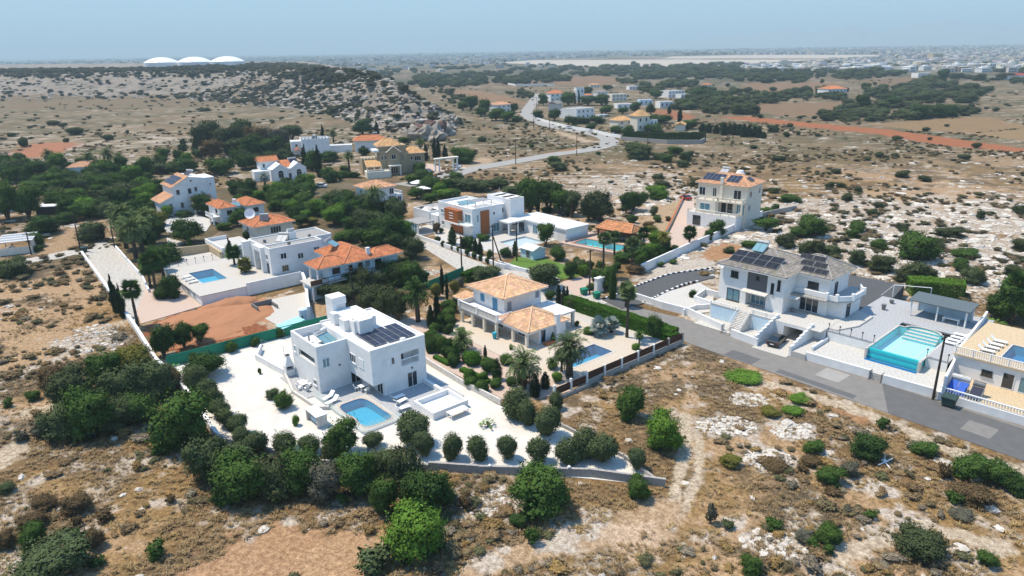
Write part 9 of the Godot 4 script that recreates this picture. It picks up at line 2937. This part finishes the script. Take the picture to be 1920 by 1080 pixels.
func painted() -> Array:
	var sand := Color(0.56,0.42,0.28)
	var pale := Color(0.64,0.56,0.44)
	var white := Color(0.64,0.59,0.52)
	var red := Color(0.36,0.135,0.06)
	return [
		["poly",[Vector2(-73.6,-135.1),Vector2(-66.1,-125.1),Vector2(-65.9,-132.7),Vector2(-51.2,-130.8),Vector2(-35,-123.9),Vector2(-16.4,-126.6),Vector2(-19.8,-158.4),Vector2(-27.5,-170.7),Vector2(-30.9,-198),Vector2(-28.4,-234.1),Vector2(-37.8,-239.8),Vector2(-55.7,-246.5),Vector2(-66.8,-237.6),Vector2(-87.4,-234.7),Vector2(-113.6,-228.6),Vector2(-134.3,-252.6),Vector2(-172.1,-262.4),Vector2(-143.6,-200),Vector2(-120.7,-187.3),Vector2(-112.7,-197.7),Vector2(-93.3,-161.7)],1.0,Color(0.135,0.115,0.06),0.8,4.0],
		# kind, points, width or soft edge, colour, strength, noise reach
		["line",[Vector2(20.7,-75.6),Vector2(18.3,-67.1),Vector2(16.8,-62.5),Vector2(14.9,-57.5)],0.75,pale,1.0,0.35],["line",[Vector2(21.1,-72.3),Vector2(20.1,-67.4),Vector2(18.6,-62.5),Vector2(16.3,-57.5)],0.65,pale,0.95,0.35],
		["line",[Vector2(15.1,-57.4),Vector2(12.7,-55),Vector2(10.1,-53.4),Vector2(7.2,-52.8),Vector2(4.5,-52.7),Vector2(1.5,-52.1),Vector2(-1.6,-50.8),Vector2(-3.9,-49.1)],1.5,sand,0.95,1.2],
		["line",[Vector2(13.1,-55.8),Vector2(10.3,-54.5)],3.0,sand,0.9,2.0],["line",[Vector2(34,-83.5),Vector2(39.3,-78.6),Vector2(42.8,-74.2),Vector2(44.9,-71.5),Vector2(46.8,-67.4),Vector2(52,-62.9),Vector2(53.4,-60.8)],1.2,pale,0.95,0.9],
		["line",[Vector2(34.4,-81.8),Vector2(37.8,-77.2),Vector2(41.3,-73.8)],0.8,Color(0.46,0.27,0.14),0.9,0.8],["line",[Vector2(-25,-50.5),Vector2(-20.7,-52.4),Vector2(-15.5,-51.9)],4.2,Color(0.53,0.34,0.20),0.95,3.0],["line",[Vector2(-15.5,-51.9),Vector2(-16,-50.9),Vector2(-13.7,-51.3)],4.0,Color(0.55,0.37,0.22),0.95,2.5],
		["line",[Vector2(-56.6,-68.2),Vector2(-56.7,-70.6)],2.0,pale,0.9,1.5],["line",[Vector2(-69.9,-87.8),Vector2(-69,-90.6),Vector2(-67.8,-92.8),Vector2(-65.5,-98.3)],1.4,white,0.9,1.5],
		["blob",[Vector2(-2.7,-59.3)],4.5,white,1.0,3.0],["blob",[Vector2(-1.7,-57.4)],2.6,white,1.0,1.6],["blob",[Vector2(-17.4,-58)],1.6,white,1.0,1.0],["blob",[Vector2(4.3,-53.8)],2.4,white,1.0,1.6],["blob",[Vector2(7.9,-54.7)],1.7,white,1.0,1.0],["blob",[Vector2(7.4,-56.3)],1.8,white,0.9,1.2],["blob",[Vector2(10.8,-53)],3.2,Color(0.66,0.52,0.38),0.95,1.5],["blob",[Vector2(-2.8,-50.8)],1.6,white,0.9,0.8],["blob",[Vector2(-0.9,-52.3)],0.8,white,1.0,0.5],
		["blob",[Vector2(27,-65.9)],3.2,white,1.0,1.6],["blob",[Vector2(24.7,-73.2)],3.6,Color(0.52,0.48,0.42),0.9,2.0],["blob",[Vector2(32,-71.7)],2.4,white,0.9,2.0],["blob",[Vector2(29.5,-79.4)],2.2,white,0.9,1.5],["blob",[Vector2(36.1,-60.5)],1.7,white,1.0,0.8],["blob",[Vector2(34,-61.4)],1.4,white,1.0,0.7],["blob",[Vector2(36.8,-55)],2.2,white,1.0,1.2],["blob",[Vector2(33,-53.4)],1.9,white,1.0,1.0],["line",[Vector2(21.7,-52.9),Vector2(23.6,-52.3),Vector2(25.1,-50.9),Vector2(26.9,-49.9)],1.5,white,1.0,1.2],["line",[Vector2(24.2,-50.4),Vector2(25.7,-48.5)],1.4,white,1.0,1.0],["line",[Vector2(28,-50.8),Vector2(30.4,-51.7),Vector2(32.6,-52.2)],0.9,pale,0.9,0.8],["blob",[Vector2(38.6,-49.9)],1.9,white,1.0,1.0],["blob",[Vector2(35.2,-56.4)],0.9,white,1.0,0.4],["blob",[Vector2(20.1,-55.3)],1.2,white,1.0,0.8],["blob",[Vector2(26.7,-54.7)],1.6,white,0.9,1.0],["line",[Vector2(39.8,-53),Vector2(42.5,-51.4)],1.2,pale,0.9,1.0],["line",[Vector2(37.7,-54.7),Vector2(38.8,-53.6)],0.6,pale,0.9,0.5],
		["blob",[Vector2(-41.3,-67.5)],2.2,white,1.0,1.0],["blob",[Vector2(-48.7,-59.8)],1.3,white,1.0,0.8],["blob",[Vector2(-21.4,-56.5)],0.9,white,1.0,0.5],["blob",[Vector2(-26.6,-56.4)],1.0,white,0.9,0.6],["blob",[Vector2(-37.4,-67.7)],1.2,white,0.9,0.6],["blob",[Vector2(-49.1,-57.7)],1.6,white,0.9,0.8],["blob",[Vector2(-44.7,-51.8)],1.6,white,0.9,1.0],["blob",[Vector2(-59.3,-79.7)],2.4,pale,0.7,1.5],["blob",[Vector2(-42.4,-61.9)],2.0,pale,0.7,1.5],
		["blob",[Vector2(-65.6,-101.2)],5.0,white,0.75,3.0],["blob",[Vector2(-66.8,-107.1)],3.0,pale,0.7,2.0],["blob",[Vector2(-69.6,-115.2)],6.0,Color(0.33,0.20,0.06),0.7,4.0],
		["poly",[Vector2(-215.4,-303.4),Vector2(-245.8,-366.8),Vector2(-232.1,-374.1),Vector2(-218.1,-363.3),Vector2(-208.6,-334.8),Vector2(-204.8,-315.3),Vector2(-216.1,-316.5),Vector2(-209.4,-298.7)],3.0,Color(0.50,0.22,0.115),0.95,6.0],
		["poly",[Vector2(-106.6,-151.9),Vector2(-108.9,-162.1),Vector2(-112.7,-173.8),Vector2(-114.5,-190.4),Vector2(-111.3,-191.9),Vector2(-96.3,-165.4),Vector2(-101.4,-163),Vector2(-100,-155.8)],1.5,Color(0.50,0.36,0.22),0.9,2.0],
		["poly",[Vector2(-60.1,-107.5),Vector2(-58,-112.4),Vector2(-52.8,-116.8),Vector2(-46.3,-113.4),Vector2(-38.8,-105.2),Vector2(-42.1,-100.8),Vector2(-46.5,-96.2),Vector2(-52.2,-97.6),Vector2(-55,-99.5)],0.6,red,0.95,1.0],
		["poly",[Vector2(-52.5,-117.6),Vector2(-41.6,-123),Vector2(-32,-111.2),Vector2(-38.8,-105.2),Vector2(-46.3,-113.4)],0.8,Color(0.60,0.46,0.33),0.9,0.8],
		["poly",[Vector2(32.5,-176.4),Vector2(48,-201.4),Vector2(53.7,-205),Vector2(44.2,-169.6),Vector2(51.3,-162.2),Vector2(37.3,-148.5),Vector2(27.9,-143.6),Vector2(28.3,-159.8)],1.5,Color(0.55,0.42,0.27),0.9,1.5],
		["poly",[Vector2(22.3,-123.7),Vector2(29.6,-137.4),Vector2(41.5,-143.9),Vector2(40.7,-134.9),Vector2(35.4,-133.3),Vector2(30.5,-131.3),Vector2(26,-127.4)],0.6,Color(0.66,0.62,0.56),0.95,0.5],
		["poly",[Vector2(39.4,-144),Vector2(47.8,-154.8),Vector2(50.7,-151.1),Vector2(47.8,-143.5),Vector2(42,-140.7)],1.5,Color(0.50,0.27,0.12),0.85,2.0],
		["poly",[Vector2(22.9,-114.8),Vector2(28.5,-120.4),Vector2(34.9,-123.4),Vector2(35.2,-116.9),Vector2(30.5,-101.4),Vector2(28.7,-109.2)],0.4,Color(0.68,0.66,0.62),0.98,0.2],
		["poly",[Vector2(70.4,-192),Vector2(74.8,-199.2),Vector2(76.2,-187.1),Vector2(67.7,-180.2)],1.0,Color(0.66,0.62,0.56),0.95,0.5],
		["poly",[Vector2(129.2,-449.3),Vector2(147.8,-452.5),Vector2(170.5,-406.9),Vector2(193.7,-368.8),Vector2(204.8,-323.6),Vector2(211.6,-293.8),Vector2(216.4,-271.5),Vector2(206.3,-258.2),Vector2(204.4,-283.4),Vector2(186.1,-306.1),Vector2(177.6,-355.6),Vector2(160.8,-383.1),Vector2(146.4,-410.9)],3.0,Color(0.45,0.175,0.075),1.0,2.0],
		["poly",[Vector2(101.2,-511.7),Vector2(114.8,-503.1),Vector2(118.6,-464.4),Vector2(110.3,-437.6),Vector2(91.6,-440.8)],3.0,Color(0.42,0.17,0.075),0.9,5.0],
		["poly",[Vector2(197.7,-397.2),Vector2(240.2,-417.6),Vector2(278.4,-422.7),Vector2(271.2,-380.3),Vector2(262.3,-367.4),Vector2(221.3,-347.7),Vector2(204.9,-362.7)],2.0,Color(0.36,0.25,0.13),0.9,4.0],["poly",[Vector2(219,-344),Vector2(259.5,-363.3),Vector2(260.9,-342),Vector2(229.4,-310.2),Vector2(224.8,-328)],2.0,Color(0.38,0.27,0.14),0.9,4.0],
		["poly",[Vector2(164.1,-534.2),Vector2(201.8,-554.5),Vector2(258,-551.8),Vector2(235.2,-501.9),Vector2(193,-450.8),Vector2(171,-454.8),Vector2(161.9,-485)],4.0,Color(0.30,0.20,0.115),0.9,6.0],["poly",[Vector2(274.9,-858.6),Vector2(361.6,-877),Vector2(381,-820.8),Vector2(291.5,-695.7),Vector2(234.7,-666.1),Vector2(234,-729.3)],5.0,Color(0.31,0.20,0.115),0.85,8.0],["poly",[Vector2(436.7,-902.3),Vector2(523.9,-925.9),Vector2(451.5,-818.8),Vector2(395.9,-752),Vector2(395.4,-815.7)],5.0,Color(0.25,0.17,0.09),0.8,8.0],["poly",[Vector2(65.1,-1132.5),Vector2(151.7,-1169.8),Vector2(167.2,-938.6),Vector2(90,-849.8),Vector2(56.4,-904.8)],5.0,Color(0.31,0.20,0.12),0.85,8.0],["poly",[Vector2(-84.2,-826.3),Vector2(-31,-792.8),Vector2(8.9,-641.1),Vector2(16.4,-576.8),Vector2(-25.7,-649.4),Vector2(-69.8,-754.8)],4.0,Color(0.36,0.22,0.12),0.8,6.0],
		["poly",[Vector2(-538.9,-778.5),Vector2(-414.1,-756.5),Vector2(-311,-773.6),Vector2(-249.7,-757.7),Vector2(-210.7,-636.6),Vector2(-298,-624.9),Vector2(-426.7,-613.3)],6.0,Color(0.25,0.19,0.11),0.8,8.0],
		["poly",[Vector2(6.5,-512.6),Vector2(13.8,-529.2),Vector2(19.6,-582.6),Vector2(12.2,-505.7),Vector2(7.5,-455.3)],2.0,Color(0.52,0.38,0.25),0.9,2.0],["poly",[Vector2(22.4,-396.1),Vector2(31.3,-374.6),Vector2(39.1,-341.3),Vector2(36.3,-333.8),Vector2(27.5,-362.7)],1.0,Color(0.60,0.49,0.36),0.9,1.0],["poly",[Vector2(0.6,-285.3),Vector2(16,-303.5),Vector2(30.5,-319.7),Vector2(29.7,-310.6),Vector2(15.5,-293.3),Vector2(1.7,-279.7)],1.0,Color(0.45,0.25,0.13),0.85,2.0],
		["poly",[Vector2(-19.7,-273.1),Vector2(-10.2,-294.2),Vector2(-6.6,-286.1),Vector2(-7,-275.3),Vector2(-15.8,-261.2)],1.0,Color(0.58,0.45,0.32),0.9,1.5],
	]


func weight(f: Array,p: Vector2) -> float:
	var wob: Vector2 = Vector2(fine.get_noise_2d(p.x * 0.9,p.y * 0.9) + 0.6 * patchy.get_noise_2d(p.x * 6,p.y * 6),fine.get_noise_2d(p.x * 0.9 + 90,p.y * 0.9) + 0.6 * patchy.get_noise_2d(p.x * 6 + 70,p.y * 6)) * f[5]
	var q: Vector2 = p + wob
	var pts: Array = f[1]
	match f[0]:
		"blob":
			return 1.0 - smoothstep(0.75,1.05,q.distance_to(pts[0]) / f[2])
		"line":
			var d := 1e9
			for i in pts.size() - 1:
				d = minf(d,q.distance_to(Geometry2D.get_closest_point_to_segment(q,pts[i],pts[i + 1])))
			return 1.0 - smoothstep(0.6,1.1,d / f[2])
	return 1.0 if Geometry2D.is_point_in_polygon(q,PackedVector2Array(pts)) else 0.0


func terrain() -> void:
	var verts := PackedVector3Array()
	var norms := PackedVector3Array()
	var cols := PackedColorArray()
	var idx := PackedInt32Array()
	var feats := painted()
	var boxes := []
	for f in feats:
		var lo: Vector2 = f[1][0]
		var hi: Vector2 = f[1][0]
		for p in f[1]:
			lo = lo.min(p)
			hi = hi.max(p)
		var m: float = f[2] + f[5] * 2.0 + 1.0
		boxes.append(Rect2(lo - Vector2.ONE * m,hi - lo + Vector2.ONE * m * 2))
	# [x0, x1, z0, z1, spacing]
	for b in [[-96.0,96.0,-128.0,-34.0,0.3],[-270.0,270.0,-335.0,-128.0,1.0],[-270.0,-96.0,-128.0,-20.0,2.0],[96.0,270.0,-128.0,-20.0,2.0],[-96.0,96.0,-34.0,40.0,2.0],[-700.0,620.0,-820.0,-335.0,2.6],[-2500.0,-700.0,-2400.0,-335.0,16.0],[-700.0,620.0,-2400.0,-820.0,7.0],[620.0,2500.0,-2400.0,-335.0,16.0],[-2500.0,-270.0,-335.0,40.0,18.0],[270.0,2500.0,-335.0,40.0,18.0],[-16000.0,16000.0,-18000.0,-2400.0,150.0],[-16000.0,-2500.0,-2400.0,400.0,220.0],[2500.0,16000.0,-2400.0,400.0,220.0],[-2500.0,2500.0,40.0,400.0,60.0]]:
		var nx := int(ceil((b[1] - b[0]) / b[4]))
		var nz := int(ceil((b[3] - b[2]) / b[4]))
		var base := verts.size()
		var hs := PackedFloat32Array()
		hs.resize((nx + 1) * (nz + 1))
		for j in nz + 1:
			var z: float = lerpf(b[2],b[3],float(j) / nz)
			for i in nx + 1:
				var x: float = lerpf(b[0],b[1],float(i) / nx)
				var y := height(x,z)
				hs[j * (nx + 1) + i] = y
				verts.append(Vector3(x,y,z))
				cols.append(ground_colour(x,z,y))
		for k in feats.size():
			var r: Rect2 = boxes[k]
			var i0 := clampi(int((r.position.x - b[0]) / (b[1] - b[0]) * nx),0,nx)
			var i1 := clampi(int((r.end.x - b[0]) / (b[1] - b[0]) * nx) + 1,0,nx)
			var j0 := clampi(int((r.position.y - b[2]) / (b[3] - b[2]) * nz),0,nz)
			var j1 := clampi(int((r.end.y - b[2]) / (b[3] - b[2]) * nz) + 1,0,nz)
			if r.end.x < b[0] or r.position.x > b[1] or r.end.y < b[2] or r.position.y > b[3]:
				continue
			for j in range(j0,j1 + 1):
				for i in range(i0,i1 + 1):
					var q := base + j * (nx + 1) + i
					var w := weight(feats[k],Vector2(verts[q].x,verts[q].z))
					if w > 0.0:
						var t := 1.0 + 0.16 * fine.get_noise_2d(verts[q].x * 2.0,verts[q].z * 2.0)
						cols[q] = cols[q].lerp(Color(feats[k][3].r * t,feats[k][3].g * t,feats[k][3].b * t),w * feats[k][4])
		var sx: float = (b[1] - b[0]) / nx
		var sz: float = (b[3] - b[2]) / nz
		for j in nz + 1:
			for i in nx + 1:
				var l := hs[j * (nx + 1) + maxi(i - 1,0)]
				var r2 := hs[j * (nx + 1) + mini(i + 1,nx)]
				var u := hs[maxi(j - 1,0) * (nx + 1) + i]
				var d2 := hs[mini(j + 1,nz) * (nx + 1) + i]
				norms.append(Vector3((l - r2) / (2 * sx),1,(u - d2) / (2 * sz)).normalized())
		for j in nz:
			for i in nx:
				var a := base + j * (nx + 1) + i
				idx.append_array(PackedInt32Array([a,a + 1,a + nx + 1,a + 1,a + nx + 2,a + nx + 1]))
	var arr := []
	arr.resize(Mesh.ARRAY_MAX)
	arr[Mesh.ARRAY_VERTEX] = verts
	arr[Mesh.ARRAY_NORMAL] = norms
	arr[Mesh.ARRAY_COLOR] = cols
	arr[Mesh.ARRAY_INDEX] = idx
	var m := ArrayMesh.new()
	m.add_surface_from_arrays(Mesh.PRIMITIVE_TRIANGLES,arr)
	setting("ground",m,M.terrain)
	print("ground vertices ",verts.size())


# ------------------------------------------------------------------ wild ground cover

func rock_mesh(seed_: int,flat: float,detail := 1) -> ArrayMesh:
	rnd.seed = seed_
	var s := SphereMesh.new()
	s.radial_segments = 8 * detail
	s.rings = 4 * detail
	s.radius = 0.5
	s.height = 1.0
	var a := s.get_mesh_arrays()
	var v: PackedVector3Array = a[Mesh.ARRAY_VERTEX]
	var idx: PackedInt32Array = a[Mesh.ARRAY_INDEX]
	var g := Geo.new()
	var off := rnd.randf() * 100
	for i in v.size():
		var d := v[i].normalized()
		var k := 1.0 + 0.9 * fine.get_noise_3d(d.x * 3 + off,d.y * 3,d.z * 3)
		v[i] = Vector3(d.x * k,d.y * k * flat + flat * 0.3,d.z * k) * 0.5
	for i in range(0,idx.size(),3):
		var t := rnd.randf_range(0.8,1.15)
		g.col = Color(t,t * 0.985,t * 0.96)
		g.tri(v[idx[i]],v[idx[i + 2]],v[idx[i + 1]])
	return g.mesh()


func tuft_mesh(seed_: int) -> ArrayMesh:
	rnd.seed = seed_
	var g := Leaves.new()
	for i in 16:
		var a := rnd.randf() * TAU
		var d := Vector3(cos(a) * rnd.randf_range(0.2,0.9),rnd.randf_range(0.5,1.0),sin(a) * rnd.randf_range(0.2,0.9)).normalized()
		var t := rnd.randf_range(0.8,1.25)
		var l := rnd.randf_range(0.28,0.5)
		g.leaf(Vector3(rnd.randf_range(-0.25,0.25),0,rnd.randf_range(-0.25,0.25)) + d * l,d,(Vector3(-d.x,0.7,-d.z) + unit() * 0.3).normalized(),l,0.05,Color(t,t,t))
	return g.mesh()


func free_ground(p: Vector2) -> bool:
	for c in closed:
		if Geometry2D.is_point_in_polygon(p,PackedVector2Array(c)):
			return false
	for f in paths:
		if f[6].has_point(p) and weight(f,p) > 0.5:
			return false
	return true


var paths := []


func x_far(p: Vector2) -> bool:
	return p.x < -150.0


func wild_cover() -> void:
	for f in painted():
		if f[0] == "line" and f[3].g < 0.58:
			paths.append(f)
		elif f[0] == "poly" and f[3].r > 0.3:
			paths.append(f)
	for f in paths:
		var r := Rect2(f[1][0],Vector2.ZERO)
		for p in f[1]:
			r = r.expand(p)
		f.append(r.grow(f[2] + f[5] * 2.0))
	rnd.seed = 555
	var tufts := [tuft_mesh(1),tuft_mesh(2),tuft_mesh(3)]
	var rocks := [rock_mesh(11,0.55),rock_mesh(12,0.7),rock_mesh(13,0.4)]
	var scrubs := [bank.scrub[0][0],bank.scrub[1][0],bank.scrub[2][0],bank.scrub[3][0]]
	var grass := []
	var low := []
	var stones := []
	var seed_at := func(z0: float,z1: float) -> Vector2:      # more towards the near side, within what the photograph could show
		var z := lerpf(z0,z1,pow(rnd.randf(),1.25))
		var half := 0.80 * sqrt(z * z + 42.0 * 42.0) + 12.0
		return Vector2(rnd.randf_range(-half,half),-z)
	for i in 60000:
		var p: Vector2 = seed_at.call(40.0,135.0)
		var n := patchy.get_noise_2d(p.x * 4.0 + 300,p.y * 4.0)
		if rnd.randf() > 0.66 - n * 1.2 - 0.8 * patchy.get_noise_2d(p.x * 0.8,p.y * 0.8) or not free_ground(p):
			continue
		var c := Color(0.30,0.205,0.095).lerp(Color(0.40,0.275,0.11),smoothstep(-0.2,0.4,n)).lerp(Color(0.21,0.16,0.10),rnd.randf() * 0.7)
		grass.append([spot(p,0.0,rnd.randf_range(0.35,0.8),rnd.randf_range(0.2,0.48)),c])
	for i in 10000:
		var p: Vector2 = seed_at.call(40.0,135.0)
		var n := patchy.get_noise_2d(p.x * 1.7 - 200,p.y * 1.7)
		if rnd.randf() > 0.3 + n * 1.3 or not free_ground(p):
			continue
		var s := rnd.randf_range(0.3,1.0) * rnd.randf_range(0.6,1.25)
		var c: Color = [Color(0.23,0.16,0.085),Color(0.22,0.19,0.14),Color(0.15,0.125,0.065),Color(0.28,0.19,0.075),Color(0.12,0.125,0.06),Color(0.24,0.18,0.10)][rnd.randi() % 6]
		low.append([spot(p,0.0,s * 1.5,s * rnd.randf_range(0.5,0.85)),c * rnd.randf_range(0.8,1.2)])
	for i in 8000:
		var p: Vector2 = seed_at.call(40.0,150.0)
		var r := rockiness(p.x,p.y)
		if rnd.randf() > r * r * 0.55 + 0.05 or not free_ground(p):
			continue
		var s := 0.12 + 0.85 * pow(rnd.randf(),3.5)
		stones.append([spot(p,-0.02,s * rnd.randf_range(0.8,1.5),s),Color(1,1,1) * rnd.randf_range(0.8,1.1)])
	# heaps of white stones
	for h in [[Vector2(27,-65.9),2.6,190],[Vector2(24.7,-73.2),3.4,150],[Vector2(32,-71.7),2.6,90],[Vector2(29.5,-79.4),2.6,110],[Vector2(-2.1,-59.3),3.5,90],[Vector2(23,-52.4),3.0,60],[Vector2(-65.7,-101.8),6.0,120],[Vector2(-66.8,-107.1),4.0,50],[Vector2(44.8,-59.1),1.5,20],[Vector2(33.3,-67),1.2,14],[Vector2(-16.5,-135.3),2.6,60],[Vector2(62.6,-117.1),3.0,40],[Vector2(64.5,-115.2),2.5,30]]:
		for i in h[2] * 2:
			var a := rnd.randf() * TAU
			var p: Vector2 = h[0] + Vector2(cos(a),sin(a) * 0.7) * h[1] * sqrt(rnd.randf())
			var s := 0.10 + 0.42 * pow(rnd.randf(),2.4)
			stones.append([spot(p,0.0,s * 1.3,s),Color(1,1,1) * rnd.randf_range(0.85,1.12)])
	mass("dry_grass",tufts,M.dry_plant,grass)
	mass("low_scrub",scrubs,M.dry_plant,low)
	mass("loose_stones",rocks,M.limestone,stones)
	# middle distance
	low = []
	stones = []
	for i in 19000:
		var p: Vector2 = seed_at.call(110.0,420.0)
		var n := patchy.get_noise_2d(p.x * 0.9 - 200,p.y * 0.9)
		if rnd.randf() > 0.28 + n * 1.2 or not free_ground(p) or hill(p.x,p.y) > 0.1:
			continue
		var s := rnd.randf_range(0.35,1.1)
		var c: Color = [Color(0.18,0.135,0.075),Color(0.14,0.12,0.065),Color(0.085,0.088,0.042),Color(0.20,0.15,0.085),Color(0.11,0.105,0.055)][rnd.randi() % 5]
		low.append([spot(p,0.0,s * 2.0,s * 0.8),c * rnd.randf_range(0.8,1.2)])
	for i in 34000:
		var p: Vector2 = seed_at.call(112.0,330.0)
		var r := rockiness(p.x,p.y)
		if rnd.randf() > pow(r,2.2) * (0.9 + patchy.get_noise_2d(p.x * 3,p.y * 3)) or not free_ground(p):
			continue
		var s := 0.25 + 1.3 * pow(rnd.randf(),2.6)
		stones.append([spot(p,-0.05,s * rnd.randf_range(0.9,1.8),s * 0.8),Color(1,1,1) * rnd.randf_range(0.78,1.08)])
	mass("plain_scrub",scrubs,M.dry_plant,low)
	mass("limestone_rubble",rocks,M.limestone,stones)
	# the far plain and the ridge
	low = []
	stones = []
	var ridge_scrub := []
	for i in 3600:
		var p: Vector2 = seed_at.call(380.0,900.0)
		var n := patchy.get_noise_2d(p.x * 0.5 - 200,p.y * 0.5)
		if rnd.randf() > 0.22 + n * 0.6 or hill(p.x,p.y) > 0.1 or not free_ground(p):
			continue
		var s := rnd.randf_range(0.7,1.9)
		low.append([spot(p,0.0,s * 2.0,s * 0.8),Color(0.075,0.078,0.04) * rnd.randf_range(0.8,1.7)])
	for i in 36000:
		var p := Vector2(rnd.randf_range(-1150,-22),rnd.randf_range(-1350,-362)) if i % 3 else Vector2(rnd.randf_range(-330,-22),rnd.randf_range(-760,-362))
		if absf(p.x) > 0.82 * absf(p.y) + 20:
			continue
		var y := hill(p.x,p.y)
		if y < 0.4:
			continue
		var n := patchy.get_noise_2d(p.x * 1.1,p.y * 1.1)
		if rnd.randf() < (0.36 + n * 0.7) * (1.0 if y < 18 else (3.0 if x_far(p) else 2.0)):
			var s := rnd.randf_range(0.9,2.8) * (1.35 if y > 18 else 1.0)
			var c: Color = [Color(0.050,0.062,0.030),Color(0.062,0.068,0.036),Color(0.10,0.088,0.055),Color(0.042,0.055,0.026)][rnd.randi() % 4]
			ridge_scrub.append([spot(p,y - 0.2,s * 2.0,s * rnd.randf_range(0.8,1.3)),c * rnd.randf_range(0.8,1.25)])
		elif y < 29.0 and rnd.randf() < 0.7:
			var s := 1.0 + 3.2 * pow(rnd.randf(),2.0)
			stones.append([spot(p,y - 0.25,s * rnd.randf_range(0.9,1.6),s * 0.9),Color(0.74,0.72,0.70) * rnd.randf_range(0.65,1.05)])
	mass("plain_scrub",[bank.scrub[0][0],bank.scrub[2][0]],M.dry_plant,low)
	mass("ridge_scrub",[bank.wild[0][0],bank.wild[1][0],bank.scrub[1][0]],M.dry_plant,ridge_scrub)
	for i in 6000:
		var p := Vector2(rnd.randf_range(-190,-24),rnd.randf_range(-620,-368))
		var y := hill(p.x,p.y)
		if y < 1.5 or rnd.randf() > 0.5 + 0.8 * patchy.get_noise_2d(p.x * 2.0,p.y * 2.0):
			continue
		var s := 1.2 + 4.0 * pow(rnd.randf(),3.0)
		stones.append([spot(p,y - 0.2,s * rnd.randf_range(0.8,1.3),s * rnd.randf_range(0.7,1.1)),Color(0.72,0.70,0.68) * rnd.randf_range(0.55,1.05)])
	mass("ridge_rocks",rocks,M.limestone,stones)
	# cliff with a dark overhang at the end of the spur
	for k in 9:
		var p: Vector2 = [Vector2(-41.3,-363.5),Vector2(-38.1,-371.6),Vector2(-35.5,-381.2),Vector2(-43.8,-365.7),Vector2(-33.4,-394.7),Vector2(-38.7,-355.8),Vector2(-36,-379.1),Vector2(-46.4,-362),Vector2(-32.8,-426)][k]
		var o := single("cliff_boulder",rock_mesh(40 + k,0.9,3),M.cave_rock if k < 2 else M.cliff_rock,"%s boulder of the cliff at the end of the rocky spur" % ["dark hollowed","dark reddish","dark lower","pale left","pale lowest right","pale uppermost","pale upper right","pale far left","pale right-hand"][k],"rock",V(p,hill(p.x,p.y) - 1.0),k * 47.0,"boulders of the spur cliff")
		o.scale = Vector3.ONE * [15.0,13.0,12.0,12.0,9.0,14.0,13.0,12.0,9.0][k]
